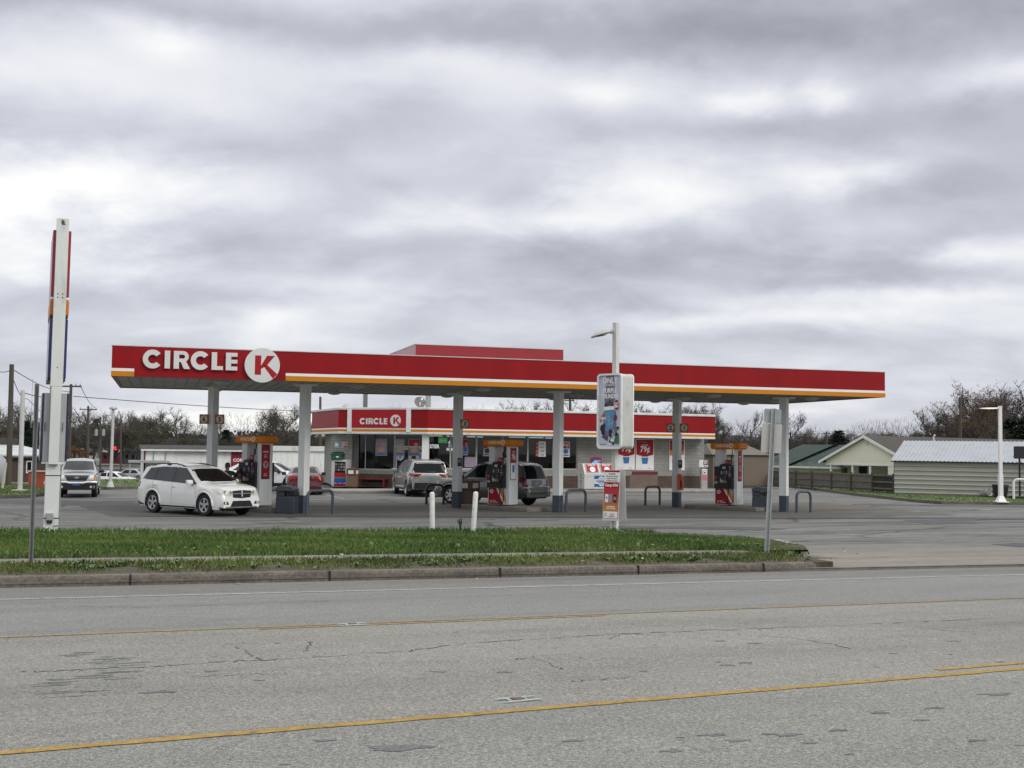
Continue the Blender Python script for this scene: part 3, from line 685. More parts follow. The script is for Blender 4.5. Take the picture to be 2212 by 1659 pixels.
number_plate(2, '2', 'orange number sign reading 2 left of the column with the orange box', 'l')
number_plate(2, '1', 'orange number sign reading 1 right of the column with the orange box', 'r')
# ------------------------------------------------------------------ pump islands and dispensers
def island(ci, label):
    p = bcol[ci].lerp(fcol[ci], .5); t = thing('pump_island', label, 'pump island', (p.x, p.y, 0), A_ISL, 'concrete pump islands')
    b = MB(); L2, W2, c = 1.8, .84, .25
    b.prism([(-L2+c, -W2), (L2-c, -W2), (L2, -W2+c), (L2, W2-c), (L2-c, W2), (-L2+c, W2), (-L2, W2-c), (-L2, -W2+c)], 0, .17)
    b.build('kerb_block', mat('island_concrete', (.185, .172, .15), .9, .2, 2.2, bump=.2, fine=.2, dirt=.5), t, bevel=.025)
    return p
def ad_panel(b, M, w, h, kind):
    b.rect(-w/2, w/2, 0, h, .004, 2, M); b.rect(-w/2+.03, w/2-.03, .03, h-.03, .008, 0, M)
    if kind == 'price':
        b.rect(-w/2+.03, w/2-.03, .03, h*.53, .011, 1, M); b.text('79¢', 0, h*.64, .19, .014, 1, M, bold=.03, align='CENTER', sx=.72)
        b.text('Anything', 0, h*.86, .05, .014, 1, M, bold=.02, align='CENTER', sx=.8); b.text('any size', 0, h*.79, .05, .014, 1, M, bold=.02, align='CENTER', sx=.8)
        b.prism([(-.07, h*.24), (.07, h*.24), (.09, h*.46), (-.09, h*.46)], .011, .014, 3, M)
    else:
        b.text('REWARDS', 0, h*.77, .06, .012, 1, M, bold=.03, align='CENTER', sx=.72); b.text('Save on', 0, h*.69, .045, .012, 1, M, bold=.02, align='CENTER', sx=.8); b.text('fuel now', 0, h*.63, .045, .012, 1, M, bold=.02, align='CENTER', sx=.8)
        b.disc(0, h*.42, .13, .14, .012, 4, M); b.disc(0, h*.42, .11, .12, .014, 5, M); b.rect(-.06, .06, h*.36, h*.43, .017, 3, M); b.rect(-.05, .07, h*.43, h*.48, .0175, 0, M)
        b.text('Join free', 0, h*.14, .04, .012, 1, M, bold=.02, align='CENTER', sx=.8); b.text('inside today', 0, h*.09, .035, .012, 1, M, bold=.02, align='CENTER', sx=.8)
PADR = mat('panel_red', (.34, .014, .022), .5, .08, 3, spec=.25)
def fuel_pump(p, num, kind, label, shift=0.0):
    q = p-IX*shift
    t = thing('fuel_pump', label, 'fuel pump', (q.x, q.y, .225), A_ISL, 'fuel pumps under the canopy')
    w, d = .50, .33                                   # half width along the island, half depth
    b = MB(); b.box(-w, w, -d, d, 0, .66); b.box(-w, -w+.27, -d+.04, d-.04, .66, 2.33); b.box(w-.13, w, -d, d, .66, 2.33); b.box(-w+.27, w-.13, -.18, .18, .66, 1.62)
    b.box(w+.0005, w+.006, -d, -d+.16, 0, 2.33); b.box(w+.0005, w+.006, d-.17, d, 0, 2.33)
    b.build('cabinet', mat('pump_white', (.74, .76, .75), .45, .05, 2, streak=(2, 2, .5), dirt=.12), t, bevel=.012)
    for sgn in (-1, 1):                               # both faces carry a keypad head and a printed door
        Mf = frame((0, -d, 0), (1, 0, 0), (0, 0, 1)) if sgn < 0 else frame((0, d, 0), (-1, 0, 0), (0, 0, 1))
        b = MB(); b.box(-w+.02, w-.13, .0, .13, .67, 1.60, 0, Mf @ Matrix(((1, 0, 0, 0), (0, 0, 1, 0), (0, 1, 0, 0), (0, 0, 0, 1))))
        n = 10; arc = [(-.22, 1.6)]+[(-.05+.20*math.cos(math.pi-math.pi*i/n)*1.0, 1.6+.12*math.sin(math.pi*i/n)) for i in range(1, n)]+[(.14, 1.6)]
        b.prism(arc, .0, .135, 0, Mf); b.prism([(-.22, .9), (.12, .9), (.12, 1.6), (-.22, 1.6)], .131, .16, 0, Mf)
        hd = b.build('keypad_head', BLACKP, t, bevel=.01)
        b = MB(); b.rect(-.12, .07, 1.27, 1.42, .168, 0, Mf); b.build('screen', mat('pump_screen', (.035, .08, .17), .15, .5, 14, coat=.5), hd)
        b = MB(); z = .168
        b.rect(-.09, .05, 1.50, 1.60, z, 0, Mf); b.rect(-.16, -.13, 1.27, 1.41, z, 0, Mf); b.rect(.09, .12, 1.27, 1.43, z, 0, Mf)
        z = .138
        b.disc(-.40, 1.13, .06, .065, z, 1, Mf, 18); b.rect(-.45, -.36, .99, 1.03, z, 1, Mf); b.rect(-.46, -.33, .88, .95, z, 0, Mf)
        b.text(num, .24, 1.47, .13, z+.003, 0, Mf, bold=.03, align='CENTER'); b.rect(.18, .31, 1.33, 1.42, z, 1, Mf); b.rect(.18, .31, 1.26, 1.30, z, 0, Mf); b.rect(.2, .27, 1.06, 1.15, z, 0, Mf)
        b.rect(.17, .30, 1.18, 1.23, z, 3, Mf)
        z = .168
        b.rect(-.21, -.16, 1.08, 1.11, z, 0, Mf); b.disc(.03, 1.14, .05, .05, z, 2, Mf, 16); b.rect(-.0, .07, 1.0, 1.06, z, 2, Mf)
        for i, c in enumerate((0, 3, 2)): b.rect(-.2+i*.11, -.105+i*.11, .915, 1.03 if i else 1.05, z+.001*i, c, Mf); b.disc(-.15+i*.11, .945, .035, .03, z+.004, 4, Mf, 12)
        add_to(hd, b, [mat('sticker_white', (.50, .50, .48), .5, .12, 9), mat('sticker_red', (.42, .05, .05), .5, .25, 14), mat('sticker_mauve', (.20, .07, .09), .5, .3, 18), mat('sticker_grey', (.24, .25, .25), .5, .25, 18), mat('sticker_yellow', (.36, .36, .06), .5, .2, 9)])
        b = MB(); z = .006
        b.rect(-w+.03, w-.13, .01, .66, .003, 4, Mf)
        b.prism([(-w+.03, .01), (.26, .01), (-.12, .655), (-w+.03, .655)], .003, z, 0, Mf); b.prism([(.26, .01), (.34, .01), (-.04, .655), (-.12, .655)], .003, z, 1, Mf); b.prism([(.345, .02), (w-.135, .02), (w-.135, .26), (.14, .655), (-.03, .655)], .003, z, 2, Mf)
        k_disc(b, Mf, -.32, .52, .085, z, z+.003, 1, 0, 26)
        b.text('Quality', -.27, .125, .038, z+.003, 1, Mf, bold=.02); b.text('Guaranteed', -.27, .065, .038, z+.003, 1, Mf, bold=.02)
        b.arc(-.35, .11, .045, .03, 0, 6.2832, z, z+.003, 1, Mf, 16)
        b.build('printed_door', [PADR, SIGNW, SIGNO, INK, mat('pump_white2', (.6, .62, .61))], t)
        b = MB(); zz = Mf
        pts = [zz @ Vector(v) for v in [(.27, 2.3, -.06), (.28, 2.0, .05), (.29, 1.6, .16), (.36, 1.1, .27), (.46, .55, .34), (.47, .2, .32), (.30, -.02, .22), (.14, .0, .17), (.15, .35, .16), (.2, .72, .15), (.22, 1.02, .16)]]
        sm_ = []
        for i in range(len(pts)-1):
            for k in range(5): sm_.append(pts[i].lerp(pts[i+1], k/5))
        for _ in range(3): sm_ = [sm_[0]]+[(sm_[i-1]+sm_[i]*2+sm_[i+1])/4 for i in range(1, len(sm_)-1)]+[sm_[-1]]
        b.tube(sm_, .019, 7); b.cyl(pts[1]+Vector((0, 0, .1)), pts[1]-Vector((0, 0, .08)), .03, n=8)
        b.build('hose', RUB, t, smooth=50)
        b = MB(); b.box(.16, .27, .14, .22, 1.0, 1.16, 0, Mf @ Matrix(((1, 0, 0, 0), (0, 0, 1, 0), (0, 1, 0, 0), (0, 0, 0, 1)))); b.tube([Mf @ Vector(v) for v in ((.21, 1.02, .17), (.20, 1.12, .21), (.19, 1.2, .2))], .02, 6); b.build('nozzle', BLACKP, t, bevel=.008)
        b = MB(); b.rect(-.02, .20, 1.66, 1.88, .0, 0, Mf, th=.02); b.rect(.21, .36, 1.67, 1.87, .0, 1, Mf, th=.02)
        b.text('Inner', -.005, 1.80, .04, .004, 1, Mf, bold=.02); b.text('Circle', -.005, 1.74, .05, .004, 1, Mf, bold=.02); b.rect(.25, .34, 1.71, 1.83, .004, 2, Mf)
        b.build('card_sign', [SIGNR, mat('sticker_white', (.5, .5, .48)), GREYT], t)
    M = frame((w+.006, -.04, .98), (0, 1, 0), (0, 0, 1)); b = MB(); ad_panel(b, M, .44, 1.30, kind)
    b.build('side_poster', [PADR, SIGNW, INK, CUPB, mat('poster_tan', (.5, .3, .2), .5, .2, 8), mat('poster_pale', (.5, .42, .38), .5, .3, 20)], t)
    b = MB(); z0, z1 = 2.33, 2.60
    P0 = [(-.66, -.46), (.66, -.46), (.70, -.30), (.70, .30), (.66, .46), (-.66, .46), (-.70, .30), (-.70, -.30)]
    lo = [(x*.9, y*.9) for x, y in P0]; n = len(P0)
    vs = [(x, y, z0) for x, y in lo]+[(x, y, z0+.05) for x, y in P0]+[(x, y, z1-.02) for x, y in P0]+[(x*.97, y*.97, z1) for x, y in P0]
    fs = [tuple(range(n))[::-1], tuple(range(3*n, 4*n))]+[(k*n+i, k*n+(i+1) % n, (k+1)*n+(i+1) % n, (k+1)*n+i) for k in range(3) for i in range(n)]
    b.add(vs, fs); tp = b.build('topper', mat('topper_orange', (.70, .215, .014), .5, .08, 3, spec=.2), t, bevel=.01)
    for sgn in (-1, 1):
        M = frame((0, sgn*.46, z0), (-sgn, 0, 0), (0, 0, 1)); b = MB(); e = big_letters(b, M, -.42, .095, .11, .001, .006, 0); k_disc(b, M, e+.13, .15, .105, .001, .006, 0, 1, 26)
        b.build('lettering', [mat('topper_letters', (.80, .74, .64), .5, .05, 4), mat('topper_orange', (.5, .155, .015))], tp)
    return t
for ci, sh, nm, kd, lb, il in ((0, .0, '6', 'rewards', 'fuel pump with red side poster beside the parked white crossover', 'concrete pump island partly behind the white crossover'),
                       (1, .15, '4', 'price', 'middle fuel pump with 79 cent side poster in front of the silver SUV', 'concrete pump island in front of the silver SUV'),
                       (2, .0, '2', 'rewards', 'rightmost fuel pump with long black hose in front of the brown shed', 'rightmost concrete pump island, no car beside it')):
    p = island(ci, il); fuel_pump(p, nm, kd, lb, sh)
# U-shaped steel guards round the islands
def u_guard(a, c, h, label, m=SLATE, r=.055, group='bent steel pipe guards by the pumps', name='pipe_guard'):
    mid = (a+c)/2; t = a-mid; rz = math.atan2((c-a).y, (c-a).x); L2 = (c-a).length/2
    b = MB(); R_ = min(.22, L2*.8); pts = [(-L2, 0, -.02), (-L2, 0, h-R_)]
    pts += [(-L2+R_-R_*math.cos(q*math.pi/12), 0, h-R_+R_*math.sin(q*math.pi/12)) for q in range(1, 7)]
    pts += [(L2-R_+R_*math.sin(q*math.pi/12), 0, h-R_+R_*math.cos(q*math.pi/12)) for q in range(0, 7)]+[(L2, 0, -.02)]
    b.tube(pts, r, 12); o = b.build(name, m, smooth=50); o.location = mid; o.rotation_euler = (0, 0, rz)
    return tag(o, label, 'guard rail', group)
def g2(a, c): return gr(*a), gr(*c)
u_guard(*g2((663, 1113), (718, 1110)), .86, 'bent steel pipe guard beside the column in front of the red car')
u_guard(*g2((1223, 1107.5), (1265, 1105.5)), .86, 'bent steel pipe guard left of the advertising light pole')
u_guard(*g2((1394, 1092), (1425, 1091)), .84, 'bent steel pipe guard between the advertising pole and the column with orange box')
u_guard(*g2((1721, 1107.5), (1751, 1107)), .86, 'rightmost bent steel pipe guard, standing beside the end canopy column')
u_guard(*g2((921, 1090), (958, 1090)), .86, 'bent black pipe guard behind the left white bollard, near the silver crossover', BLACKP)
# bins
def brown_bin(p, rz, label, h=1.12, w=.36):
    t = thing('litter_bin', label, 'litter bin', p, rz, 'brown square litter bins')
    b = MB(); b.box(-w, w, -w, w, .04, h*.62); b.box(-w+.03, w-.03, -w+.03, w-.03, 0, .04); b.build('bin_body', BROWN, t, bevel=.02)
    b = MB(); k = w+.015; b.box(-k, k, -k, k, h*.625, h*.66); a = .07
    for x in (-1, 1):
        for y in (-1, 1): b.box(x*k-a if x > 0 else -k, k if x > 0 else -k+a, y*k-a if y > 0 else -k, k if y > 0 else -k+a, h*.66, h*.93)
    b.box(-k, k, -k, k, h*.93, h); b.box(-w*.55, w*.55, -w*.55, w*.55, h, h+.04); b.box(-w*.96, w*.96, -w*.96, w*.96, h*.661, h*.929)
    b.build('hood', mat('brown_hood', (.13, .082, .056), .6, .1, 6), t, bevel=.012)
    b = MB()
    for i in range(4):
        M = Matrix.Rotation(i*math.pi/2, 4, 'Z') @ frame((0, -k-.002, h*.8), (1, 0, 0), (0, 0, 1)); b.rect(-w*.62, w*.62, -h*.09, h*.10, 0, 0, M, th=.004)
    b.build('flap', mat('bin_flap', (.78, .75, .68), .5, .2, 5, dirt=.4), t)
brown_bin(gr(1010, 1095), A_ISL+R(4), 'brown square litter bin beside the canopy column, behind the white bollards')
def grey_bin(p, rz, label):
    t = thing('windscreen_bin', label, 'litter bin', p, rz, 'slate grey service bins by the pumps')
    b = MB(); b.prism([(-.36, -.28), (.36, -.28), (.36, .28), (-.36, .28)], 0, .62); b.box(-.36, -.05, -.24, .28, .62, .82); b.build('bin_body', mat('grey_bin', (.045, .055, .066), .55, .15, 6), t, bevel=.03)
    b = MB(); M = frame((0, .28, 0), (1, 0, 0), (0, 0, 1)); pr = [(-.38, .82), (.30, .82), (.33, .88), (.24, .98), (-.22, 1.02), (-.38, .93)]
    b.prism(pr, 0, .56, 0, M); b.box(.05, .38, -.25, .28, .62, .64, 0); b.build('hood', mat('grey_bin_hood', (.055, .067, .078), .5, .15, 6), t, bevel=.025)
    b = MB(); b.box(.0, .36, -.22, .26, .645, .80); b.build('squeegee_well', INK, t, bevel=.02)
    b = MB(); b.tube([(.12, 0, .75), (.22, -.05, 1.0), (.28, -.08, 1.1)], .012, 6); b.build('squeegee', BLACKP, t)
grey_bin(gr(621, 1109), A_ISL+R(20), 'slate grey service bin between the pump and the column by the red car')
grey_bin(gr(1645, 1104), A_ISL+R(15), 'slate grey service bin left of the end canopy column')
# small boxes on columns
p = bcol[2]; t = thing('orange_box', 'orange plastic hanging box strapped to a canopy column', 'box', (p.x, p.y, 0), R(-20))
b = MB(); b.prism([(-.12, .78), (.13, .76), (.15, 1.05), (.10, 1.35), (.04, 1.46), (-.08, 1.46), (-.13, 1.38)], 0, .14, 0, frame((.21, -.20, 0), (1, 0, 0), (0, 0, 1))); b.build('box_shell', mat('orange_plastic', (.62, .11, .02), .5, .2, 6), t, bevel=.02)
b = MB(); b.prism([(.02, .85), (.08, .85), (.08, 1.15), (.0, 1.2)], .141, .145, 0, frame((.21, -.20, 0), (1, 0, 0), (0, 0, 1))); b.build('slot', INK, t)
for ci, lab in ((1, 'small black intercom box on the column beside the brown bin'), (2, 'small black intercom box above the orange box')):
    p = bcol[ci]; t = thing('intercom_box', lab, 'box', (p.x, p.y, 0), R(-15), 'black intercom boxes on the columns')
    b = MB(); b.box(.10, .27, -.32, -.2, 1.72, 2.06); b.build('box_shell', BLACKP, t, bevel=.01)
    b = MB(); b.rect(.13, .24, 1.87, 2.0, 0, 0, frame((0, -.322, 0), (1, 0, 0), (0, 0, 1))); b.build('label_plate', GREYT, t)

# ------------------------------------------------------------------ the shop
A_ST = R(22); S0 = Vector((-4.68, 66.2, 0))
E1 = Vector((math.cos(A_ST), math.sin(A_ST), 0)); N1 = Vector((-E1.y, E1.x, 0))
E2 = Vector((-math.cos(R(23)), math.sin(R(23)), 0)); N2 = Vector((math.sin(R(23)), math.cos(R(23)), 0))
E3 = Vector((-math.cos(R(68)), math.sin(R(68)), 0)); N3 = Vector((math.sin(R(68)), math.cos(R(68)), 0))
LF, LC, LS = 18.6, 5.78, 7.0
Bc = S0+E2*LC; Ac = Bc+E3*LS; Dc = S0+E1*LF; Dk = Dc+N1*9; Ak = Ac+N1*3
shop = thing('convenience_store', 'low pale block convenience store with red band and dark glass front', 'shop', S0, 0)
def L2(p): return Vector((p.x-S0.x, p.y-S0.y, p.z))
def MW(o, e): return frame(L2(o), e, (0, 0, 1))
def seg_band(b, z0, z1, out, th, mi=0, segs=None):
    for o, e, ln, n in segs or [(S0, E1, LF, N1), (Bc, -E2, LC, N2), (Ac, -E3, LS, N3)]:
        M = frame(L2(o)-n*out, e, (0, 0, 1)); k = .0
        b.box(-k, ln+k, z0, z1, -th, 0, mi, M)
ZF0, ZF1 = 3.32, 4.57
BLOCK = None
def block_mat(name, col, sc):
    m = mat(name, col, .9, .10, 1.2, bump=.3, fine=.12, dirt=.12); nt = m.node_tree; N = nt.nodes; L = nt.links; b = N['Principled BSDF']
    src = b.inputs['Base Color'].links[0].from_socket
    tc = N.new('ShaderNodeTexCoord'); mp = N.new('ShaderNodeMapping'); L.new(tc.outputs['UV'], mp.inputs[0])
    br = N.new('ShaderNodeTexBrick'); L.new(mp.outputs[0], br.inputs['Vector']); br.inputs['Scale'].default_value = 1; br.inputs['Brick Width'].default_value = .4; br.inputs['Row Height'].default_value = .2; br.inputs['Mortar Size'].default_value = .012
    br.inputs['Color1'].default_value = (1, 1, 1, 1); br.inputs['Color2'].default_value = (.86, .87, .88, 1); br.inputs['Mortar'].default_value = (.68, .68, .68, 1)
    mx = N.new('ShaderNodeMix'); mx.data_type = 'RGBA'; mx.blend_type = 'MULTIPLY'; mx.inputs['Factor'].default_value = 1
    L.new(src, mx.inputs[6]); L.new(br.outputs[0], mx.inputs[7]); L.new(mx.outputs[2], b.inputs['Base Color']); return m
BLOCK = block_mat('painted_block', (.315, .31, .28), 1); BLOCKB = block_mat('brown_block', (.105, .070, .052), 1)
def uvwall(o):                       # metres along the wall / height as UV for the block pattern
    me = o.data; uvl = me.uv_layers.new(name='UVMap')
    for p in me.polygons:
        n = p.normal; t = Vector((-n.y, n.x, 0))
        if t.length < .1: t = Vector((1, 0, 0))
        t.normalize()
        for li in p.loop_indices:
            co_ = me.vertices[me.loops[li].vertex_index].co; uvl.data[li].uv = (co_.dot(t), co_.z)
    return o
INS = 1.25
Wf = S0+N1*INS
def fw(px, py): p = ray_plane(px, py, Wf, N1); return (p-S0).dot(E1), p.z
Wc = S0+N2*INS
def cw(px, py): p = ray_plane(px, py, Wc, N2); return (p-S0).dot(-E2), p.z
WM = frame(L2(Wf), E1, (0, 0, 1)); CM = frame(L2(Wc), -E2, (0, 0, 1))
aw0 = .35; aw1 = fw(1247, 1000)[0]; aend = fw(1521, 1000)[0]
FLOOR = .15; SILL = 1.22; HEAD = 3.2
b = MB()
b.box(aw0, aw1, FLOOR, SILL, -.2, 0, 0, WM); b.box(aw1, aend, FLOOR+.75, HEAD+.1, -.2, 0, 0, WM)
c0 = cw(762, 1000)[0]; c1 = cw(719, 1000)[0]; cg0 = cw(787, 1000)[0]; cd0 = cw(851, 1000)[0]
b.box(c1, c0, FLOOR, HEAD+.1, -.2, .1, 0, CM); b.box(c0, cd0, FLOOR+.75, SILL-.12, -.25, -.05, 0, CM); b.box(c0, c0+.12, SILL, HEAD+.1, -1.0, -.2, 0, CM)
uvwall(b.build('wall', BLOCK, shop))
b = MB(); b.box(aw1-.0, aend+.012, FLOOR, FLOOR+.749, -.2, .02, 0, WM); b.box(aw0, aw1-.001, FLOOR, FLOOR+.72, .001, .02, 0, WM); b.box(c0+.001, cd0, FLOOR, FLOOR+.749, -.25, -.03, 0, CM); uvwall(b.build('wainscot', BLOCKB, shop))
# sides and back
b = MB(); pts = [L2(Wf+E1*aend), L2(Wf+E1*aend+N1*7.5), L2(Ac+N1*1.5+N3*1.2), L2(Wc-E2*c1)]
for p_, q_ in zip(pts[:-1], pts[1:]):
    e = (q_-p_); l = e.length; e.normalize(); M = frame(p_, e, (0, 0, 1)); b.box(.2, l, FLOOR, HEAD+.1, -.2, -.02, 0, M)
uvwall(b.build('side_wall', BLOCK, shop))
b = MB(); seg_band(b, ZF0+.22, ZF1, 0, .2); b.build('fascia', REDP, shop)
b = MB(); seg_band(b, ZF0, ZF0+.135, .012, .15); b.build('orange_band', ORANGE, shop)
b = MB(); seg_band(b, ZF0+.137, ZF0+.218, .014, .15); b.build('white_band', SIGNW, shop)
b = MB(); seg_band(b, ZF0-.13, ZF0-.002, .03, .3); seg_band(b, ZF1+.001, ZF1+.14, .06, .5); b.build('gutter_trim', OFFW, shop, bevel=.02)
b = MB()
poly = [L2(q).xy[:] for q in (S0, Dc, Dk, Ak, Ac, Bc)]
b.prism(poly, ZF1+.02, ZF1+.10, 0); b.prism([(x*.995, y*.995) for x, y in poly], HEAD+.05, HEAD+.12, 1); b.build('roof', [mat('roof_membrane', (.35, .35, .33), .8, .15, 1, dirt=.3), mat('soffit_pale', (.5, .5, .47), .6, .1, 1)], shop)
for u in (.28, LC-.95):            # the framed sign panel of the entrance side
    pass
M = frame(L2(S0)-N2*.015, -E2, (0, 0, 1))
def chf(px, py): p = ray_plane(px, py, S0-N2*.02, N2); return (p-S0).dot(-E2), p.z
p0 = chf(760, 910)[0]; p1 = chf(878, 910)[0]; w = .36
b = MB(); b.box(p0, p1, ZF0+.22, ZF1+.06, -.05, .03, 0, M); k = b.build('sign_panel', SIGNR, shop)
for x in (p0-.14, p1+.14): b = MB(); b.box(x-.135, x+.135, ZF0-.02, ZF1+.12, -.1, .06, 0, M); b.build('pilaster', WHITE, shop, bevel=.01)
b = MB(); x0, z0 = chf(777.5, 916.4); x1, z1 = chf(838, 918); h = (x1-x0)/5.15*.985; e = big_letters(b, M, x0, z0-.0, h*1.0, .031, .045, 0); cx, cz = chf(855, 908.5); k_disc(b, M, cx, cz, .335, .031, .045, 0, 1); b.build('lettering', [mat('letter_face', (.7, .71, .69)), SIGNR], k)
# posts
b = MB()
px_ = S0+N1*.45+N2*.1; b.box(-.19, .19, -.19, .19, FLOOR, ZF0-.1, 0, Matrix.Translation(L2(px_)) @ Matrix.Rotation(R(-2), 4, 'Z')); b.build('porch_post', WHITE, shop, bevel=.015)
# glazing of the front and of the entrance side
PANE = bpy.data.materials.new('shop_glass'); PANE.use_nodes = True; nt = PANE.node_tree; nt.nodes.clear()
o1 = nt.nodes.new('ShaderNodeOutputMaterial'); mxs = nt.nodes.new('ShaderNodeMixShader'); tr = nt.nodes.new('ShaderNodeBsdfTransparent'); gl = nt.nodes.new('ShaderNodeBsdfGlossy'); fr = nt.nodes.new('ShaderNodeFresnel')
tr.inputs[0].default_value = (.27, .30, .30, 1); gl.inputs['Roughness'].default_value = .02; fr.inputs[0].default_value = 1.5
nt.links.new(fr.outputs[0], mxs.inputs[0]); nt.links.new(tr.outputs[0], mxs.inputs[1]); nt.links.new(gl.outputs[0], mxs.inputs[2]); nt.links.new(mxs.outputs[0], o1.inputs[0])
FRM = mat('window_frame', (.42, .43, .42), .45, .1, 4)
def window(M, a0, a1, z0, z1, nm='window', depth=-.1):
    b = MB(); t = .045
    b.box(a0, a1, z0, z0+.09, depth-.06, depth+.07, 0, M); b.box(a0, a1, z1-t, z1, depth-.04, depth+.04, 0, M); b.box(a0, a0+t, z0+.09, z1-t, depth-.04, depth+.04, 0, M); b.box(a1-t, a1, z0+.09, z1-t, depth-.04, depth+.04, 0, M)
    f = b.build(nm, FRM, shop)
    b = MB(); b.box(a0+t, a1-t, z0+.09, z1-t, depth-.008, depth+.0, 0, M); b.build('pane', PANE, f)
    return f
ms = [aw0]+[fw(x, 980)[0] for x in (974, 1030, 1086, 1141, 1196)]+[aw1]
for i in range(6): window(WM, ms[i]+.002, ms[i+1]-.002, SILL, HEAD)
window(CM, c0+.13, cg0-.02, SILL-.12, HEAD, depth=-.35)
window(CM, cg0, cd0-.01, SILL-.12, HEAD)
dA, dB, dC = cw(853, 1000)[0], cw(884, 1000)[0], cw(915, 1000)[0]
DT = 2.42
window(CM, cd0, dC, DT+.02, HEAD)
for a0, a1 in ((dA, dB-.01), (dB+.01, dC)):
    b = MB(); t = .09
    b.box(a0, a0+t, FLOOR, DT, -.13, -.07, 0, CM); b.box(a1-t, a1, FLOOR, DT, -.13, -.07, 0, CM); b.box(a0+t, a1-t, DT-.1, DT, -.13, -.07, 0, CM); b.box(a0+t, a1-t, FLOOR, FLOOR+.2, -.13, -.07, 0, CM)
    d_ = b.build('door', FRM, shop); b = MB(); b.box(a0+t, a1-t, FLOOR+.2, DT-.1, -.105, -.095, 0, CM); b.build('pane', PANE, d_)
    b = MB(); xh = a1-.14 if a0 == dA else a0+.14; b.box(xh-.015, xh+.015, 1.0, 1.45, -.06, -.03, 0, CM); b.build('handle', STEEL, d_)
    b = MB(); b.disc((a0+a1)/2+(-.28 if a0 == dA else .28)*.6, 1.95, .26, .26, -.09, 0, CM); b.rect((a0+a1)/2-.22 if a0 == dA else (a0+a1)/2+.12, (a0+a1)/2-.12 if a0 == dA else (a0+a1)/2+.22, 1.84, 2.08, -.086, 1, CM); b.build('round_sticker', [mat('sticker_pale', (.45, .48, .52), .5, .1, 6), CUPB], d_)
# inside: floor, back wall, strip lights, shelves
b = MB(); b.prism([(x*.9+.2, y*.9+1.2) for x, y in poly], FLOOR-.02, FLOOR+.005); b.build('shop_floor', mat('shop_tiles', (.30, .29, .27), .4, .1, 3), shop)
b = MB(); bw = frame(L2(Wf+N1*6.2), E1, (0, 0, 1)); b.box(-2.6, aend-.3, FLOOR, HEAD, -.1, 0, 0, bw); b.build('back_wall', mat('inner_wall', (.22, .21, .18), .8, .2, 1), shop)
for i in range(7):
    b = MB(); a = .8+i*1.75; b.box(a, a+1.0, HEAD-.08, HEAD-.02, -1.6-(i % 3)*1.3, -1.45-(i % 3)*1.3, 0, WM); b.build('strip_light', mat('tube_light', (.8, .8, .8), .5, .02, 2, emit=((1, .97, .9), 4.0)), shop)
PAL = [mat('goods_%s' % n, c, .5, .3, 7) for n, c in (('red', (.35, .03, .03)), ('blue', (.04, .09, .3)), ('yellow', (.5, .36, .05)), ('white', (.5, .5, .48)), ('green', (.05, .2, .07)), ('dark', (.04, .04, .045)))]
def shelf(a, dpt, ln, label):
    t = thing('shop_shelf', label, 'shelf', Wf+E1*a+N1*dpt, A_ST, 'goods shelves behind the shop windows'); t.location.z = FLOOR
    b = MB(); b.box(0, ln, -.25, .25, 0, .1); b.box(0, ln, -.02, .02, .1, 1.55)
    for z in (.5, .9, 1.3): b.box(0, ln, -.25, .25, z, z+.03)
    b.build('rack', mat('rack_grey', (.25, .25, .25), .5, .1, 5), t)
    b = MB()
    for z in (.1, .53, .93, 1.33):
        x = .03
        while x < ln-.1:
            w = random.uniform(.08, .28); b.box(x, min(ln-.02, x+w-.01), -.24, -.03, z, z+random.uniform(.16, .32), random.randrange(6)); x += w
    b.build('goods', PAL, t)
for i, (a, dp, ln) in enumerate(((.9, 2.0, 2.2), (3.6, 1.7, 1.9), (6.2, 2.1, 2.4), (9.2, 1.8, 2.0), (-.9, 4.6, 1.6))): shelf(a, dp, ln, 'shelf full of coloured goods seen dimly through the shop glass')
# raised red box above the roof on posts
bx = at(898, 744, 72); tw = thing('roof_tower', 'raised red box on posts standing above the shop roof behind the canopy', 'roof box', (0, 0, 0))
AX = R(16.4); ex = Vector((math.cos(AX), math.sin(AX), 0)); ey = Vector((-ex.y, ex.x, 0))
tr_ = ray_plane(1217, 755, bx, ey); wbx = (tr_-bx).dot(ex); MB_ = frame(Vector((bx.x, bx.y, 0)), ex, (0, 0, 1))
b = MB(); b.box(0, wbx, bx.z-1.15, bx.z, -13, 0, 0, MB_); b.build('box_cladding', mat('red_fascia_high', (.30, .012, .020), .3, .05, 1.2, coat=.35), tw)
b = MB(); b.box(-.03, wbx+.03, bx.z+.001, bx.z+.05, -13.03, .03, 0, MB_); b.build('cap', mat('pale_trim', (.62, .55, .52)), tw)
for x, y, D in ((925, 870, 73.2), (789, 870, 82), (1201, 870, 78.5), (1203, 870, 88)):
    q = at(x, y, D); b = MB(); b.box(-.14, .14, -.14, .14, ZF1+.1 if D < 81.5 else 0, bx.z-1.0, 0, Matrix.Translation((q.x, q.y, 0)) @ Matrix.Rotation(AX, 4, 'Z')); b.build('post', mat('post_grey', (.34, .35, .34), .5, .1, 2), tw)
q = at(907, 869, 72.5); t = thing('satellite_dish', 'grey satellite dish on the shop roof beside a thin post', 'dish', (q.x, q.y, ZF1+.1))
b = MB(); r = .36; M = Matrix.Translation((0, 0, q.z-ZF1-.1)) @ Matrix.Rotation(R(22), 4, 'Z') @ Matrix.Rotation(R(66), 4, 'X')
b.lathe([(0, -.10), (r*.5, -.07), (r, .02), (r, .03), (r*.5, -.06), (0, -.09)], 24, 0, M)
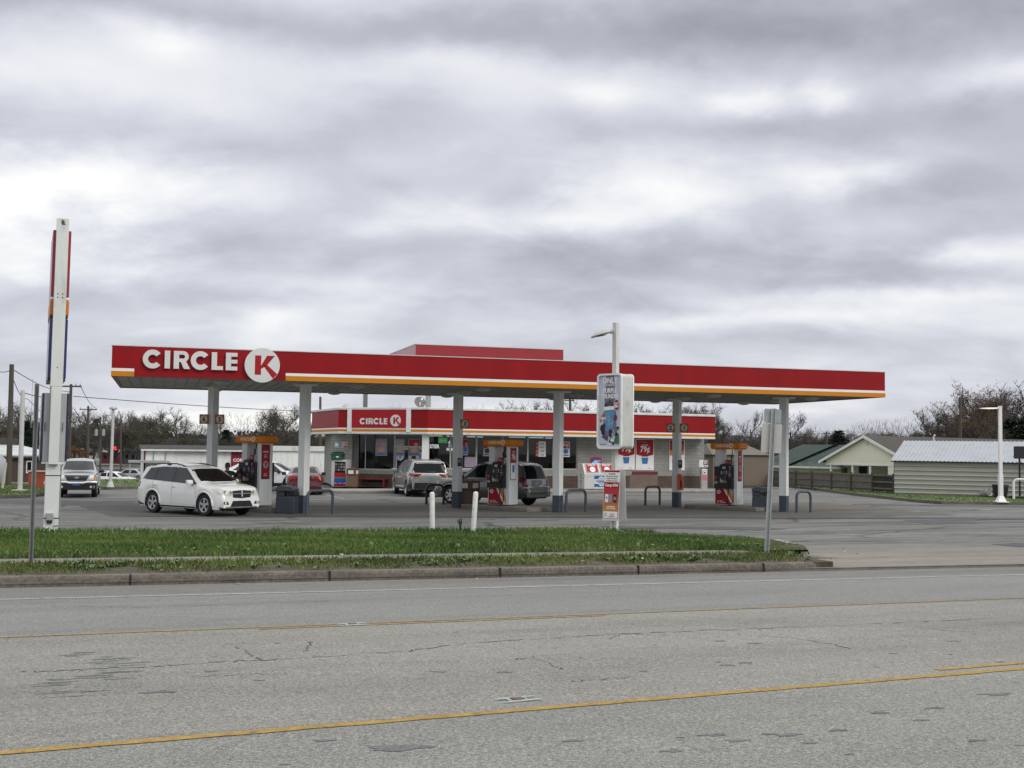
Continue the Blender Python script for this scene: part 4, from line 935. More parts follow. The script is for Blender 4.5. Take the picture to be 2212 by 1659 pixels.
for i in range(6): a = i*math.pi/3; b.add([M @ Vector((0, 0, -.085)), M @ Vector((r*math.cos(a-.05), r*math.sin(a-.05), .036)), M @ Vector((r*math.cos(a+.05), r*math.sin(a+.05), .036))], [(0, 1, 2)], 1)
b.build('reflector', [mat('dish_grey', (.20, .20, .20), .6, .15, 5), mat('dish_rib', (.08, .08, .08))], t, smooth=40)
b = MB(); b.cyl((0, 0, 0), (0, 0, q.z-ZF1-.1), .04); b.cyl(M @ Vector((0, -.2, 0)), M @ Vector((0, 0, .4)), .012); b.cyl(M @ Vector((0, 0, .36)), M @ Vector((0, 0, .46)), .06); b.build('mount', WHITE, t)
# raised walk along the shop
q0 = gr(640, 1066); q1 = gr(1545, 1064); e = (q1-q0).normalized(); n = Vector((-e.y, e.x, 0)); M = frame(q0, e, n); ln = (q1-q0).length
b = MB(); b.prism([(4.2, 0), (ln, 0), (ln+.6, .8), (ln+.6, 3.0), (2, 3), (1.6, 9), (-.4, 9), (.4, 2.4), (1.6, .5)], 0, .145, 0, M); struct('shop_walk', b, CONC, bevel=.03)

# ------------------------------------------------------------------ posters and things outside the shop
def place(o, e, x0, x1, yt, yb, off=.03, n=None):
    n = n if n is not None else Vector((-e.y, e.x, 0)); o2 = o-n*off
    a = ray_plane(x0, (yt+yb)/2, o2, n); c = ray_plane(x1, (yt+yb)/2, o2, n); top = ray_plane((x0+x1)/2, yt, o2, n); bot = ray_plane((x0+x1)/2, yb, o2, n)
    w = (c-a).length; h = top.z-bot.z; org = Vector((a.x, a.y, bot.z)); return org, w, h
def poster(name, label, cat, o, e, n, x0, x1, yt, yb, draw, group=None, off=.03, edge=.03, back=None):
    org, w, h = place(o, e, x0, x1, yt, yb, off, n)
    t = thing(name, label, cat, org, math.atan2(e.y, e.x), group); M = frame((0, 0, 0), (1, 0, 0), (0, 0, 1))
    b = MB(); b.rect(0, w, 0, h, 0, 0, M, th=.018); bo = b.build('board', back or SIGNW, t)
    b = MB(); draw(b, M, w, h); add_to(bo, b, [SIGNR, SIGNW, CUPB, INK, mat('poster_tan', (.5, .3, .2), .5, .2, 8), SIGNBLUE, GREYT, SIGNO, mat('print_green', (.05, .25, .09), .5, .15, 6), mat('print_mauve', (.32, .24, .36), .5, .25, 8)])
    return t
def d_79(b, M, w, h):
    z = .004; e = .035
    b.rect(e, w-e, h*.50, h-e, z, 0, M); n = 10
    b.prism([(e, h*.50)]+[(lerp(e, w-e, i/n), h*.50-h*.055*math.sin(math.pi*i/n)) for i in range(1, n)]+[(w-e, h*.50)], z-.002, z, 0, M)
    b.text('79¢', w/2, h*.59, h*.185, z+.004, 1, M, bold=.035, align='CENTER', sx=.95); b.text('Any size', w/2, h*.79, h*.05, z+.004, 1, M, bold=.025, align='CENTER')
    b.text('Sweeten your day', w*.12, h*.915, h*.03, z+.004, 6, M, bold=.02, sx=.8); b.text('with Polar', w*.42, h*.875, h*.03, z+.004, 6, M, bold=.02, sx=.8)
    b.prism([(w*.36, h*.20), (w*.64, h*.20), (w*.69, h*.405), (w*.31, h*.405)], z, z+.003, 2, M); b.rect(w*.29, w*.71, h*.405, h*.425, z+.003, 1, M); b.rect(w*.33, w*.67, h*.435, h*.455, z+.003, 3, M)
    b.text('Circle K', w*.66, h*.05, h*.025, z+.002, 0, M, bold=.02, sx=.9); b.rect(w*.06, w*.42, h*.055, h*.062, z+.002, 6, M)
poster('wall_poster', 'framed red and white 79 cent poster, half behind the advertising light box', 'poster', Wf, E1, N1, 1334, 1371.5, 948, 1014.5, d_79, 'framed 79 cent posters on the shop wall', .04)
poster('wall_poster', 'framed red and white 79 cent poster fully in view beside the canopy column', 'poster', Wf, E1, N1, 1373.5, 1412.5, 948.5, 1015.5, d_79, 'framed 79 cent posters on the shop wall', .04)
def d_4(b, M, w, h):
    z = .004; b.rect(.03, w-.06, h*.52, h-.02, z, 0, M); b.rect(.03, w-.06, h*.52, h*.66, z+.001, 7, M); n = 8; b.prism([(.03, h*.52)]+[(lerp(.03, w-.06, i/n), h*(.49+.03*(i/n)**2)) for i in range(n+1)]+[(w-.06, h*.52)], z-.002, z+.001, 7, M)
    b.arc(w*.5, h*.80, w*.34, w*.30, 0, 6.2832, z, z+.005, 4, M, 30); b.disc(w*.5, h*.80, w*.29, w*.29, z+.004, 0, M); b.text('$4', w*.5, h*.765, h*.075, z+.008, 1, M, bold=.04, align='CENTER')
    for i, (x, y, r, m) in enumerate(((.55, .37, .30, 4), (.42, .30, .26, 3), (.5, .24, .24, 4), (.38, .22, .16, 7))): b.disc(w*x, h*y, w*r, h*.035, z+.003+i*.002, m, M, 16)
poster('wall_poster', 'tall narrow red and white 4 dollar poster partly behind the canopy column', 'poster', Wf, E1, N1, 1446, 1479, 951, 1016, d_4, None, .04)
def simple(fn): return fn
def d_board(b, M, w, h):
    z = .004; b.rect(.04, w*.3, .05, h-.05, z, 6, M); b.rect(w*.05, w*.28, .1, h-.1, z+.002, 1, M); b.rect(w*.33, w*.52, .04, h-.04, z, 2, M); b.rect(w*.35, w*.50, h*.2, h*.8, z+.002, 6, M); b.rect(w*.68, w-.04, .04, h*.3, z, 0, M); b.rect(w*.74, w*.96, h*.35, h*.8, z, 4, M)
poster('notice_board', 'pale notice board with faded blue and red prints on the block wall', 'notice board', Wc+N2*.0, -E2, N2, 722.5, 751.5, 954, 968, d_board, None, .13, back=mat('board_pale', (.45, .45, .43), .6, .15, 5))
def d_gen(a, c, txt=None):
    def f(b, M, w, h):
        z = .004; b.rect(w*.06, w*.94, h*.55, h*.95, z, a, M); b.disc(w*.5, h*.36, w*.3, h*.16, z, c, M, 14); b.rect(w*.12, w*.88, h*.07, h*.15, z, 5, M); b.disc(w*.66, h*.66, w*.18, h*.12, z+.003, 4, M, 12)
        if txt: b.text(txt, w*.5, h*.72, h*.15, z+.006, 1, M, bold=.03, align='CENTER', sx=.9)
    return f
DIM = mat('poster_dim', (.24, .24, .27), .6, .15, 6)  # board colour darkened for the dimness behind shop glass
Gd = 'posters taped inside the shop entrance glass'
poster('window_poster', 'leftmost small bright poster high in the dark entrance window', 'poster', Wc, -E2, N2, 811, 836.5, 947.5, 984.5, d_gen(9, 4), Gd, -.07, back=DIM)
poster('window_poster', 'small bright poster above the left shop door, cut by the frame', 'poster', Wc, -E2, N2, 854, 874, 948, 984.5, d_gen(6, 4), Gd, -.07, back=DIM)
poster('window_poster', 'small bright poster above the right shop door', 'poster', Wc, -E2, N2, 882, 907, 948, 985, d_gen(0, 4), Gd, -.07, back=DIM)
def d_price(b, M, w, h):
    z = .004; b.rect(.0, w*.28, 0, h, z, 0, M)
    for i, tx in enumerate(('6.26', '8.51', '3.43', '7.63')):
        y = h*(.80-.245*i); b.text(tx, w*.64, y, h*.115, z+.002, 3, M, bold=.02, align='CENTER', sx=.9); b.rect(w*.05, w*.23, y-.02, y+h*.13, z+.003, 4, M); b.text('$', w*.35, y+h*.03, h*.06, z+.002, 3, M)
poster('price_board', 'white and red price list hanging in the shop window above the silver SUV', 'price sign', Wf, E1, N1, 1157, 1179, 953.5, 986.5, d_price, None, -.07)
poster('window_poster', 'red and white poster in the shop window left of the middle pump', 'poster', Wf, E1, N1, 1043.5, 1062, 953.5, 985.5, d_gen(0, 3), None, -.07, back=DIM)
poster('window_poster', 'pale blue drink poster in the last shop window beside the yellow boxes', 'poster', Wf, E1, N1, 1213, 1231, 954, 987, d_gen(0, 2, '$0.99'), None, -.07)
poster('window_poster', 'narrow red and white poster in the shop window right of the bird-topped column', 'poster', Wf, E1, N1, 998, 1011.5, 948, 983.5, d_gen(0, 5), None, -.07, back=DIM)
poster('window_poster', 'large faded mauve poster low in the shop window behind the dark car', 'poster', Wf, E1, N1, 1003.5, 1027, 987, 1009, lambda b, M, w, h: (b.rect(.03, w-.03, .03, h-.03, .004, 9, M), b.disc(w*.5, h*.66, w*.22, w*.22, .007, 6, M)), None, -.07, back=mat('faded', (.3, .25, .28), .6, .2, 3))
t = poster('window_sign', 'green window sign near the white neon lettering', 'sign', Wf, E1, N1, 947, 966, 945.5, 957, lambda b, M, w, h: b.text('chime', w/2, h*.35, h*.4, .004, 1, M, bold=.03, align='CENTER'), None, -.07, back=mat('sign_green', (.03, .22, .06), .4, .1, 4, emit=((.03, .25, .06), .5)))
def neon(lines, x0, x1, yt, yb, label):
    org, w, h = place(Wf, E1, x0, x1, yt, yb, -.07, N1); t = thing('window_lettering', label, 'sign', org, A_ST); M = frame((0, 0, 0), (1, 0, 0), (0, 0, 1)); b = MB(); n = len(lines)
    for i, l in enumerate(lines): b.text(l, w/2, h*(n-1-i)/n, h/n*.8, 0, 0, M, bold=.03, align='CENTER', sx=.9)
    b.build('letters', mat('lit_white', (.8, .85, .85), .5, .02, 2, emit=((.8, .9, .9), .55)), t)
neon(['STER'], 931, 946, 958, 968, 'slanted white window lettering reading STER next to the porch post'); neon(['da', '10', 'FOR'], 962, 982, 950, 974, 'bright white window lettering in three rows below the green sign')
# yellow boxes and boxed stack just inside the glass
def stack(name, label, cat, o, e, n, x0, x1, yt, yb, dep, rows, mats, off, group=None):
    org, w, h = place(o, e, x0, x1, yt, yb, off, n); t = thing(name, label, cat, org, math.atan2(e.y, e.x), group)
    for k in range(rows):
        b = MB(); b.box(random.uniform(0, .03), w-random.uniform(0, .03), 0, dep, h*k/rows+.004, h*(k+1)/rows); b.rect(w*.1, w*.9, h*(k+.25)/rows, h*(k+.6)/rows, .002, 1, frame((0, 0, 0), (1, 0, 0), (0, 0, 1))); b.build('box', mats, t)
    return t
stack('boxed_goods', 'stack of yellow cartons in the last shop window', 'cartons', Wf, E1, N1, 1211, 1240, 988, 1012, .5, 2, [mat('carton_yellow', (.42, .32, .06), .6, .15, 5), mat('carton_mark', (.22, .17, .03), .6)], -.4)
stack('boxed_goods', 'tall stack of white and blue drink packs in the entrance window', 'drink packs', Wc, -E2, N2, 790, 803, 957, 1010, .35, 13, [mat('pack_white', (.45, .47, .52), .5, .2, 9), mat('pack_blue', (.03, .05, .22), .5)], -.4)
# outside the entrance: cylinder cabinet, bag, bin, bench, striped cane
p = at(731, 1052, 68.0); p.z = .15; t = thing('freezer_cabinet', 'white glass door freezer with red and blue front beside the entrance', 'freezer', p, R(-14))
s_ = p.y/FPX; W_ = 34*s_; H_ = 58*s_
b = MB(); b.box(-W_/2, W_/2, 0, .75, .06, H_); b.box(-W_/2+.05, W_/2-.05, .03, .7, 0, .06); b.build('cabinet_body', mat('freezer_white', (.56, .55, .56), .4, .08, 3, dirt=.2), t, bevel=.015)
b = MB(); b.rect(-W_*.28, W_*.46, H_*.52, H_*.93, 0, 0, frame((0, -.004, 0), (1, 0, 0), (0, 0, 1))); b.build('glass_door', GLASS, t); d_ = b
b = MB(); M = frame((0, -.006, 0), (1, 0, 0), (0, 0, 1))
for z in (.60, .70, .80): 
    for i in range(4): b.rect(-W_*.26+i*.17, -W_*.26+i*.17+.12, H_*z, H_*(z+.07), .003, random.choice((1, 3, 3)), M)
b.build('contents', [SIGNR, mat('pack_grey', (.22, .22, .23), .6, .3, 9), SIGNBLUE, mat('pack_dark', (.10, .10, .11), .6, .3, 9)], t)
b = MB(); b.rect(-W_*.30, W_*.5, H_*.36, H_*.52, 0, 0, M); b.rect(-W_*.30, W_*.5, H_*.32, H_*.36, 0, 2, M); n = 10; b.prism([(-W_*.30, H_*.32), (-W_*.30, H_*.14)]+[(lerp(-W_*.3, W_*.5, i/n), H_*(.14+.02*math.sin(i*1.6))) for i in range(1, n)]+[(W_*.5, H_*.14), (W_*.5, H_*.32)], -.002, 0, 1, M); b.rect(-W_*.30, W_*.5, H_*.03, H_*.12, 0, 0, M)
b.build('front_print', [SIGNR, SIGNBLUE, mat('print_green', (.05, .25, .09))], t)
b = MB(); M2 = frame((-W_/2-.003, .6, 0), (0, -1, 0), (0, 0, 1)); b.text('ICE', .25, H_*.6, .22, .0, 0, M2, bold=.03, align='CENTER'); b.rect(.05, .45, H_*.3, H_*.5, 0, 0, M2); b.build('side_print', SIGNBLUE, t)
t = thing('green_crate', 'green plastic crate on top of the glass door freezer', 'crate', (p.x-.1, p.y+.2, .15+H_), R(-14)); b = MB(); b.box(-.33, .33, -.25, .25, 0, .36); b.build('crate_body', mat('crate_green', (.012, .085, .035), .5, .3, 7), t, bevel=.02)
b = MB()
for k in range(7): b.box(-.3+k*.09, -.24+k*.09, -.2, .2, .361, .42+.06*random.random(), 0)
b.box(-.39, .39, -.28, .28, .29, .335); b.build('rim', mat('crate_rim', (.010, .06, .028), .5, .3, 7), t)
b = MB(); b.disc(.08, .17, .09, .04, 0, 0, frame((0, -.253, 0), (1, 0, 0), (0, 0, 1))); b.build('label_plate', SIGNW, t)
q = at(761, 1053, 67.3); brown_bin((q.x, q.y, .15), R(-14), 'brown square litter bin beside the glass door freezer at the shop', 1.08, .26)
q = gr(805, 1052, .15); t = thing('red_table', 'long low red wooden table under the entrance window', 'table', (q.x, q.y+.3, .15), R(-23)); rm = mat('red_stain', (.20, .018, .02), .6, .3, 4)
b = MB(); b.box(-.9, .9, -.3, .3, .42, .49); b.build('tabletop', rm, t, bevel=.008)
for x in (-.82, .82):
    for y in (-.24, .24): b = MB(); b.box(x-.04, x+.04, y-.04, y+.04, 0, .42); b.build('leg', rm, t)
t2 = thing('firewood_bundle', 'dark bundles of split firewood stacked under the red table', 'firewood', (q.x, q.y+.3, .15), R(-23)); b = MB()
for k in range(22): x, z = -.7+(k % 11)*.14, .065+(k//11)*.13; b.cyl((x, -.2, z), (x+random.uniform(-.02, .02), .2, z), .06, n=7)
b.build('logs', mat('bark', (.05, .04, .03), .9, .4, 9), t2)
q = gr(842, 1050, .15); t = thing('striped_cane', 'red and white striped candy cane pole by the shop door', 'decoration', (q.x, q.y, .15)); pts = [(0, 0, .0), (.02, 0, .3), (.06, 0, .6), (.09, 0, .9), (.10, 0, 1.1), (.06, 0, 1.24), (-.03, 0, 1.27), (-.1, 0, 1.2), (-.12, 0, 1.08)]
for mi, nm, m in ((0, 'white_stripe', SIGNW), (1, 'red_stripe', SIGNR)):
    b = MB()
    for i in range(len(pts)-1):
        a_, c_ = Vector(pts[i]), Vector(pts[i+1])
        for k in range(2):
            if k == mi: b.tube([a_.lerp(c_, k/2), a_.lerp(c_, (k+1)/2)], .045, 8)
    b.build(nm, m, t)
# ice chest with two sloping doors
p = gr(1262, 1058.5, .15); t = thing('ice_chest', 'white ice chest with red sloped doors and blue front label', 'ice chest', p, A_ST-R(3)); k = p.y/FPX
W_, H1_, H2_, D_ = 1.95, .93, 1.5, 1.0
pr = [(0, .06), (D_, .06), (D_, H2_), (.32, H2_), (0, H1_)]
b = MB(); b.prism(pr, 0, W_, 0, frame((0, 0, 0), (0, 1, 0), (0, 0, 1))); b.box(.06, W_-.06, .08, D_-.06, 0, .06)
b.build('chest_body', mat('chest_white', (.60, .60, .57), .4, .08, 2, dirt=.25), t, bevel=.02)
Md = frame((0, 0, H1_), (1, 0, 0), (0, .32, H2_-H1_)); sl = math.hypot(.32, H2_-H1_)
for x in (.13, 1.03):
    b = MB(); b.rect(x, x+.80, .05, sl-.03, .03, 0, Md, th=.03); d_ = b.build('chest_door', mat('door_trim', (.36, .33, .30), .4, .1, 4), t, bevel=.01)
    b = MB(); b.rect(x+.06, x+.74, .10, sl-.07, .034, 0, Md); b.disc(x+.42, sl*.40, .17, .17, .038, 1, Md); b.text('PURE ICE', x+.40, sl*.74, .09, .038, 1, Md, bold=.03, align='CENTER', sx=.9); b.text('8 LB', x+.42, sl*.36, .09, .042, 2, Md, bold=.02, align='CENTER'); b.build('door_print', [SIGNR, SIGNW, GREYT], d_)
b = MB(); Mf2 = frame((0, -.002, 0), (1, 0, 0), (0, 0, 1)); b.rect(.62, 1.72, .18, .82, 0, 0, Mf2); b.rect(.63, 1.71, .36, .62, .003, 1, Mf2); b.disc(1.06, .5, .22, .28, .005, 1, Mf2); b.disc(1.06, .5, .20, .25, .0055, 2, Mf2); b.text('Home City', 1.17, .43, .17, .009, 0, Mf2, bold=.03, align='CENTER', sx=.9)
b.build('front_label', [SIGNBLUE, SIGNW, mat('label_pale', (.42, .5, .55), .5, .1, 5)], t)
b = MB(); Ml = frame((-.003, D_, 0), (0, -1, 0), (0, 0, 1))
for i, c in enumerate('ICE'): b.text(c, .5, 1.02-i*.36, .25, 0, 0, Ml, bold=.03, align='CENTER')
b.build('side_letters', SIGNBLUE, t)
t3 = thing('ice_sign', 'arched blue and red sign standing on the ice chest', 'sign', (p.x+E1.x*1.0+N1.x*.55, p.y+E1.y*1.0+N1.y*.55, .15+H2_), A_ST-R(3)); n = 14
ar = [(-.37, 0), (.37, 0), (.37, .25)]+[(.37*math.cos(math.pi*i/n), .25+.15*math.sin(math.pi*i/n)) for i in range(1, n)]+[(-.37, .25)]
M = frame((0, 0, 0), (1, 0, 0), (0, 0, 1)); b = MB(); b.prism(ar, -.02, 0, 0, M); b.build('board', SIGNR, t3)
b = MB(); b.prism([(x*.86, y*.84) for x, y in ar], .0, .004, 0, M); b.prism([(-.32, .0), (.32, .0), (.1, .09), (-.02, .2), (-.14, .13)], .004, .007, 1, M); b.text('ICE BLOCK', .1, .13, .07, .009, 2, M, bold=.03, align='CENTER', sx=.8); b.build('print', [mat('deep_blue', (.03, .05, .20), .4, .3, 9), mat('pale_ice', (.3, .45, .6), .4, .3, 12), SIGNW], t3)
# painted strip and lighter patch on the brown base are repaired wall: thin panels
poster('wall_panel', 'faded tan panel over the brown base under the 79 cent posters', 'panel', Wf, E1, N1, 1360, 1421, 1026, 1054, lambda b, M, w, h: b.rect(.01, w-.01, .01, h-.01, .003, 0, M) if False else b.rect(.02, w-.02, h-.03, h-.02, .002, 6, M), None, .03, back=mat('tan_patch', (.165, .125, .095), .85, .12, 2, fine=.15))
poster('wall_strip', 'dull maroon painted strip under the 79 cent posters', 'panel', Wf, E1, N1, 1366, 1421, 1018.5, 1025.5, lambda b, M, w, h: b.rect(.01, w-.01, .01, h-.01, .002, 6, M) if False else b.rect(.02, w-.02, .01, .02, .002, 0, M), None, .035, back=mat('maroon', (.13, .018, .025), .7, .2, 3))
# air machine at the right-hand corner
p = gr(1519, 1057, .1); t = thing('air_machine', 'slim white tyre air machine with signs at the shop corner', 'air machine', p, R(8)); k = p.y/FPX
b = MB(); b.box(-.17, .22, -.17, .17, 0, 1.25); b.box(-.12, .14, -.12, .12, 1.25, 1.33); b.build('machine_body', mat('machine_grey', (.40, .39, .38), .5, .15, 4), t, bevel=.015)
b = MB(); b.box(-.32, .24, -.2, .2, 1.36, 1.80); b.build('sign_box', WHITE, t, bevel=.015)
b = MB(); M = frame((0, -.203, 0), (1, 0, 0), (0, 0, 1)); b.rect(-.06, .22, 1.5, 1.78, 0, 0, M); k_disc(b, M, .08, 1.65, .10, .001, .004, 1, 0, 24); b.text('SALE', .08, 1.39, .07, .0, 3, M, bold=.03, align='CENTER')
M = frame((0, -.172, 0), (1, 0, 0), (0, 0, 1)); b.rect(-.14, .2, 1.17, 1.24, 0, 1, M); b.rect(-.05, .17, .92, 1.13, 0, 1, M); b.rect(.0, .1, .98, 1.07, .003, 3, M); b.rect(-.12, .2, .55, .88, 0, 4, M); b.build('prints', [mat('dark_maroon', (.10, .012, .03), .5), SIGNW, SIGNR, INK, mat('pinkish', (.55, .16, .20), .5, .3, 9)], t)

# ------------------------------------------------------------------ vehicles
UNDER = mat('underbody', (.012, .012, .013), .85, .2, 6)
def paint(n, c, rough=.28, metal=.0): return mat('car_paint_'+n, c, rough*.75, .03, 1.5, metal=metal, coat=.9)
PW, PS, PSB, PM = paint('white', (.82, .82, .79)), paint('silver', (.33, .34, .335), .3, .55), paint('pewter', (.145, .148, .145), .3, .5), paint('maroon', (.085, .006, .010), .25)
def pl(x, tab): return float(np.interp(x, [q[0] for q in tab], [q[1] for q in tab]))
class Car: pass
def car_body(sp):
    L, W = sp['L'], sp['W']; rw = sp['rw']; ax = sp['axles']; ra = rw+.06
    xs = set(np.round(np.linspace(-L/2, L/2, 64), 4))
    for a in ax:
        for k in range(-12, 13): xs.add(round(a+ra*math.sin(k*math.pi/24), 4))
        xs |= {round(a-ra-.004, 4), round(a+ra+.004, 4)}
    for q in sp['top']: xs.add(round(q[0], 4))
    xs = sorted(x for x in xs if -L/2 <= x <= L/2)
    gc = sp.get('clear', .22); tum = sp.get('tumble', .34)
    rows = []
    for x in xs:
        zt = pl(x, sp['top']); zb = gc
        e = abs(x)/(L/2); w = W/2*(1-sp.get('taper', .13)*max(0, (e-.70)/.30)**2.2)
        zb = gc+(.07 if e > .93 else 0)
        dcl = (sp['W']/2-w)
        for a in ax:
            d = abs(x-a)
            if d < ra: zb = max(zb, rw+math.sqrt(max(0, ra*ra-d*d)))
        zb = min(zb, zt-.08); zs = min(pl(x, sp['belt']), zt-.035)
        zs = max(zs, zb+.03)
        ze = max(zs+.005, zt-sp.get('crown', .07)); yr = w*.925-tum*max(0, ze-zs)
        cr = .025+.03*min(1, max(0, zt-zs)/.4)
        r = [(0, zb), (w*.80, zb), (w*.955, zb+.004), (w*.985, lerp(zb, zs, .12)), (w, lerp(zb, zs, .38)), (w*.998, lerp(zb, zs, .62)), (w*.985, lerp(zb, zs, .84)), (w*.955, zs-.004),
             (w*.93, zs+.004), (lerp(w*.925, yr, .33), lerp(zs, ze, .33)), (lerp(w*.925, yr, .66), lerp(zs, ze, .66)), (yr, ze), (yr-.05, lerp(ze, zt-cr, .7)), (yr*.72, zt-cr*.45), (yr*.36, zt-cr*.12), (0, zt)]
        rows.append((x, r))
    m = len(rows[0][1]); b = MB(); vs = []
    for x, r in rows:
        vs += [(x, y, z) for y, z in r]+[(x, -y, z) for y, z in r[1:-1][::-1]]
    k = 2*m-2; fs = []; mi = []
    for i in range(len(rows)-1):
        for j in range(k):
            fs.append((i*k+j, i*k+(j+1) % k, (i+1)*k+(j+1) % k, (i+1)*k+j)); mi.append(1 if j in (0, 1, k-1, k-2) else 0)
    b.add(vs, fs); b.m = mi
    b.add([], []); b.f.append(list(range(k))); b.m.append(0); b.f.append([(len(rows)-1)*k+j for j in range(k)][::-1]); b.m.append(0)
    return b
def resample(p, n):
    p = [Vector(q) for q in p]; d = [0]
    for a, c in zip(p, p[1:]): d.append(d[-1]+(c-a).length)
    return [Vector((float(np.interp(d[-1]*i/(n-1), d, [q[0] for q in p])), float(np.interp(d[-1]*i/(n-1), d, [q[1] for q in p])))) for i in range(n)]
def decal(bv, bot, top, mode, off=.006, n=14, m=7, side=1, thick=.0):
    """a panel lying on the body: bot and top are outlines in (x,z), (y,z) or (x,y)"""
    A, Bq = resample(bot, n), resample(top, n); vs = []; b = MB(); ok = []
    for j in range(m):
        for i in range(n):
            q = A[i].lerp(Bq[i], j/(m-1))
            if mode == 'side': o, d = Vector((q.x, 3*side, q.y)), Vector((0, -side, 0))
            elif mode == 'front': o, d = Vector((5, q.x*side, q.y)), Vector((-1, 0, 0))
            elif mode == 'rear': o, d = Vector((-5, q.x*side, q.y)), Vector((1, 0, 0))
            else: o, d = Vector((q.x, q.y*side, 4)), Vector((0, 0, -1))
            h = bv.ray_cast(o, d)
            if h[0] is None: vs.append(None)
            else: vs.append(h[0]+(h[1]*off if h[1].dot(d) < 0 else -h[1]*off))
    idx = {}; out = []
    for i, v in enumerate(vs):
        if v is not None: idx[i] = len(out); out.append(v)
    fs = []
    for j in range(m-1):
        for i in range(n-1):
            f = [j*n+i, j*n+i+1, (j+1)*n+i+1, (j+1)*n+i]
            if all(q in idx for q in f): fs.append([idx[q] for q in f])
    b.add(out, fs); return b
def wheel_mesh(rw, wd, spokes, hub=.66):
    t = MB(); M = Matrix.Rotation(math.pi/2, 4, 'X')
    t.lathe([(rw*.64, -wd/2+.01), (rw*.70, -wd/2), (rw*.93, -wd/2+.005), (rw*.985, -wd/2+.03), (rw, -wd/4), (rw, wd/4), (rw*.985, wd/2-.03), (rw*.93, wd/2-.005), (rw*.70, wd/2), (rw*.64, wd/2-.01), (rw*.60, 0), (rw*.64, -wd/2+.01)], 30, 0, M)
    r = MB(); z = wd/2-.012
    r.lathe([(rw*.66, z), (rw*.63, z+.008), (rw*.585, z), (rw*.56, z-.05)], 30, 0, M); r.lathe([(0, z-.008), (rw*.12, z-.006), (rw*.14, z-.03)], 16, 0, M)
    r.lathe([(0, z-.06), (rw*.57, z-.06)], 20, 1, M)
    for k in range(spokes):
        a = 2*math.pi*k/spokes+math.pi/2; c, s = math.cos(a), math.sin(a); w0, w1 = rw*.075, rw*.13
        P = [(rw*.10, -w0), (rw*.60, -w1), (rw*.60, w1), (rw*.10, w0)]
        r.prism([(x*c-y*s, x*s+y*c) for x, y in P], z-.035, z-.006, 0, M)
    return t, r
def make_car(name, label, cat, sp, loc, rz, group=None):
    t = thing(name, label, cat, (loc[0], loc[1], loc[2] if len(loc) > 2 else 0.0), rz, group)
    bb = car_body(sp); body = bb.build('body', [sp['paint'], UNDER], t, smooth=38)
    bv = BVHTree.FromPolygons([Vector(v) for v in bb.v], bb.f)
    L, W, rw = sp['L'], sp['W'], sp['rw']
    def part(nm, ma, bot, top, mode, sides=(1, -1), par=t, off=.006, **k):
        for s in sides:
            d = decal(bv, bot, top, mode, off, side=s, **k)
            if d.f: o = d.build(nm, ma, par, smooth=60)
    for bot, top in sp.get('side_glass', []): part('side_window', sp.get('glass', GLASS), bot, top, 'side')
    if 'pillars' in sp:
        for bot, top in sp['pillars']: part('pillar_trim', INK, bot, top, 'side', off=.004)
    b0, t0 = sp['wind']; 
    for nm, (bq, tq) in (('windshield', sp['wind']), ('rear_window', sp.get('rearg', (None, None)))):
        if bq is None: continue
        part(nm, sp.get('glassw', GLASS) if nm == 'windshield' else GLASS, bq, tq, 'top' if len(bq[0]) == 2 and nm in sp.get('topmode', ('windshield', 'rear_window')) else ('front' if nm == 'windshield' else 'rear'), sides=(1,), n=16, m=9)
    for nm, m, bot, top, mode, sides in sp.get('parts', []): part(nm, m, bot, top, mode, sides, off=.009, n=12, m=6)
    tm, rm = wheel_mesh(rw, sp.get('tw', .225), sp.get('spokes', 5))
    tyre = rim = None
    for a in sp['axles']:
        for s in (1, -1):
            y = s*(W/2-sp.get('tw', .225)/2-.02)
            if tyre is None: w_ = tm.build('wheel', RUB, t, smooth=40); r_ = rm.build('rim', [sp.get('rimm', ALU), INK], w_, smooth=30); tyre, rim = w_, r_
            else: w_ = tyre.copy(); COL.objects.link(w_); w_.parent = t; r_ = rim.copy(); COL.objects.link(r_); r_.parent = w_
            w_.location = (a, y, rw); w_.rotation_euler = (0, 0, math.pi if s > 0 else 0)
    for a in sp['axles']:                             # dark inner wheel wells
        pass
    if sp.get('flare'):
        for s in (1, -1):
            b = MB()
            for a in sp['axles']:
                pts = []
                for k in range(0, 15):
                    an = math.pi*k/14; x = a+(rw+.085)*math.cos(an); z = rw+(rw+.085)*math.sin(an); h = bv.ray_cast(Vector((x, 3*s, max(z, .33))), Vector((0, -s, 0)))
                    if h[0] is not None: pts.append(Vector((x, h[0].y-.012*s, max(z, .33))))
                if len(pts) > 4: b.tube(pts, .045, 8)
            b.build('wheel_flare', sp['paint'], t, smooth=60)
    mx_ = sp.get('mirror')
    if mx_:
        for s in (1, -1):
            b = MB(); y = s*(W/2+.02); x, z = mx_; b.prism([(-.07, -.075), (.05, -.085), (.08, .0), (.05, .085), (-.07, .085)], 0, .22, 0, frame((x, y-(.0 if s > 0 else .22)+(-.03 if s > 0 else .03), z), (1, 0, 0), (0, 0, 1)) @ Matrix(((1, 0, 0, 0), (0, 1, 0, 0), (0, 0, -1, 0), (0, 0, 0, 1))))
            b.box(x-.04, x+.04, min(y-s*.14, y), max(y-s*.14, y), z-.11, z-.07, 1)
            b.build('wing_mirror', [sp.get('mirrorm', sp['paint']), INK], t, smooth=30, bevel=.025)
    for x, z in sp.get('handles', []):
        for s in (1, -1):
            h = bv.ray_cast(Vector((x, 3*s, z)), Vector((0, -s, 0)))
            if h[0] is not None: b = MB(); y = h[0].y; b.box(x-.10, x+.10, min(y, y+s*.035), max(y, y+s*.035), z-.022, z+.022); b.build('door_handle', sp.get('handlem', sp['paint']), t, bevel=.012)
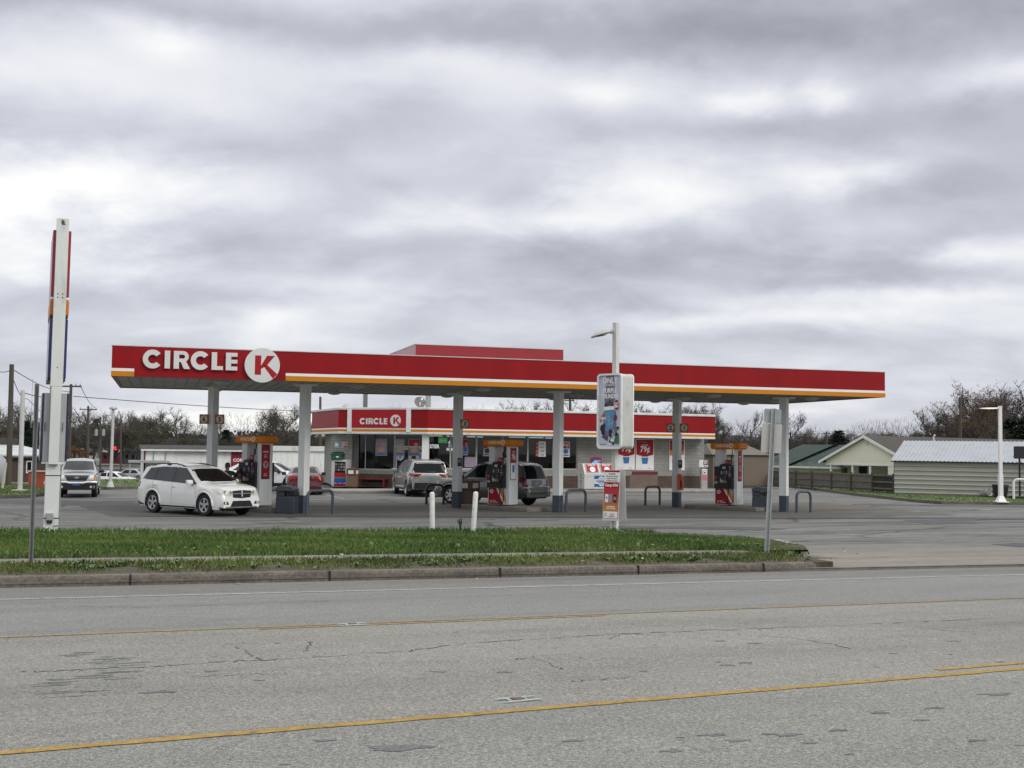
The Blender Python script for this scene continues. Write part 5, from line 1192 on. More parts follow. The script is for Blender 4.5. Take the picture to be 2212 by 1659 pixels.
    if sp.get('rails'):
        x0, x1, y, mR = sp['rails']
        for s in (1, -1):
            pts = []
            for k in range(13):
                x = lerp(x0, x1, k/12); h = bv.ray_cast(Vector((x, y*s, 4)), Vector((0, 0, -1))); pts.append(h[0]+Vector((0, 0, .055-.05*(abs(k-6)/6)**4)))
            b = MB(); b.tube(pts, .022, 8)
            for k in (0, 6, 12): b.box(pts[k].x-.09, pts[k].x+.09, pts[k].y-.025, pts[k].y+.025, pts[k].z-.07, pts[k].z)
            b.build('roof_rail', mR, t, smooth=50)
    for xs_ in sp.get('seams', []):                    # door shut lines
        for s in (1, -1):
            d = decal(bv, [(xs_[0][0], xs_[0][1]), (xs_[0][0]+.012, xs_[0][1])], [(xs_[1][0], xs_[1][1]), (xs_[1][0]+.012, xs_[1][1])], 'side', .0025, 2, 12, s); d.build('door_seam', mat('shut_line', (.16, .16, .15), .8), body)
    t['_bv'] = 0; del t['_bv']
    return t, bv, body
def plate(t, x, z, m, txt='', w=.31, h=.155, tm=INK, y=0.0):
    s = 1 if x > 0 else -1; M = frame((x, y-s*0, z), (0, s, 0), (0, 0, 1)); b = MB(); b.rect(-w/2, w/2, -h/2, h/2, .012, 0, M, th=.012); o = b.build('number_plate', m, t)
    if txt: b = MB(); b.text(txt, 0, -h*.28, h*.5, .016, 0, M, bold=.03, align='CENTER', sx=.8); b.build('plate_text', tm, o)
GRAYT = mat('dark_glass_interior', (.014, .012, .012), .05, .5, 1.2, spec=.22)
GTINT = mat('tinted_glass', (.034, .040, .046), .05, .3, 1.0, spec=.42)
HD = R(-37)
def zscale(sp, k):
    f = lambda l: [(x, z*k) for x, z in l]
    sp['top'] = f(sp['top']); sp['belt'] = f(sp['belt'])
    for q in ('side_glass', 'pillars'): sp[q] = [(f(a), f(c)) for a, c in sp.get(q, [])]
    sp['parts'] = [(n, m, f(a), f(c), md, s) if md != 'top' else (n, m, a, c, md, s) for n, m, a, c, md, s in sp['parts']]
    sp['handles'] = f(sp['handles']); sp['mirror'] = (sp['mirror'][0], sp['mirror'][1]*k); sp['seams'] = [tuple((x, z*k) for x, z in q) for q in sp['seams']]; return sp
# white crossover at the first pump
SPW = dict(L=4.80, W=1.84, rw=.385, axles=(-1.41, 1.48), paint=PW, clear=.24, tumble=.40, flare=True, glass=GTINT, glassw=GRAYT,
  top=[(-2.445, .60), (-2.43, .86), (-2.40, 1.02), (-2.34, 1.22), (-2.20, 1.52), (-2.14, 1.60), (-1.9, 1.645), (-1.2, 1.685), (-.4, 1.69), (.1, 1.655), (.42, 1.58), (.62, 1.50), (1.32, 1.13), (1.5, 1.095), (1.95, 1.05), (2.22, 1.0), (2.35, .93), (2.415, .80), (2.435, .66), (2.445, .46)],
  belt=[(-2.445, .9), (-2.3, 1.10), (-1.9, 1.13), (-1.0, 1.09), (1.2, 1.01), (1.8, .93), (2.3, .82), (2.445, .5)],
  side_glass=[([(-2.06, 1.16), (-1.46, 1.145)], [(-1.78, 1.50), (-1.38, 1.545)]), ([(-1.32, 1.14), (-.38, 1.11)], [(-1.24, 1.55), (-.38, 1.575)]), ([(-.24, 1.10), (.80, 1.055)], [(-.24, 1.575), (.22, 1.52)])],
  pillars=[([(-2.11, 1.145), (1.05, 1.02)], [(-1.80, 1.52), (-1.0, 1.575), (.20, 1.545)])],
  wind=([(1.20, -.80), (1.33, -.42), (1.36, 0), (1.33, .42), (1.20, .80)], [(.47, -.655), (.53, -.33), (.55, 0), (.53, .33), (.47, .655)]), rearg=([(-2.36, -.66), (-2.36, .66)], [(-2.21, -.58), (-2.21, .58)]),
  parts=[('headlight', LENSW, [(.44, .69), (.62, .69), (.86, .73)], [(.42, .83), (.60, .865), (.88, .91)], 'front', (1, -1)), ('headlight_side', LENSW, [(2.16, .76), (2.33, .73)], [(2.0, .925), (2.31, .875)], 'side', (1, -1)),
    ('grille', INK, [(-.38, .63), (0, .60), (.38, .63)], [(-.43, .84), (0, .865), (.43, .84)], 'front', (1,)), ('lower_intake', INK, [(-.50, .33), (.50, .33)], [(-.38, .52), (.38, .52)], 'front', (1,)), ('fog_recess', INK, [(.55, .40), (.80, .42)], [(.60, .50), (.78, .50)], 'front', (1, -1)),
    ('lower_valance', BLACKP, [(-.84, .27), (.84, .27)], [(-.84, .325), (.84, .325)], 'front', (1,)), ('skid_plate', ALU, [(-.45, .27), (.45, .27)], [(-.5, .335), (.5, .335)], 'front', (1,)),
    ('rocker_trim', BLACKP, [(-.96, .25), (1.03, .25)], [(-.96, .30), (1.03, .30)], 'side', (1, -1)), ('door_strake', PW, [(-.94, .40), (1.0, .36)], [(-.94, .45), (1.0, .40)], 'side', (1, -1)),
    ('tail_light', LENSR, [(-2.385, .86), (-2.24, .88)], [(-2.37, 1.05), (-2.17, 1.06)], 'side', (1, -1)), ('rear_bumper_trim', BLACKP, [(-2.40, .30), (-1.85, .26)], [(-2.42, .40), (-1.85, .30)], 'side', (1, -1))],
  mirror=(.83, 1.09), handles=[(-.18, .93), (-1.22, .97)], rails=(-1.75, .05, .60, BLACKP), seams=[((-.30, .42), (-.30, 1.05)), ((-1.36, .62), (-1.40, 1.10)), ((1.04, .62), (.98, 1.0))])
SPW = zscale(SPW, 1.06)
cW, bvW, bodyW = make_car('crossover_suv', 'white crossover with black roof rails parked at the leftmost pump', 'car', SPW, (-11.25, 42.75), HD)
b = MB()
for x0, x1, z0, z1 in ((-.43, .43, .785, .815), (-.025, .025, .67, .92)):
    d = decal(bvW, [(x0, z0), (x1, z0)], [(x0, z1), (x1, z1)], 'front', .022, 12, 3); b.add(d.v, d.f)
b.build('grille_cross', CHROME, cW, smooth=50)
b = MB()
for s in (1, -1): h = bvW.ray_cast(Vector((5, .70*s, .485)), Vector((-1, 0, 0))); b.cyl(h[0]-Vector((.01, 0, 0)), h[0]+Vector((.02, 0, 0)), .045)
b.build('fog_lamp', LENSW, cW)
for x, z in ((.50, .84), (.70, .86)):
    for s in (1, -1): h = bvW.ray_cast(Vector((5, x*s, z)), Vector((-1, 0, 0))); b = MB(); b.cyl(h[0], h[0]+Vector((.022, 0, 0)), .062, .055, 16); b.build('headlight_bulb', mat('reflector_bowl', (.42, .41, .38), .25, .3, 19, metal=.5), cW, smooth=40)
# silver crossover nosed up to the shop
SPT = dict(L=5.15, W=1.98, rw=.37, axles=(-1.52, 1.54), paint=PS, clear=.30, tumble=.36, spokes=6, rimm=CHROME, glass=mat('mirror_glass', (.25, .26, .27), .04, .5, 1.6, spec=.9),
  top=[(-2.575, .55), (-2.56, .92), (-2.52, 1.10), (-2.40, 1.30), (-2.24, 1.62), (-2.10, 1.72), (-1.4, 1.78), (-.5, 1.80), (.3, 1.74), (.75, 1.62), (1.5, 1.18), (2.1, 1.10), (2.45, .95), (2.575, .6)],
  belt=[(-2.575, .95), (-2.3, 1.20), (-1.0, 1.16), (1.3, 1.08), (2.0, .98), (2.575, .6)],
  side_glass=[([(-2.05, 1.24), (-1.45, 1.22)], [(-1.80, 1.60), (-1.40, 1.64)]), ([(-1.34, 1.22), (-.3, 1.19)], [(-1.28, 1.64), (-.3, 1.66)]), ([(-.2, 1.185), (1.0, 1.14)], [(-.2, 1.66), (.5, 1.58)])],
  wind=([(1.42, -.72), (1.48, 0), (1.42, .72)], [(.78, -.60), (.82, 0), (.78, .60)]), rearg=([(-.84, 1.15), (0, 1.14), (.84, 1.15)], [(-.70, 1.62), (0, 1.65), (.70, 1.62)]), topmode=('windshield',),
  parts=[('tail_light', LENSR, [(.55, .98), (.88, .96)], [(.40, 1.09), (.92, 1.12)], 'rear', (1, -1)), ('tail_light_side', LENSR, [(-2.50, .98), (-2.16, 1.02)], [(-2.48, 1.11), (-2.14, 1.10)], 'side', (1, -1)), ('lower_bumper', BLACKP, [(-.94, .32), (.94, .32)], [(-.90, .68), (.90, .68)], 'rear', (1,)),
    ('lower_bumper_side', BLACKP, [(-2.56, .34), (-1.98, .34)], [(-2.55, .68), (-1.96, .56)], 'side', (1, -1)), ('rocker_trim', BLACKP, [(-1.06, .31), (1.08, .31)], [(-1.06, .40), (1.08, .40)], 'side', (1, -1)), ('chrome_strip', CHROME, [(-.40, 1.088), (.40, 1.088)], [(-.40, 1.098), (.40, 1.098)], 'rear', (1,)), ('plate_recess', mat('recess_grey', (.22, .225, .22), .4, .1, 3), [(-.42, .76), (.42, .76)], [(-.58, 1.02), (.58, 1.02)], 'rear', (1,)), ('rear_wiper', INK, [(-.28, 1.19), (.05, 1.185)], [(-.27, 1.21), (.05, 1.205)], 'rear', (1,))],
  mirror=(1.05, 1.2), handles=[(-.1, 1.02), (-1.2, 1.04)], rails=(-1.8, .2, .66, CHROME))
HT = R(106); dT = Vector((math.cos(HT), math.sin(HT), 0)); rT = Vector((dT.y, -dT.x, 0)); pT = gr(882, 1072)+rT*.86+dT*1.52
cT, bvT, _ = make_car('crossover_suv', 'silver crossover seen from behind, nosed up to the shop entrance', 'car', SPT, pT, HT)
cT.scale = (1.06, 1.06, 1.05)
h = bvT.ray_cast(Vector((-5, 0, .88)), Vector((1, 0, 0))); plate(cT, h[0].x-.005, .88, mat('plate_blue_grey', (.16, .24, .26), .5, .3, 14))
# silver SUV behind the middle pump
SPE = dict(L=4.87, W=1.90, rw=.37, axles=(-1.36, 1.51), paint=PSB, clear=.30, tumble=.28, taper=.09, spokes=6, flare=True, handlem=INK, mirrorm=INK,
  top=[(-2.435, .50), (-2.425, .80), (-2.33, .86), (-2.31, 1.10), (-2.20, 1.45), (-2.10, 1.68), (-1.95, 1.76), (-1.0, 1.80), (-.2, 1.79), (.25, 1.70), (1.0, 1.20), (1.25, 1.13), (2.05, 1.08), (2.3, .98), (2.40, .75), (2.435, .5)],
  belt=[(-2.435, .72), (-2.3, 1.10), (-1.0, 1.10), (1.0, 1.08), (2.1, .96), (2.435, .55)],
  side_glass=[([(-2.0, 1.13), (-1.30, 1.13)], [(-1.86, 1.62), (-1.34, 1.66)]), ([(-1.22, 1.13), (-.40, 1.13)], [(-1.24, 1.66), (-.40, 1.68)]), ([(-.30, 1.13), (.72, 1.12)], [(-.30, 1.68), (.16, 1.60)])],
  wind=([(.95, -.72), (1.0, 0), (.95, .72)], [(.32, -.62), (.36, 0), (.32, .62)]), rearg=([(-.84, 1.11), (.84, 1.11)], [(-.70, 1.70), (.70, 1.70)]), topmode=('windshield',),
  parts=[('tail_light', LENSR, [(.68, .80), (.90, .80)], [(.74, 1.16), (.92, 1.16)], 'rear', (1, -1)), ('tail_light_side', LENSR, [(-2.36, .80), (-2.22, .80)], [(-2.28, 1.16), (-2.20, 1.16)], 'side', (1, -1)), ('reverse_light', LENSW, [(.72, .74), (.90, .74)], [(.70, .795), (.90, .795)], 'rear', (1, -1)),
    ('roof_panel', INK, [(-1.95, -.55), (-.1, -.55)], [(-1.95, .55), (-.1, .55)], 'top', (1,)), ('door_moulding', mat('moulding_grey', (.22, .225, .22), .5, .1, 3), [(-.85, .62), (.95, .62)], [(-.85, .70), (.95, .70)], 'side', (1, -1)), ('plate_recess', mat('recess_grey', (.22, .225, .22)), [(-.36, .84), (.36, .84)], [(-.36, 1.06), (.36, 1.06)], 'rear', (1,)), ('step_pad', INK, [(-.6, .50), (.6, .50)], [(-.6, .56), (.6, .56)], 'rear', (1,))],
  mirror=(.80, 1.14), handles=[(-.15, .98), (-1.12, .99)], rails=(-1.8, .0, .66, BLACKP), seams=[((-.35, .45), (-.35, 1.1)), ((1.0, .8), (.95, 1.08)), ((-1.2, .75), (-1.26, 1.1))])
HE = R(145); dE = Vector((math.cos(HE), math.sin(HE), 0)); lE = Vector((-dE.y, dE.x, 0)); pE = gr(977, 1088)-lE*.84-dE*1.51
cE, bvE, _ = make_car('sport_utility', 'silver SUV with open tailgate glass dark, fuelling behind the middle pump'.replace('open tailgate glass dark', 'large dark rear window'), 'car', SPE, pE, HE)
cE.scale = (1.04, 1.05, 1.06)
h = bvE.ray_cast(Vector((-5, 0, .95)), Vector((1, 0, 0))); plate(cE, h[0].x-.008, .95, mat('plate_pale', (.36, .42, .44), .5, .3, 14))
b = MB(); h = bvE.ray_cast(Vector((-5, .72, .62)), Vector((1, 0, 0)))
for s in (1, -1): b.cyl((h[0].x+.02, .70*s, .64), (h[0].x-.02, .70*s, .64), .085, .07, 16)
b.build('bumper_lamp', LENSW, cE, smooth=40)
# maroon saloon
SPG = dict(L=5.0, W=1.87, rw=.33, axles=(-1.45, 1.36), paint=PM, clear=.19, tumble=.52, mirrorm=INK,
  top=[(-2.50, .45), (-2.49, .78), (-2.44, .98), (-2.36, 1.035), (-1.9, 1.06), (-1.72, 1.09), (-.95, 1.38), (-.6, 1.43), (.1, 1.42), (.45, 1.34), (1.2, .97), (2.0, .86), (2.35, .72), (2.5, .45)],
  belt=[(-2.5, .75), (-2.4, .92), (-1.5, .97), (1.0, .90), (2.0, .80), (2.5, .45)],
  side_glass=[([(-1.40, 1.0), (-.45, .985)], [(-1.0, 1.28), (-.5, 1.34)]), ([(-.38, .985), (.85, .95)], [(-.42, 1.34), (.2, 1.31)])],
  wind=([(1.12, -.72), (1.18, 0), (1.12, .72)], [(.5, -.55), (.54, 0), (.5, .55)]), rearg=([(-1.66, -.66), (-1.68, 0), (-1.66, .66)], [(-1.0, -.50), (-.98, 0), (-1.0, .50)]),
  parts=[('tail_light', LENSR, [(.40, .74), (.84, .70)], [(.44, .92), (.86, .96)], 'rear', (1, -1)), ('tail_light_side', LENSR, [(-2.42, .74), (-2.14, .80)], [(-2.40, .94), (-2.12, .92)], 'side', (1, -1)), ('lower_bumper', PM, [(-.8, .30), (.8, .30)], [(-.8, .34), (.8, .34)], 'rear', (1,))],
  mirror=(.78, 1.0), handles=[(-.3, .86), (-1.2, .88)])
SPG['glassr'] = 1
HG = R(101); dG = Vector((math.cos(HG), math.sin(HG), 0)); pG = gr(658, 1069.5)+dG*2.5
cG, bvG, _ = make_car('saloon_car', 'dark red saloon seen from behind between the first pump and column', 'car', SPG, pG, HG)
h = bvG.ray_cast(Vector((-5, 0, .55)), Vector((1, 0, 0))); plate(cG, h[0].x-.005, .56, mat('plate_pale', (.36, .42, .44)))
# white crossover crossing behind the first pump
SPX = dict(SPW); SPX = dict(SPX, L=4.75, paint=paint('pearl', (.72, .74, .76)), flare=False, rails=None, glass=GTINT,
  top=[(-2.375, .55), (-2.36, .92), (-2.25, 1.08), (-1.98, 1.22), (-1.5, 1.48), (-1.0, 1.60), (-.3, 1.66), (.2, 1.62), (.6, 1.50), (1.3, 1.10), (1.9, .98), (2.25, .84), (2.375, .5)], belt=[(-2.375, .9), (-2.1, 1.08), (-1, 1.06), (1.2, .98), (2.0, .86), (2.375, .5)],
  side_glass=[([(-1.65, 1.12), (-.55, 1.10)], [(-1.2, 1.43), (-.55, 1.54)]), ([(-.45, 1.10), (.92, 1.02)], [(-.45, 1.545), (.42, 1.46)])], pillars=[([(-1.75, 1.09), (1.05, .99)], [(-1.25, 1.46), (.38, 1.50)])],
  parts=[('tail_light', LENSR, [(-2.33, .88), (-2.05, .90)], [(-2.25, .99), (-2.0, .99)], 'side', (1, -1)), ('rocker_trim', BLACKP, [(-.96, .25), (1.03, .25)], [(-.96, .44), (1.03, .44)], 'side', (1, -1)), ('headlight', LENSW, [(.45, .68), (.82, .70)], [(.45, .80), (.84, .86)], 'front', (1, -1))], seams=[((-.5, .5), (-.5, 1.05))], handles=[(-.32, .90)], mirror=(.86, 1.04), mirrorm=INK)
pX = at(578, 1060, 65.5)
cX, bvX, _ = make_car('crossover_suv', 'white crossover in profile, half hidden behind the first pump', 'car', SPX, (pX.x, pX.y, 0), R(-3))
# dark car hidden behind the silver SUV
SPK = dict(SPG, paint=paint('black', (.014, .014, .016)), parts=[('tail_light', LENSR, [(.40, .74), (.84, .70)], [(.44, .92), (.86, .96)], 'rear', (1, -1))], top=[(-2.5, .45), (-2.49, .9), (-2.4, 1.05), (-2.2, 1.35), (-2.0, 1.62), (-1.0, 1.68), (.1, 1.66), (.5, 1.54), (1.2, 1.08), (2.0, .95), (2.35, .8), (2.5, .45)], belt=[(-2.5, .9), (-1.5, 1.06), (1.0, 1.0), (2.0, .88), (2.5, .45)], side_glass=[([(-1.6, 1.1), (-.45, 1.08)], [(-1.5, 1.5), (-.5, 1.54)]), ([(-.38, 1.08), (.9, 1.02)], [(-.42, 1.54), (.3, 1.5)])], rearg=None, mirror=(.82, 1.1))
SPK['rearg'] = ([(-.7, 1.1), (.7, 1.1)], [(-.6, 1.5), (.6, 1.5)]); SPK['topmode'] = ('windshield',)
pK = gr(1046, 1069.5); make_car('parked_car', 'black car at the shop windows, mostly hidden by the silver SUV', 'car', SPK, (pK.x+.2, pK.y+1.6, 0), R(118))
# silver pickup facing the camera
SPP = dict(L=4.85, W=1.76, rw=.365, axles=(-1.55, 1.40), paint=PS, clear=.36, tumble=.36, taper=.10, mirrorm=INK, tw=.25, crown=.06, rimm=ALU,
  top=[(-2.425, .6), (-2.41, 1.12), (-.95, 1.14), (-.93, 1.30), (-.86, 1.66), (-.7, 1.735), (-.2, 1.76), (.25, 1.73), (.42, 1.67), (.98, 1.22), (1.15, 1.17), (2.05, 1.10), (2.24, 1.04), (2.32, .95), (2.36, .62), (2.425, .60)],
  belt=[(-2.425, 1.08), (-.9, 1.10), (1.0, 1.10), (2.0, 1.00), (2.425, .6)],
  side_glass=[([(-.8, 1.15), (.68, 1.13)], [(-.78, 1.62), (.26, 1.60)])], wind=([(.92, -.68), (.99, 0), (.92, .68)], [(.44, -.60), (.47, 0), (.44, .60)]), glassw=mat('hazy_glass', (.030, .036, .038), .08, .5, 1.2, spec=.45),
  parts=[('grille', INK, [(-.40, .77), (.40, .77)], [(-.53, 1.01), (.53, 1.01)], 'front', (1,)), ('headlight', LENSW, [(.52, .82), (.72, .82)], [(.56, 1.00), (.74, 1.0)], 'front', (1, -1)), ('turn_lamp', AMBER, [(.725, .82), (.81, .84)], [(.745, 1.0), (.80, .985)], 'front', (1, -1))], mirror=(.72, 1.18), handles=[(-.62, 1.0)])
q = gr(167, 1073.5); HP = R(-73); dP = Vector((math.cos(HP), math.sin(HP), 0)); pP = q-dP*1.40
cP, bvP, _ = make_car('pickup_truck', 'silver pickup with black grille driving towards the road at left', 'pickup', SPP, pP, HP)
b = MB(); n = 12; pts = [Vector((2.50-.10*(abs(k-n/2)/(n/2))**2, lerp(-.86, .86, k/n), .70-.035*(1 if abs(k-n/2) < 3 else 0))) for k in range(n+1)]; b.tube(pts, .055, 8); b.build('chrome_bumper', CHROME, cP, smooth=50)
b = MB(); b.prism([(2.05, -.87), (2.40, -.84), (2.47, -.5), (2.50, 0), (2.47, .5), (2.40, .84), (2.05, .87)], .36, .66); b.build('lower_bumper', BLACKP, cP, bevel=.04)
plate(cP, 2.53, .62, mat('plate_deep_blue', (.02, .10, .24), .4, .6, 16)); b = MB(); M = frame((2.345, 0, .91), (0, 1, 0), (0, 0, 1)); b.disc(0, 0, .11, .045, .03, 0, M, 24, .03); b.build('grille_badge', mat('badge_grey', (.3, .3, .31), .3, .1, 6), cP)
b = MB()
for s in (1, -1): b.cyl((2.44, .62*s, .50), (2.475, .62*s, .50), .055)
b.build('fog_lamp', LENSW, cP)
# cars parked beyond the grass on the left
SPF = dict(L=4.6, W=1.8, rw=.32, axles=(-1.35, 1.35), clear=.2, tumble=.5, top=SPG['top'], belt=SPG['belt'], side_glass=SPG['side_glass'], wind=SPG['wind'], rearg=SPG['rearg'], parts=[], handles=[])
SPF['top'] = [(x*.92, z) for x, z in SPG['top']]; SPF['belt'] = [(x*.92, z) for x, z in SPG['belt']]; sc9 = lambda l: [tuple((x*.92, z) for x, z in k) for k in l]
SPF['side_glass'] = [([(x*.92, z) for x, z in a], [(x*.92, z) for x, z in c]) for a, c in SPG['side_glass']]; SPF['wind'] = tuple([(x*.92, z) for x, z in k] for k in SPG['wind']); SPF['rearg'] = tuple([(x*.92, z) for x, z in k] for k in SPG['rearg'])
def far_car(px, D, rz, c, label, nm='parked_car', z=-1.42):
    p = at(px, 1000, D); sp = dict(SPF, paint=c); make_car(nm, label, 'car', sp, (p.x, p.y, z), rz, 'cars parked beyond the left grass strip')
far_car(222, 108, R(170), paint('blue', (.02, .03, .12)), 'dark blue car beyond the grass, just right of the pickup', z=-1.42)
far_car(250, 104, R(-10), PW, 'white car beyond the grass, behind the white lamp post', z=-1.42)
far_car(284, 116, R(165), PS, 'pale silver car beyond the grass, left of the white warehouse', z=-1.42)
far_car(318, 88, R(100), paint('black', (.014, .014, .016)), 'black car at the near end of the white warehouse', z=-1.42)
far_car(158, 110, R(-95), PS, 'silver car just visible left of the sign pole base', z=-1.42)
# ------------------------------------------------------------------ man fuelling the white crossover
def skin_fig(t, name, verts, edges, radii, m, lvl=2, root=0):
    me = bpy.data.meshes.new(name); me.from_pydata(verts, edges, []); o = bpy.data.objects.new(name, me); COL.objects.link(o); o.parent = t
    s = o.modifiers.new('s', 'SKIN'); s.use_smooth_shade = True
    for i, r in enumerate(radii): d = me.skin_vertices[0].data[i]; d.radius = r if isinstance(r, tuple) else (r, r); d.use_root = (i == root)
    ss_ = o.modifiers.new('u', 'SUBSURF'); ss_.levels = ss_.render_levels = lvl; me.materials.append(m); return o
SKIN = mat('skin', (.22, .11, .07), .5, .1, 8)
pm = gr(488, 1104); t = thing('person', 'person in dark clothes with one arm raised behind the white crossover', 'person', (pm.x, pm.y+.1, 0), R(30))
cl = mat('dark_jacket', (.022, .024, .03), .8, .3, 6); tr2 = mat('dark_trousers', (.018, .02, .026), .8, .3, 6)
V = [(0, 0, .95), (0, 0, 1.12), (0, 0, 1.30), (0, .01, 1.44), (0, .02, 1.52), (0, .03, 1.62), (0, .03, 1.72),
     (-.20, 0, 1.42), (-.26, -.02, 1.15), (-.24, .08, .92), (-.235, .12, .84), (.20, 0, 1.42), (.36, .05, 1.34), (.46, .10, 1.56), (.485, .11, 1.64),
     (-.10, 0, .88), (-.11, .02, .50), (-.12, -.02, .09), (-.12, .13, .05), (.10, 0, .88), (.11, .02, .50), (.12, -.02, .09), (.12, .13, .05)]
E_ = [(0, 1), (1, 2), (2, 3), (3, 4), (4, 5), (5, 6), (3, 7), (7, 8), (8, 9), (9, 10), (3, 11), (11, 12), (12, 13), (13, 14), (0, 15), (15, 16), (16, 17), (17, 18), (0, 19), (19, 20), (20, 21), (21, 22)]
RR = [(.16, .12), (.15, .11), (.18, .12), (.10, .09), .055, .088, .075, .065, .048, .036, .03, .065, .05, .038, .03, .10, .07, .05, .045, .10, .07, .05, .045]
skin_fig(t, 'body', V, E_, RR, SKIN)
skin_fig(t, 'jacket', [(0, 0, .90), (0, 0, 1.12), (0, 0, 1.30), (0, .01, 1.44), (-.20, 0, 1.42), (-.26, -.02, 1.15), (-.245, .06, .96), (.20, 0, 1.42), (.36, .05, 1.34), (.445, .095, 1.52)], [(0, 1), (1, 2), (2, 3), (3, 4), (4, 5), (5, 6), (3, 7), (7, 8), (8, 9)], [(.19, .14), (.175, .13), (.20, .14), (.11, .10), .085, .066, .05, .085, .068, .05], cl)
skin_fig(t, 'trousers', [(0, 0, .96), (-.10, 0, .86), (-.11, .02, .50), (-.12, -.02, .10), (.10, 0, .86), (.11, .02, .50), (.12, -.02, .10)], [(0, 1), (1, 2), (2, 3), (0, 4), (4, 5), (5, 6)], [(.17, .13), .115, .085, .07, .115, .085, .07], tr2)
b = MB(); b.lathe([(0, .115), (.05, .108), (.085, .07), (.10, .01), (.095, -.04), (.085, -.02), (0, .02)], 20, 0, Matrix.Translation((0, .015, 1.705))); b.build('hair', INK, t, smooth=60)
b = MB()
for x in (-.034, .034): b.lathe([(0, -.012), (.009, -.007), (.012, 0), (.009, .007), (0, .012)], 10, 0, Matrix.Translation((x, .112, 1.665)))
b.build('eyes', INK, t, smooth=60)
b = MB(); b.add([(-.012, .11, 1.615), (.012, .11, 1.615), (0, .112, 1.665), (0, .14, 1.622)], [(0, 1, 3), (1, 2, 3), (2, 0, 3), (0, 2, 1)]); b.build('nose', SKIN, t); b = MB(); b.box(-.025, .025, .108, .116, 1.583, 1.590); b.build('mouth', mat('lips', (.16, .06, .05)), t)
for x in (-.09, .09): b = MB(); b.lathe([(0, -.01), (.02, -.008), (.026, 0), (.02, .008), (0, .01)], 10, 0, Matrix.Translation((x, .03, 1.64)) @ Matrix.Rotation(math.pi/2, 4, 'Y')); b.build('ear', SKIN, t, smooth=60)
for s, w0, dr in ((-1, Vector((-.235, .12, .84)), Vector((.05, .25, -1))), (1, Vector((.485, .11, 1.64)), Vector((.2, .15, 1)))):
    d = dr.normalized(); sd_ = d.cross(Vector((0, 1, .1))).normalized(); nn = d.cross(sd_)
    vv = [w0, w0+d*.045]; ee = [(0, 1)]; rr = [.026, (.036, .018)]
    for k, (o, l) in enumerate(((-.026, .07), (-.009, .08), (.009, .076), (.025, .06))):
        i = len(vv); vv += [w0+d*.085+sd_*o, w0+d*(.085+l*.5)+sd_*o*1.1+nn*.006, w0+d*(.085+l)+sd_*o*1.15+nn*.022]; ee += [(1, i), (i, i+1), (i+1, i+2)]; rr += [.010, .0085, .007]
    i = len(vv); vv += [w0+d*.04+sd_*.04, w0+d*.075+sd_*.06+nn*.01]; ee += [(1, i), (i, i+1)]; rr += [.011, .008]
    skin_fig(t, 'hand', [tuple(q) for q in vv], ee, rr, SKIN, 1)
for x in (-.12, .12): b = MB(); b.prism([(x-.05, -.09), (x+.05, -.09), (x+.055, .08), (x+.035, .19), (x-.035, .19), (x-.055, .08)], 0, .09); b.build('shoe', INK, t, bevel=.025)

# ------------------------------------------------------------------ tall roadside sign seen edge-on
p = on(109, 1147, grass_h); D = p.y
def zz(y, D=D, x=120): return at(x, y, D).z-p.z
t = thing('roadside_sign', 'tall white sign pole with red and blue sign boxes seen edge-on', 'sign', p, R(22.5)); t.rotation_euler = (0, R(.35), R(22.5))
b = MB(); b.box(-.185, .185, -.16, .16, 0, zz(1000)); b.box(-.26, .26, -.22, .22, -.1, .03); b.build('base_post', OFFW, t, bevel=.012)
zt = zz(475); b = MB(); b.box(-.128, .128, -.30, -.02, zz(1003), zz(836)); b.box(-.158, .158, -.30, -.02, zz(836)+.001, zt); b.box(-.11, .11, 2.35, 2.6, 0, zt-.4); b.build('post', OFFW, t, bevel=.012)
NAVY = mat('sign_navy', (.010, .018, .12), .3, .1, 3, coat=.3)
def sbox(nm, y0, y1, hw, m, ym=.0, yl=2.33, edge=None):
    b = MB(); b.box(-hw, hw, ym, yl, zz(y1), zz(y0)); o = b.build(nm, m, t, bevel=.025); return o
sbox('red_box', 497, 641, .235, mat('sign_box_red', (.30, .014, .025), .35, .08, 2, coat=.2)); sbox('white_strip', 641.5, 648, .242, SIGNW); sbox('orange_strip', 648.5, 681, .245, mat('sign_box_orange', (.55, .17, .015), .4, .08, 2)); sbox('skirt', 681.5, 686, .235, BLACKP)
sbox('blue_box', 688, 818, .235, NAVY); sbox('skirt', 818.5, 823, .23, BLACKP)
b = MB(); b.box(-.285, .285, -.0, 2.2, zz(998), zz(849)); b.build('price_cabinet', mat('cabinet_grey', (.38, .39, .385), .5, .08, 1.5, streak=(1, 1, .3), dirt=.25), t, bevel=.015)
for s in (-1, 1):
    b = MB(); b.box(min(s*.287, s*.345), max(s*.287, s*.345), .02, 2.2, zz(998)+.02, zz(849)-.01); b.build('price_panel', mat('panel_dark_blue', (.012, .012, .05), .3, .1, 2, coat=.3), t)
    b = MB(); x = s*.225; z = zz(922); b.tube([(x-.02, -.002, z-.12), (x-.02, -.04, z-.11), (x-.02, -.04, z+.11), (x-.02, -.002, z+.12)], .008, 6); b.build('cabinet_handle', INK, t)
    b = MB(); M = frame((s*.348, .2 if s > 0 else 2.1, zz(998)), (0, s, 0), (0, 0, 1)); b.text('2.79', .1, .35, .5, 0, 0, M, bold=.02); b.text('3.19', .1, 1.2, .5, 0, 0, M, bold=.02); b.build('price_digits', SIGNW, t)
b = MB(); b.box(-.30, .30, -.03, .03, zz(1002), zz(998.3)); b.build('bracket', OFFW, t)
b = MB(); M = frame((0, -.302, 0), (1, 0, 0), (0, 0, 1))
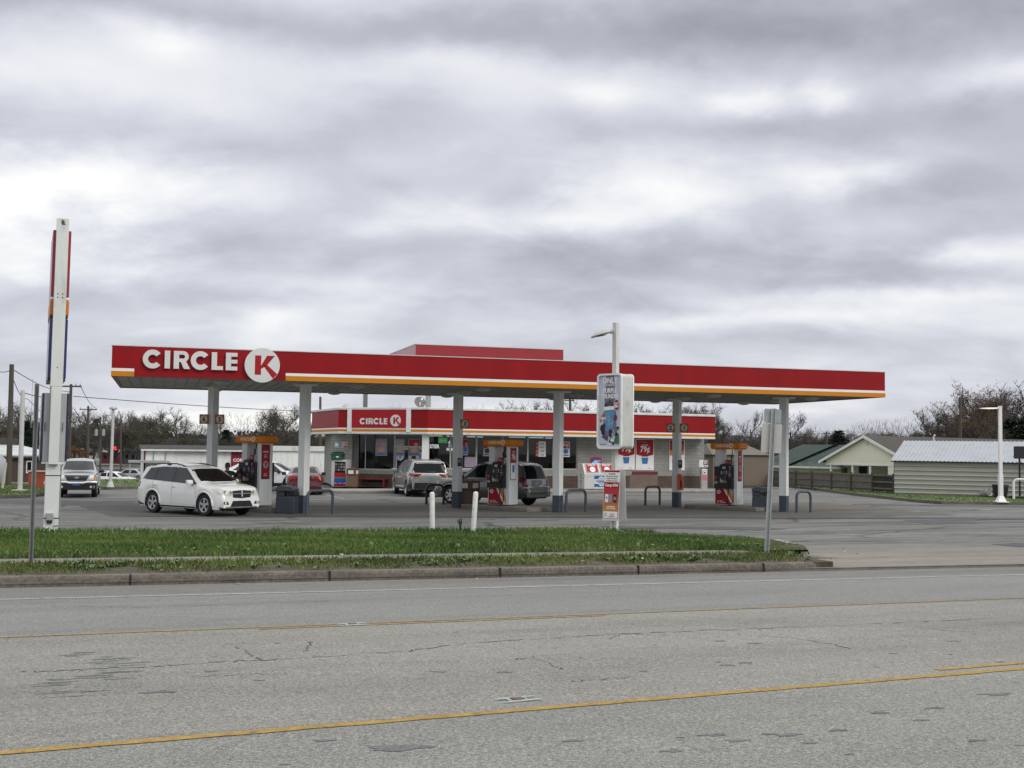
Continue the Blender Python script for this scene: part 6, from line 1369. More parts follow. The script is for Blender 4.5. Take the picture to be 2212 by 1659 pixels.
for x, z in [(-.06, 637), (.06, 637), (-.06, 645), (.06, 645), (-.02, 480), (.05, 488), (0, 795)]: b.disc(x, zz(z), .017, .022, 0, 0, M, 10)
b.disc(-.0, zt-.12, .045, .07, 0, 0, M, 8); b.build('bolt_marks', mat('rust_mark', (.10, .06, .04), .8, .3, 9), t)
b = MB()
for y in (1027, 1119): b.box(-.19, .19, -.165, .165, zz(y)-.012, zz(y)+.012)
b.build('strap', INK, t)
b = MB(); b.tube([(.21, -.1, zz(1005)), (.205, -.12, zz(1060)), (.21, -.12, zz(1115)), (.27, -.14, .28), (.24, -.18, .17), (.06, -.19, .15)], .016, 7); b.build('conduit', mat('conduit_green', (.22, .28, .22), .5, .1, 5), t, smooth=50)
b = MB(); b.box(-.13, .05, -.24, -.162, .30, .50); b.box(-.11, .03, -.235, -.163, .22, .30, 1); b.build('outlet_box', [STEEL, INK], t, bevel=.01)

# ------------------------------------------------------------------ advertising light pole
p = on(1327, 1147, grass_h); D = p.y; k = D/FPX
def za(y, x=1330): return at(x, y, D).z-p.z
t = thing('light_pole', 'white square light pole at the grass edge carrying an advertising light box', 'light pole', p, R(-43))
H_ = za(697); pm_ = mat('pole_offwhite', (.60, .60, .56), .5, .08, 1.5, dirt=.25)
b = MB(); b.box(-.075, .075, -.075, .075, .30, H_); b.box(-.12, -.035, -.06, .06, .02, .36); b.box(.035, .12, -.06, .06, .02, .36); b.build('pole', pm_, t, bevel=.01)
b = MB(); b.box(-.23, .23, -.2, .2, 0, .025); 
b.build('base_plate', mat('plate_white', (.6, .6, .57), .5, .2, 6), t)
b = MB()
for x in (-.17, .17):
    for y in (-.14, .14): b.cyl((x, y, .025), (x, y, .09), .02, n=8)
b.build('anchor_bolts', INK, t)
z0, z1 = za(970), za(808); W_, Dp = .46, .27
def rr(w, h, r, cx=0, cy=0, n=6):
    o = []
    for qx, qy, a0 in ((w-r, h-r, 0), (-w+r, h-r, 90), (-w+r, -h+r, 180), (w-r, -h+r, 270)):
        for i in range(n+1): a = R(a0+90*i/n); o.append((cx+qx+r*math.cos(a), cy+qy+r*math.sin(a)))
    return o
zc, hz = (z0+z1)/2, (z1-z0)/2
ab = thing('advert_box', 'rounded white light box with purple drink advert on the light pole', 'advertising sign', p, R(-43))
M = frame((0, 0, zc), (1, 0, 0), (0, 0, 1))
b = MB(); b.prism(rr(W_-.01, hz-.01, .12), -Dp+.02, Dp-.02, 0, M); b.build('box_side', mat('box_side', (.50, .515, .47), .5, .10, 2, dirt=.25), ab, smooth=30)
b = MB()
for s in (-1, 1):
    o, i_ = rr(W_, hz, .12), rr(W_-.055, hz-.055, .08); n = len(o); q0, q1 = sorted((s*(Dp-.02), s*(Dp+.03)))
    vs = [(x, y, q) for q in (q0, q1) for pl_ in (o, i_) for x, y in pl_]
    fs = []
    for a in range(n):
        c = (a+1) % n; fs += [(a, c, 2*n+c, 2*n+a), (n+a, 3*n+a, 3*n+c, n+c), (2*n+a, 2*n+c, 3*n+c, 3*n+a), (a, n+a, n+c, c)]
    b.add(vs, fs, 0, M)
b.build('frame_rim', WHITE, ab, smooth=30)
for s in (-1, 1):
    Mf = frame((0, s*(Dp-.018), zc), (-s, 0, 0), (0, 0, 1)); b = MB(); w, h = W_-.055, hz-.055
    PUR, PUR2, LAV, BLK = 2, 3, 1, 4
    b.prism(rr(w, h, .08), 0, .004, 1, Mf)
    b.prism([(-.62*w, -.62*h), (-.2*w, -.95*h) if 0 else (-.2*w, -.72*h), (.62*w, -.45*h), (.55*w, .1*h), (.36*w, h-.005), (-.36*w, h-.005), (-.5*w, .2*h)], .005, .007, PUR, Mf)
    b.text('ONLY', 0, h*.78, h*.17, .012, 0, Mf, bold=.04, align='CENTER', sx=.82); b.text('AT CIRCLE K', 0, h*.71, h*.045, .012, 0, Mf, bold=.03, align='CENTER', sx=.8)
    b.text('PURPLE', 0, h*.52, h*.125, .012, 0, Mf, bold=.05, align='CENTER', sx=.82); b.text('THUNDER', 0, h*.36, h*.125, .012, 0, Mf, bold=.05, align='CENTER', sx=.74)
    b.disc(0, h*.16, w*.5, h*.10, .010, BLK, Mf, 22)
    for x, y, r in ((-.25, .22, .13), (0, .27, .15), (.22, .24, .13), (-.05, .2, .2)): b.disc(x*w, y*h, r*w, r*w*.9, .0115, 5, Mf, 12)
    b.prism([(-.42*w, -.56*h), (.30*w, -.56*h), (.42*w, .06*h), (-.46*w, .06*h)][::1], .010, .012, 6, Mf)
    b.prism([(-.52*w, .02*h), (.46*w, .05*h), (.48*w, .15*h), (-.54*w, .12*h)], .012, .014, 0, Mf)
    for i in range(14): a = random.uniform(0, 6.28); q = random.uniform(0, .26); b.disc(-.04*w+q*w*math.cos(a), -.25*h+q*h*.9*math.sin(a), w*.08, w*.06, .0125+.0004*i, random.choice((7, 7, 6)), Mf, 9)
    b.disc(.62*w, .17*h, w*.27, h*.165, .014, 8, Mf, 26); b.disc(.62*w, .17*h, w*.25, h*.15, .0145, 9, Mf, 26); b.text('89¢', .62*w, .09*h, h*.10, .018, 0, Mf, bold=.05, align='CENTER', sx=.75); b.text('FREEZE', .62*w, .20*h, h*.045, .018, 0, Mf, bold=.03, align='CENTER', sx=.8)
    b.prism([(-.86*w, -.32*h), (-.40*w, -.10*h), (-.46*w, 0), (-.92*w, -.2*h)], .015, .017, 10, Mf); b.text('NEW', -.84*w, -.24*h, h*.08, .02, 0, Mf, bold=.04, sx=.75)
    for x, y, r, c in ((-.68, -.48, .17, 4), (-.52, -.42, .14, 11), (-.6, -.58, .15, 4), (.52, -.18, .14, 11), (.5, -.2, .08, 12)): b.disc(x*w, y*h, r*w*1.15, r*h*.62, .0155+.0003*r, c, Mf, 14)
    b.prism([(-.75*w, -.72*h), (-.2*w, -.84*h), (-.12*w, -.72*h), (-.5*w, -.64*h)], .012, .014, 3, Mf)
    for i in range(36):
        x = random.uniform(.05, .82); y = random.uniform(-.92, -.52)+.22*max(0, x-.4); r = random.uniform(.05, .16); b.disc(x*w, y*h, r*w, r*w*random.uniform(.7, 1.4), .0160+.0003*i, random.choice((0, 4, 4, 7, 2, 12, 0)), Mf, 9)
    b.prism([(.42*w, -.88*h), (.86*w, -.9*h), (.84*w, -.66*h), (.5*w, -.72*h)], .028, .029, 13, Mf); b.rect(-.88*w, -.3*w, -.93*h, -.915*h, .012, 5, Mf)
    b.build('advert_print', [SIGNW, mat('print_lavender', (.50, .53, .62), .4, .06, 2), mat('print_purple_grey', (.17, .15, .20), .4, .12, 6), mat('print_violet', (.10, .06, .16), .4, .15, 6), INK, mat('print_berry', (.09, .08, .11), .4, .4, 20), mat('print_cup', (.10, .27, .42), .4, .2, 8), mat('print_ice', (.24, .40, .52), .4, .3, 14), SIGNW, mat('print_dark_red', (.25, .008, .03), .4, .1, 5), mat('print_rust', (.36, .12, .08), .4, .3, 14), mat('print_plum', (.13, .02, .06), .4, .3, 9), mat('print_pinkish', (.38, .16, .20), .4, .3, 9), mat('print_leaf', (.03, .16, .06), .4, .3, 9)], ab)
b = MB(); b.tube([(0, 0, za(714)), (-.14, .12, za(714))], .035, 8)
lh = thing('lamp_head', 'grey flat lamp head at the top of the advertising light pole', 'lamp head', (p.x, p.y, p.z+za(714)), R(180-4))
b = MB(); b.cyl((.05, 0, .0), (.2, 0, .0), .05, n=10)
prf = [(.18, .07, .075), (.30, .13, .10), (.5, .17, .105), (.68, .15, .06), (.80, .05, .01)]; vs = []; n = 12
for x, w, h in prf:
    for i in range(n): a = 2*math.pi*i/n; vs.append((x, w*math.cos(a), (h if math.sin(a) > 0 else .03)*math.sin(a)-.03*(x-.2)*2))
b.add(vs, [(i*n+j, i*n+(j+1) % n, (i+1)*n+(j+1) % n, (i+1)*n+j) for i in range(len(prf)-1) for j in range(n)]+[tuple(range(n))[::-1], tuple(range((len(prf)-1)*n, len(prf)*n))])
b.build('head_shell', mat('lamp_grey', (.45, .46, .45), .4, .1, 6), lh, smooth=45); lh.rotation_euler = (0, R(12), R(180)); lh.scale = (.95, 1.15, 1.35)
lens = MB(); lens.disc(.5, 0, .2, .12, 0, 0, Matrix.Translation((0, 0, -.052)), 16); lens.build('lamp_lens', INK, lh)
# sandwich sign strapped to the pole
t = thing('sandwich_sign', 'red to orange product banner boards strapped to the foot of the light pole', 'sign', p, R(-36))
z0, z1 = za(1124), za(1015); hw = .27
for s in (-1, 1):
    tl = Matrix.Rotation(s*R(4), 4, 'X'); M = Matrix.Translation((0, s*.24, z0)) @ tl @ frame((0, 0, 0), (-s, 0, 0), (0, 0, 1)); h = z1-z0
    b = MB(); b.prism([(-hw, 0), (hw, 0), (hw, h), (-hw, h)], -.012, 0, 0, M); bd = b.build('board', mat('board_white', (.6, .6, .58), .5, .05, 3), t)
    b = MB()
    for i in range(12):
        q0, q1 = .04+.60*i/12, .04+.60*(i+1)/12; c = i/11; b.rect(-hw+.012, hw-.012, h*q0, h*q1, .003, 4+i, M)
    b.rect(-hw+.012, hw-.012, h*.64, h*.76, .003, 0, M); b.rect(-hw+.012, hw-.012, h*.76, h*.955, .003, 1, M); b.rect(-hw+.012, hw-.012, h*.955, h-.01, .003, 0, M)
    for i, l in enumerate(('WARNING:', 'This product contains', 'nicotine. Nicotine is', 'an addictive chemical.')): b.text(l, 0, h*(.91-.045*i), h*.025, .006, 2, M, bold=.03, align='CENTER', sx=.88)
    b.text('Camp-ON!', 0, h*.675, h*.055, .006, 1, M, bold=.05, align='CENTER', sx=.85)
    for x, c in ((-.15, 1), (-.02, 3), (.13, 2)): b.rect(x-.055, x+.055, h*.36, h*.52, .007+.001*c, c, M)
    b.disc(.13, h*.44, .04, .055, .011, 3, M, 14); b.disc(-.15, h*.45, .03, .04, .0105, 3, M, 12); b.text('ORIGINAL', 0, h*.26, h*.03, .006, 1, M, bold=.04, align='CENTER'); b.text('NOW AVAILABLE', 0, h*.225, h*.022, .006, 1, M, bold=.04, align='CENTER', sx=.9)
    b.prism(rr(hw-.03, h*.065, .03, 0, h*.115), .004, .007, 1, M); b.text('$1.20', .06, h*.11, h*.03, .010, 0, M, bold=.04, align='CENTER'); b.text('off ORIGINAL', .05, h*.07, h*.018, .010, 2, M, bold=.03, align='CENTER'); b.text('SAVE', -.17, h*.13, h*.018, .010, 2, M, bold=.03, align='CENTER'); b.text('NOW', -.17, h*.09, h*.018, .010, 2, M, bold=.03, align='CENTER')
    gr_ = [mat('fade_%d' % i, (lerp(.52, .42, i/11), lerp(.28, .018, min(1, i/10)), lerp(.05, .03, i/11)), .5, .05, 4) for i in range(12)]
    b.build('banner_print', [SIGNR, SIGNW, INK, GREYT]+gr_, bd)
# ------------------------------------------------------------------ bollards, street sign posts, dead stem
for x0, x1, yb, yt, lab in ((934, 933.5, 1149, 1063, 'upright white round-topped bollard at the grass edge, left of its pair'), (1022, 1028, 1151, 1062, 'slightly leaning white round-topped bollard at the grass edge, right of its pair')):
    p = on(x0, yb, grass_h); q = at(x1, yt, p.y); d = (q-p); b = MB(); r = .072; h = d.length; d.normalize()
    vs = [(r, -.1), (r, h-.05), (r*.85, h-.02), (r*.5, h), (0, h+.005)]; b.lathe(vs, 16, 0, Vector((0, 0, 1)).rotation_difference(d).to_matrix().to_4x4())
    o = b.build('bollard', mat('bollard_white', (.66, .66, .62), .5, .06, 3, dirt=.35), smooth=40); o.location = p; tag(o, lab, 'bollard', 'white bollards at the grass edge')
p = on(993, 1150, grass_h); b = MB(); b.tube([(0, 0, 0), (.02, 0, .2), (-.02, 0, .38)], [.03, .03, .02], 6); b.tube([(.01, 0, .15), (.05, .02, .28), (.04, 0, .42)], [.02, .018, .008], 5); b.tube([(0, 0, .2), (-.06, 0, .32), (-.08, 0, .36)], [.015, .012, .006], 5)
for k in range(9): a = random.uniform(0, 6.28); q = Vector((random.uniform(-.06, .06), 0, random.uniform(.15, .4))); b.add([q, q+Vector((.03*math.cos(a), .02, .03*math.sin(a))), q+Vector((.05*math.cos(a+.4), .02, .05*math.sin(a+.4)))], [(0, 1, 2)])
o = b.build('dead_stem', mat('dead_stem', (.035, .028, .022), .9, .3, 9), smooth=50); o.location = p; tag(o, 'dark dead plant stump between the two white bollards', 'plant stump')
def channel_post(t, h, m=STEEL, w=.038):
    b = MB()
    b.prism([(-w, -.012), (-w*.55, -.012), (-w*.45, .022), (w*.45, .022), (w*.55, -.012), (w, -.012), (w, -.006), (w*.6, -.006), (w*.5, .028), (-w*.5, .028), (-w*.6, -.006), (-w, -.006)], -.1, h)
    for k in range(int(h/.05)): b.disc(0, 0, .006, .006, .0, 1, Matrix.Translation((0, .0285, .05+k*.05)) @ Matrix.Rotation(R(-90), 4, 'X'), 6, .0005)
    return b.build('post', [m, INK], t)
p = on(67, 1219, grass_h); q = at(80.5, 829, p.y); t = thing('street_sign', 'thin grey metal signpost with its plate edge-on at far left', 'street sign', p); h = (q-p).length
t.rotation_euler = Vector((0, 0, 1)).rotation_difference((q-p)).to_euler(); channel_post(t, h, mat('post_steel_dark', (.22, .225, .22), .5, .15, 6, metal=.3))
b = MB(); M = frame((.035, -.28, h-.75), (-.38, .92, 0), (0, 0, 1)); b.prism(rr(.3, .42, .04, .3, .42), -.002, .002, 0, M); b.build('sign_plate', STEEL, t)
p = on(1656, 1197, grass_h); q = at(1671.5, 882.5, p.y); d = q-p; h = d.length; t = thing('street_sign', 'leaning signpost with two blank grey plate backs at the driveway', 'street sign', p); t.rotation_euler = Vector((0, 0, 1)).rotation_difference(d).to_euler()
channel_post(t, h, w=.055); k = p.y/FPX
zf = lambda y: (at(1668, y, p.y).z-p.z)
for nm, hw, y0, y1, m in (('small_plate', .187, 883, 914, STEEL), ('large_plate', .22, 915, 978, mat('plate_back', (.44, .43, .40), .55, .08, 4))):
    z0, z1 = zf(y1), zf(y0); b = MB(); M = frame((-.01, .034, (z0+z1)/2), (1, 0, 0), (0, 0, 1)); b.prism(rr(hw, (z1-z0)/2, .035), -.002, .002, 0, M); 
    if nm == 'small_plate': b.rect(hw*.68, hw*.82, -(z1-z0)*.40, -(z1-z0)*.32, .004, 1, M)
    b.build(nm, [m, GREYT], t)
# ------------------------------------------------------------------ right-hand side: bank, fence, sheds, house
def mound(name, px, h, m, kerb=True, top_only=()):
    pts = [gr(x, y) for x, y in px]; b = MB(); n = len(pts)
    vs = [(q.x, q.y, -.05) for q in pts]+[(q.x, q.y, h) for q in pts]; b.add(vs, [tuple(range(n, 2*n))[::-1]]); b.add(vs, [(i, (i+1) % n, n+(i+1) % n, n+i) for i in range(n)], 1)
    return struct(name, b, [m, mat('old_kerb', (.12, .11, .095), .9, .3, 1.5, fine=.3, dirt=.5)]), pts
LAWN = mat('lawn', (.085, .125, .036), .95, .35, 1.0, bump=.3, fine=.4)
_, bank = mound('right_lawn', [(1545, 1050), (1640, 1049.5), (1700, 1053), (1755, 1058.6), (1840, 1070), (1930, 1080), (1985, 1086), (2033, 1089.5), (2120, 1090.5), (2400, 1094), (2400, 1040), (1700, 1030), (1545, 1040)], .15, LAWN)
_, isl1 = mound('left_lawn', [(-140, 1080), (0, 1077.5), (60, 1076), (98, 1071), (118, 1064), (108, 1055), (60, 1051), (-140, 1052)], .15, LAWN)
_, isl2 = mound('warehouse_lawn', [(198, 1058), (230, 1057.5), (330, 1056), (500, 1052), (730, 1046), (730, 1029), (500, 1034), (330, 1039), (196, 1041)], .15, LAWN)
def lawn_blades(name, poly, n, label, hmax=.09):
    xs = [q.x for q in poly]; ys = [q.y for q in poly]; pts = []
    def inside(x, y):
        c = False; j = len(poly)-1
        for i in range(len(poly)):
            if (poly[i].y > y) != (poly[j].y > y) and x < (poly[j].x-poly[i].x)*(y-poly[i].y)/(poly[j].y-poly[i].y)+poly[i].x: c = not c
            j = i
        return c
    while len(pts) < n:
        x, y = random.uniform(min(xs), min(max(xs), 34)), random.uniform(min(ys), min(max(ys), 100))
        if inside(x, y): pts.append((x, y, .15))
    blades(name, pts, np.random.default_rng(3).uniform(.03, hmax, n), [gm('lawn_a', (.085, .135, .034)), gm('lawn_b', (.12, .16, .046)), GM[2], GM[3]], label, (.012, .03))
lawn_blades('lawn_grass', bank, 22000, 'mown grass on the bank by the metal building', .055); lawn_blades('island_grass', isl1, 5000, 'mown grass on the left kerbed island'); lawn_blades('warehouse_grass', isl2, 5000, 'mown grass strip before the white warehouse')
# wooden fence with posts
FX = [1545, 1600, 1663, 1719, 1754, 1796, 1838, 1884.6, 1931]
fa, fb = gr(1663, 1049, .15), gr(1931, 1065, .15); fd = (fb-fa); fn = Vector((-fd.y, fd.x, 0)).normalized(); ang = math.atan2(fd.y, fd.x)
fpos = [(ray_plane(x, 1050, fa, fn)-fa).dot(fd.normalized()) for x in FX]
t = thing('wooden_fence', 'weathered grey board fence between the brown shed and the metal building', 'fence', fa, ang); HF = at(1796, 1019.5, (fa+(fb-fa)*.5).y).z-.15
for i in range(len(FX)-1):
    a, c = fpos[i], fpos[i+1]; b = MB(); x = a+.08
    while x < c-.08:
        w = random.uniform(.11, .14); b.box(x, min(x+w, c-.06), .03, .05+random.uniform(0, .01), .04+random.uniform(0, .05), HF-random.uniform(.0, .05)); x += w+random.uniform(.003, .012)
    b.build('board_panel', WOOD if i < 7 else mat('dark_wood', (.035, .034, .028), .9, .4, 3, streak=(6, 6, .6)), t)
    b = MB()
    for z in (.18, HF*.52, HF*.88): b.box(a, c, -.01, .029, z, z+.09)
    b.build('rail', mat('wood_rail', (.15, .13, .105), .85, .25, 3, fine=.2), t)
for x in fpos: b = MB(); b.box(x-.06, x+.06, -.06, .07, -.1, HF+.05); b.build('post', mat('wood_post', (.085, .072, .058), .9, .25, 3), t)
SID = None
def siding(name, col, pitch, horiz=True, depth=.5):
    m = mat(name, col, .6, .05, 1); nt = m.node_tree; N = nt.nodes; L = nt.links; bs = N['Principled BSDF']
    tc = N.new('ShaderNodeTexCoord'); sp = N.new('ShaderNodeSeparateXYZ'); L.new(tc.outputs['Object'], sp.inputs[0])
    f = N.new('ShaderNodeMath'); f.operation = 'MULTIPLY'; L.new(sp.outputs[2 if horiz else 0], f.inputs[0]); f.inputs[1].default_value = 1/pitch
    g_ = N.new('ShaderNodeMath'); g_.operation = 'FRACT'; L.new(f.outputs[0], g_.inputs[0])
    bp = N.new('ShaderNodeBump'); bp.inputs['Strength'].default_value = depth; bp.inputs['Distance'].default_value = .04; L.new(g_.outputs[0], bp.inputs['Height']); L.new(bp.outputs[0], bs.inputs['Normal']); return m
# metal building: ribbed walls, ribbed roof
p = gr(1932, 1069, .1); q = gr(2212, 1077, .1); d = (q-p); d.normalize(); q2 = p+d*16; n = Vector((-d.y, d.x, 0)); t = thing('metal_building', 'long low metal building with ribbed beige wall and corrugated pale roof', 'building', p, math.atan2(d.y, d.x)); ln = 16
ze = at(1932, 994, p.y).z-p.z; zr = ze+1.15; dep = 4.4
b = MB(); b.box(0, ln, 0, dep*2, -.2, ze)
z = .13; 
while z < ze-.05: b.prism([(-.065, z+.005), (.0, z-.015), (0, z+.06), (-.065, z+.03)], 0, ln, 0, Matrix(((0, 0, 1, 0), (1, 0, 0, 0), (0, 1, 0, 0), (0, 0, 0, 1)))); z += .255
b.build('wall', mat('beige_steel', (.43, .425, .375), .5, .06, 1, dirt=.15, streak=(.3, 1, 1)), t)
b = MB(); nr = 74
for i in range(nr):
    x0 = -.15+i*(ln+.3)/nr; x1 = x0+(ln+.3)/nr; xm = x0+.06
    for (xa, xb, dz) in ((x0, xm, .035), (xm, x1, 0)):
        b.add([(xa, -.2, ze-.03+dz), (xb, -.2, ze-.03+dz), (xb, dep, zr+dz), (xa, dep, zr+dz), (xb, dep*2+.2, ze-.03+dz), (xa, dep*2+.2, ze-.03+dz)], [(0, 1, 2, 3), (3, 2, 4, 5)])
    b.add([(xm, -.2, ze-.03), (xm, -.2, ze+.005), (xm, dep, zr+.035), (xm, dep, zr)], [(0, 1, 2, 3)]); b.add([(x0, -.2, ze-.03), (x0, -.2, ze+.005), (x0, dep, zr+.035), (x0, dep, zr)], [(3, 2, 1, 0)])
b.build('roof', mat('pale_galvalume', (.40, .42, .45), .45, .07, 1.2, metal=.25, dirt=.2), t)
b = MB(); b.box(-.14, ln, -.19, -.16, ze-.10, ze-.035); b.box(-.02, 0, -.02, dep*2, 0, ze); b.build('dark_trim', BLACKP, t)
b = MB(); b.box(0, ln, -.012, -.002, -.1, .05); b.build('plinth', mat('plinth_dark', (.05, .048, .042), .9, .3, 2), t)
# cream house with porch gable
apex = at(1870, 942, 88); rdir = Vector((16.3, 12.7, 0)).normalized(); gd = Vector((rdir.y, -rdir.x, 0))
def gp(px, py): q = ray_plane(px, py, apex, rdir); return (q-apex).dot(gd), q.z
t = thing('house', 'cream sided house with gabled porch and brown shingle roof', 'house', (apex.x, apex.y, 0), math.atan2(gd.y, gd.x))
xl, zl = gp(1778, 995); za_ = apex.z; xr = -xl; zr_ = zl; lnr = 26
CREAM = siding('cream_siding', (.90, .85, .74), .13); SHG = mat('brown_shingle', (.062, .053, .045), .9, .2, 2.5, bump=.4, fine=.3)
sl = (za_-zl)/(-xl); Mg = Matrix(((1, 0, 0, 0), (0, 0, 1, 0), (0, 1, 0, 0), (0, 0, 0, 1)))
zb_ = gp(1830, 1002)[1]
b = MB(); b.prism([(xl+.3, zb_), (xr-.3, zb_), (xr-.3, zl+.08), (0, za_-.12), (xl+.3, zl+.08)], 0, .2, 0, Mg); xw = gp(1918, 1010)[0]; b.box(xw, xr-.3, 0, .2, -.1, zb_-.001); b.box(xl+.3, xr-.3, 2.6, 2.8, -.1, zb_-.02); b.box(xr-.5, xr-.3, .2, lnr, -.1, zl)
b.build('wall', CREAM, t)
b = MB()
for s in (1, -1): e = xl*1.04 if s < 0 else xr*1.04; zz_ = za_-sl*abs(e); b.add([(0, -.3, za_+.05), (e, -.3, zz_+.05), (e, lnr, zz_+.05), (0, lnr, za_+.05), (0, -.3, za_-.05), (e, -.3, zz_-.05), (e, lnr, zz_-.05), (0, lnr, za_-.05)], [(0, 1, 2, 3), (4, 7, 6, 5), (0, 4, 5, 1), (2, 6, 7, 3), (1, 5, 6, 2)])
b.build('roof', SHG, t)
b = MB()
for s in (1, -1): e = xl*1.05 if s < 0 else xr*1.05; zz_ = za_-sl*abs(e); b.add([(0, -.33, za_+.07), (e, -.33, zz_+.07), (e, -.33, zz_-.13), (0, -.33, za_-.15), (0, -.29, za_+.07), (e, -.29, zz_+.07), (e, -.29, zz_-.13), (0, -.29, za_-.15)], [(0, 1, 2, 3), (4, 7, 6, 5), (0, 4, 5, 1), (3, 2, 6, 7)])
b.box(xl+.25, xr-.3, -.03, .23, zb_-.10, zb_-.002); b.build('white_trim', WHITE, t)
for x in (1794, 1840.5, 1878.5): q = gp(x, 1010)[0]; b = MB(); b.box(q-.07, q+.07, .02, .16, -.1, zb_-.1); b.build('porch_post', WHITE, t)
b = MB(); gx, gz = gp(1874, 958); b.disc(gx, gz, .17, .19, 0, 0, frame((0, -.01, 0), (1, 0, 0), (0, 0, 1)), 8); b.build('gable_vent', mat('vent_cream', (.66, .63, .52), .5), t)
b = MB(); b.box(xl+1.4, xl+2.1, 2.55, 2.59, .5, zb_-.2); b.box(xw-1.3, xw-.5, 2.55, 2.59, 0, zb_-.1); b.build('dark_opening', GLASS, t)
for x, y0, y1 in ((2017, 935, 954), (2090, 944, 950)):
    q = ray_plane(x, 955, (apex.x+gd.x*1.2, apex.y+gd.y*1.2, 0), gd); yl = (q-apex).dot(rdir); b = MB(); zz0 = za_-sl*1.2-.05; hh_ = .75 if y0 < 940 else .25; b.tube([(1.2, yl, zz0), (1.2, yl, zz0+hh_), (1.26, yl, zz0+hh_+.08), (1.34, yl, zz0+hh_+.03)], .05, 8); b.build('vent_pipe', WHITE, t)
# green metal roof building
p0 = at(1697, 1007, 96); p1 = at(1816, 1014, 92); d = (p1-p0); d.z = 0; d.normalize(); n = Vector((-d.y, d.x, 0)); t = thing('green_roof_building', 'low cream building with green ribbed metal roof and one dark gap', 'building', (p0.x, p0.y, 0), math.atan2(d.y, d.x))
ez = p0.z; rz_ = 3.1; L0, L1 = -3.2, (p1-p0).length
b = MB(); b.box(L0+.2, L1-.2, .4, 10, -.1, ez-.05); b.build('wall', siding('pale_siding', (.52, .50, .40), .13), t)
b = MB(); GRN = mat('green_steel', (.070, .105, .088), .5, .08, 1.2)
kk = 46
for i in range(kk):
    x0 = lerp(L0, L1, i/kk); x1 = lerp(L0, L1, (i+1)/kk); sh = 3.6
    b.add([(x0, 0, ez), (x1-.03, 0, ez), (x1-.03+sh*.3, 5.2, rz_), (x0+sh*.3, 5.2, rz_), (x1, 0, ez+.03), (x1+sh*.3, 5.2, rz_+.03)], [(0, 1, 2, 3), (1, 4, 5, 2)])
b.add([(L0+1.08, 5.2, rz_), (L1+1.08, 5.2, rz_), (L1+1.08, 10.4, ez), (L0+1.08, 10.4, ez)], [(0, 1, 2, 3)]); b.build('roof', GRN, t)
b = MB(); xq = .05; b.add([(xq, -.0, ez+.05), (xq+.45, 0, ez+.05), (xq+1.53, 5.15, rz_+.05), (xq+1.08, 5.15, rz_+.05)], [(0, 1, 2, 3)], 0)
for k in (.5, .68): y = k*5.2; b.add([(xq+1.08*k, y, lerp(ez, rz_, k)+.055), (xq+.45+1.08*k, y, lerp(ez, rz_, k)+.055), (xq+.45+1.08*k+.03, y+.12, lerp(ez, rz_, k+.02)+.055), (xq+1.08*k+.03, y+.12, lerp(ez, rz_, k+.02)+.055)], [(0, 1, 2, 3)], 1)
b.build('gap_strip', [mat('gap_black', (.006, .006, .006), 1, spec=0), WHITE], t); b = MB(); b.box(L0, L1+.05, -.06, -.0, ez-.12, ez+.02); b.build('gutter', OFFW, t)  # black strip laid on the roof, the gap's darkness put into colour
# brown shed
p0 = gr(1540, 1050, .12); p1 = gr(1660, 1050, .12); t = thing('garden_shed', 'plain brown shed with low grey-brown roof beside the shop', 'shed', p0, math.atan2(p1.y-p0.y, p1.x-p0.x)); ln = (p1-p0).length; zs = at(1600, 982, p0.y).z-.12
BRS = siding('brown_siding', (.16, .125, .092), .3, False, .25)
b = MB(); b.box(0, ln, 0, 3.4, -.1, zs); b.build('wall', BRS, t); zq = zs+.72
b = MB(); b.add([(-.15, -.15, zs-.02), (ln+.15, -.15, zs-.02), (ln-.85, 1.7, zq), (.5, 1.7, zq), (ln+.15, 3.6, zs-.02), (-.15, 3.6, zs-.02)], [(0, 1, 2, 3), (3, 2, 4, 5), (1, 4, 2), (0, 3, 5)]); b.build('roof', mat('shed_shingle', (.15, .135, .115), .9, .15, 3, bump=.3, fine=.25), t)
b = MB(); b.box(-.05, ln+.05, -.04, -.005, zs-.14, zs-.025); b.box(-.02, ln, -.03, -.004, -.02, .08); b.build('trim', mat('shed_trim', (.11, .09, .07), .8), t)
# lamp post, guards and clutter on the lawn
p = gr(2162, 1084, .15); t = thing('light_pole', 'white light pole with flat curved head on the right lawn', 'light pole', p, 0); H_ = at(2161, 877, p.y).z-.15
b = MB(); b.box(-.095, .095, -.095, .095, 0, 1.35); b.box(-.075, .075, -.075, .075, 1.351, H_); b.add([(-.22, -.22, 0), (.22, -.22, 0), (.22, .22, 0), (-.22, .22, 0), (-.097, -.097, .3), (.097, -.097, .3), (.097, .097, .3), (-.097, .097, .3)], [(0, 1, 5, 4), (1, 2, 6, 5), (2, 3, 7, 6), (3, 0, 4, 7)]); b.box(-.3, .3, -.3, .3, -.02, .02); b.build('pole', WHITE, t)
b = MB(); prf = [(-.08, .05, .06), (-.3, .10, .07), (-.6, .17, .075), (-.85, .15, .05), (-1.02, .05, .01)]; vs = []; n = 10
for x, w, h in prf:
    for i in range(n): a = 2*math.pi*i/n; vs.append((x, w*math.cos(a), H_-.13+(h if math.sin(a) > 0 else .02)*math.sin(a)+.03*math.sin((x+.1)*3.2)))
b.add(vs, [(i*n+j, i*n+(j+1) % n, (i+1)*n+(j+1) % n, (i+1)*n+j) for i in range(len(prf)-1) for j in range(n)]+[tuple(range(n))[::-1], tuple(range((len(prf)-1)*n, len(prf)*n))]); b.build('lamp_head', WHITE, t, smooth=45)
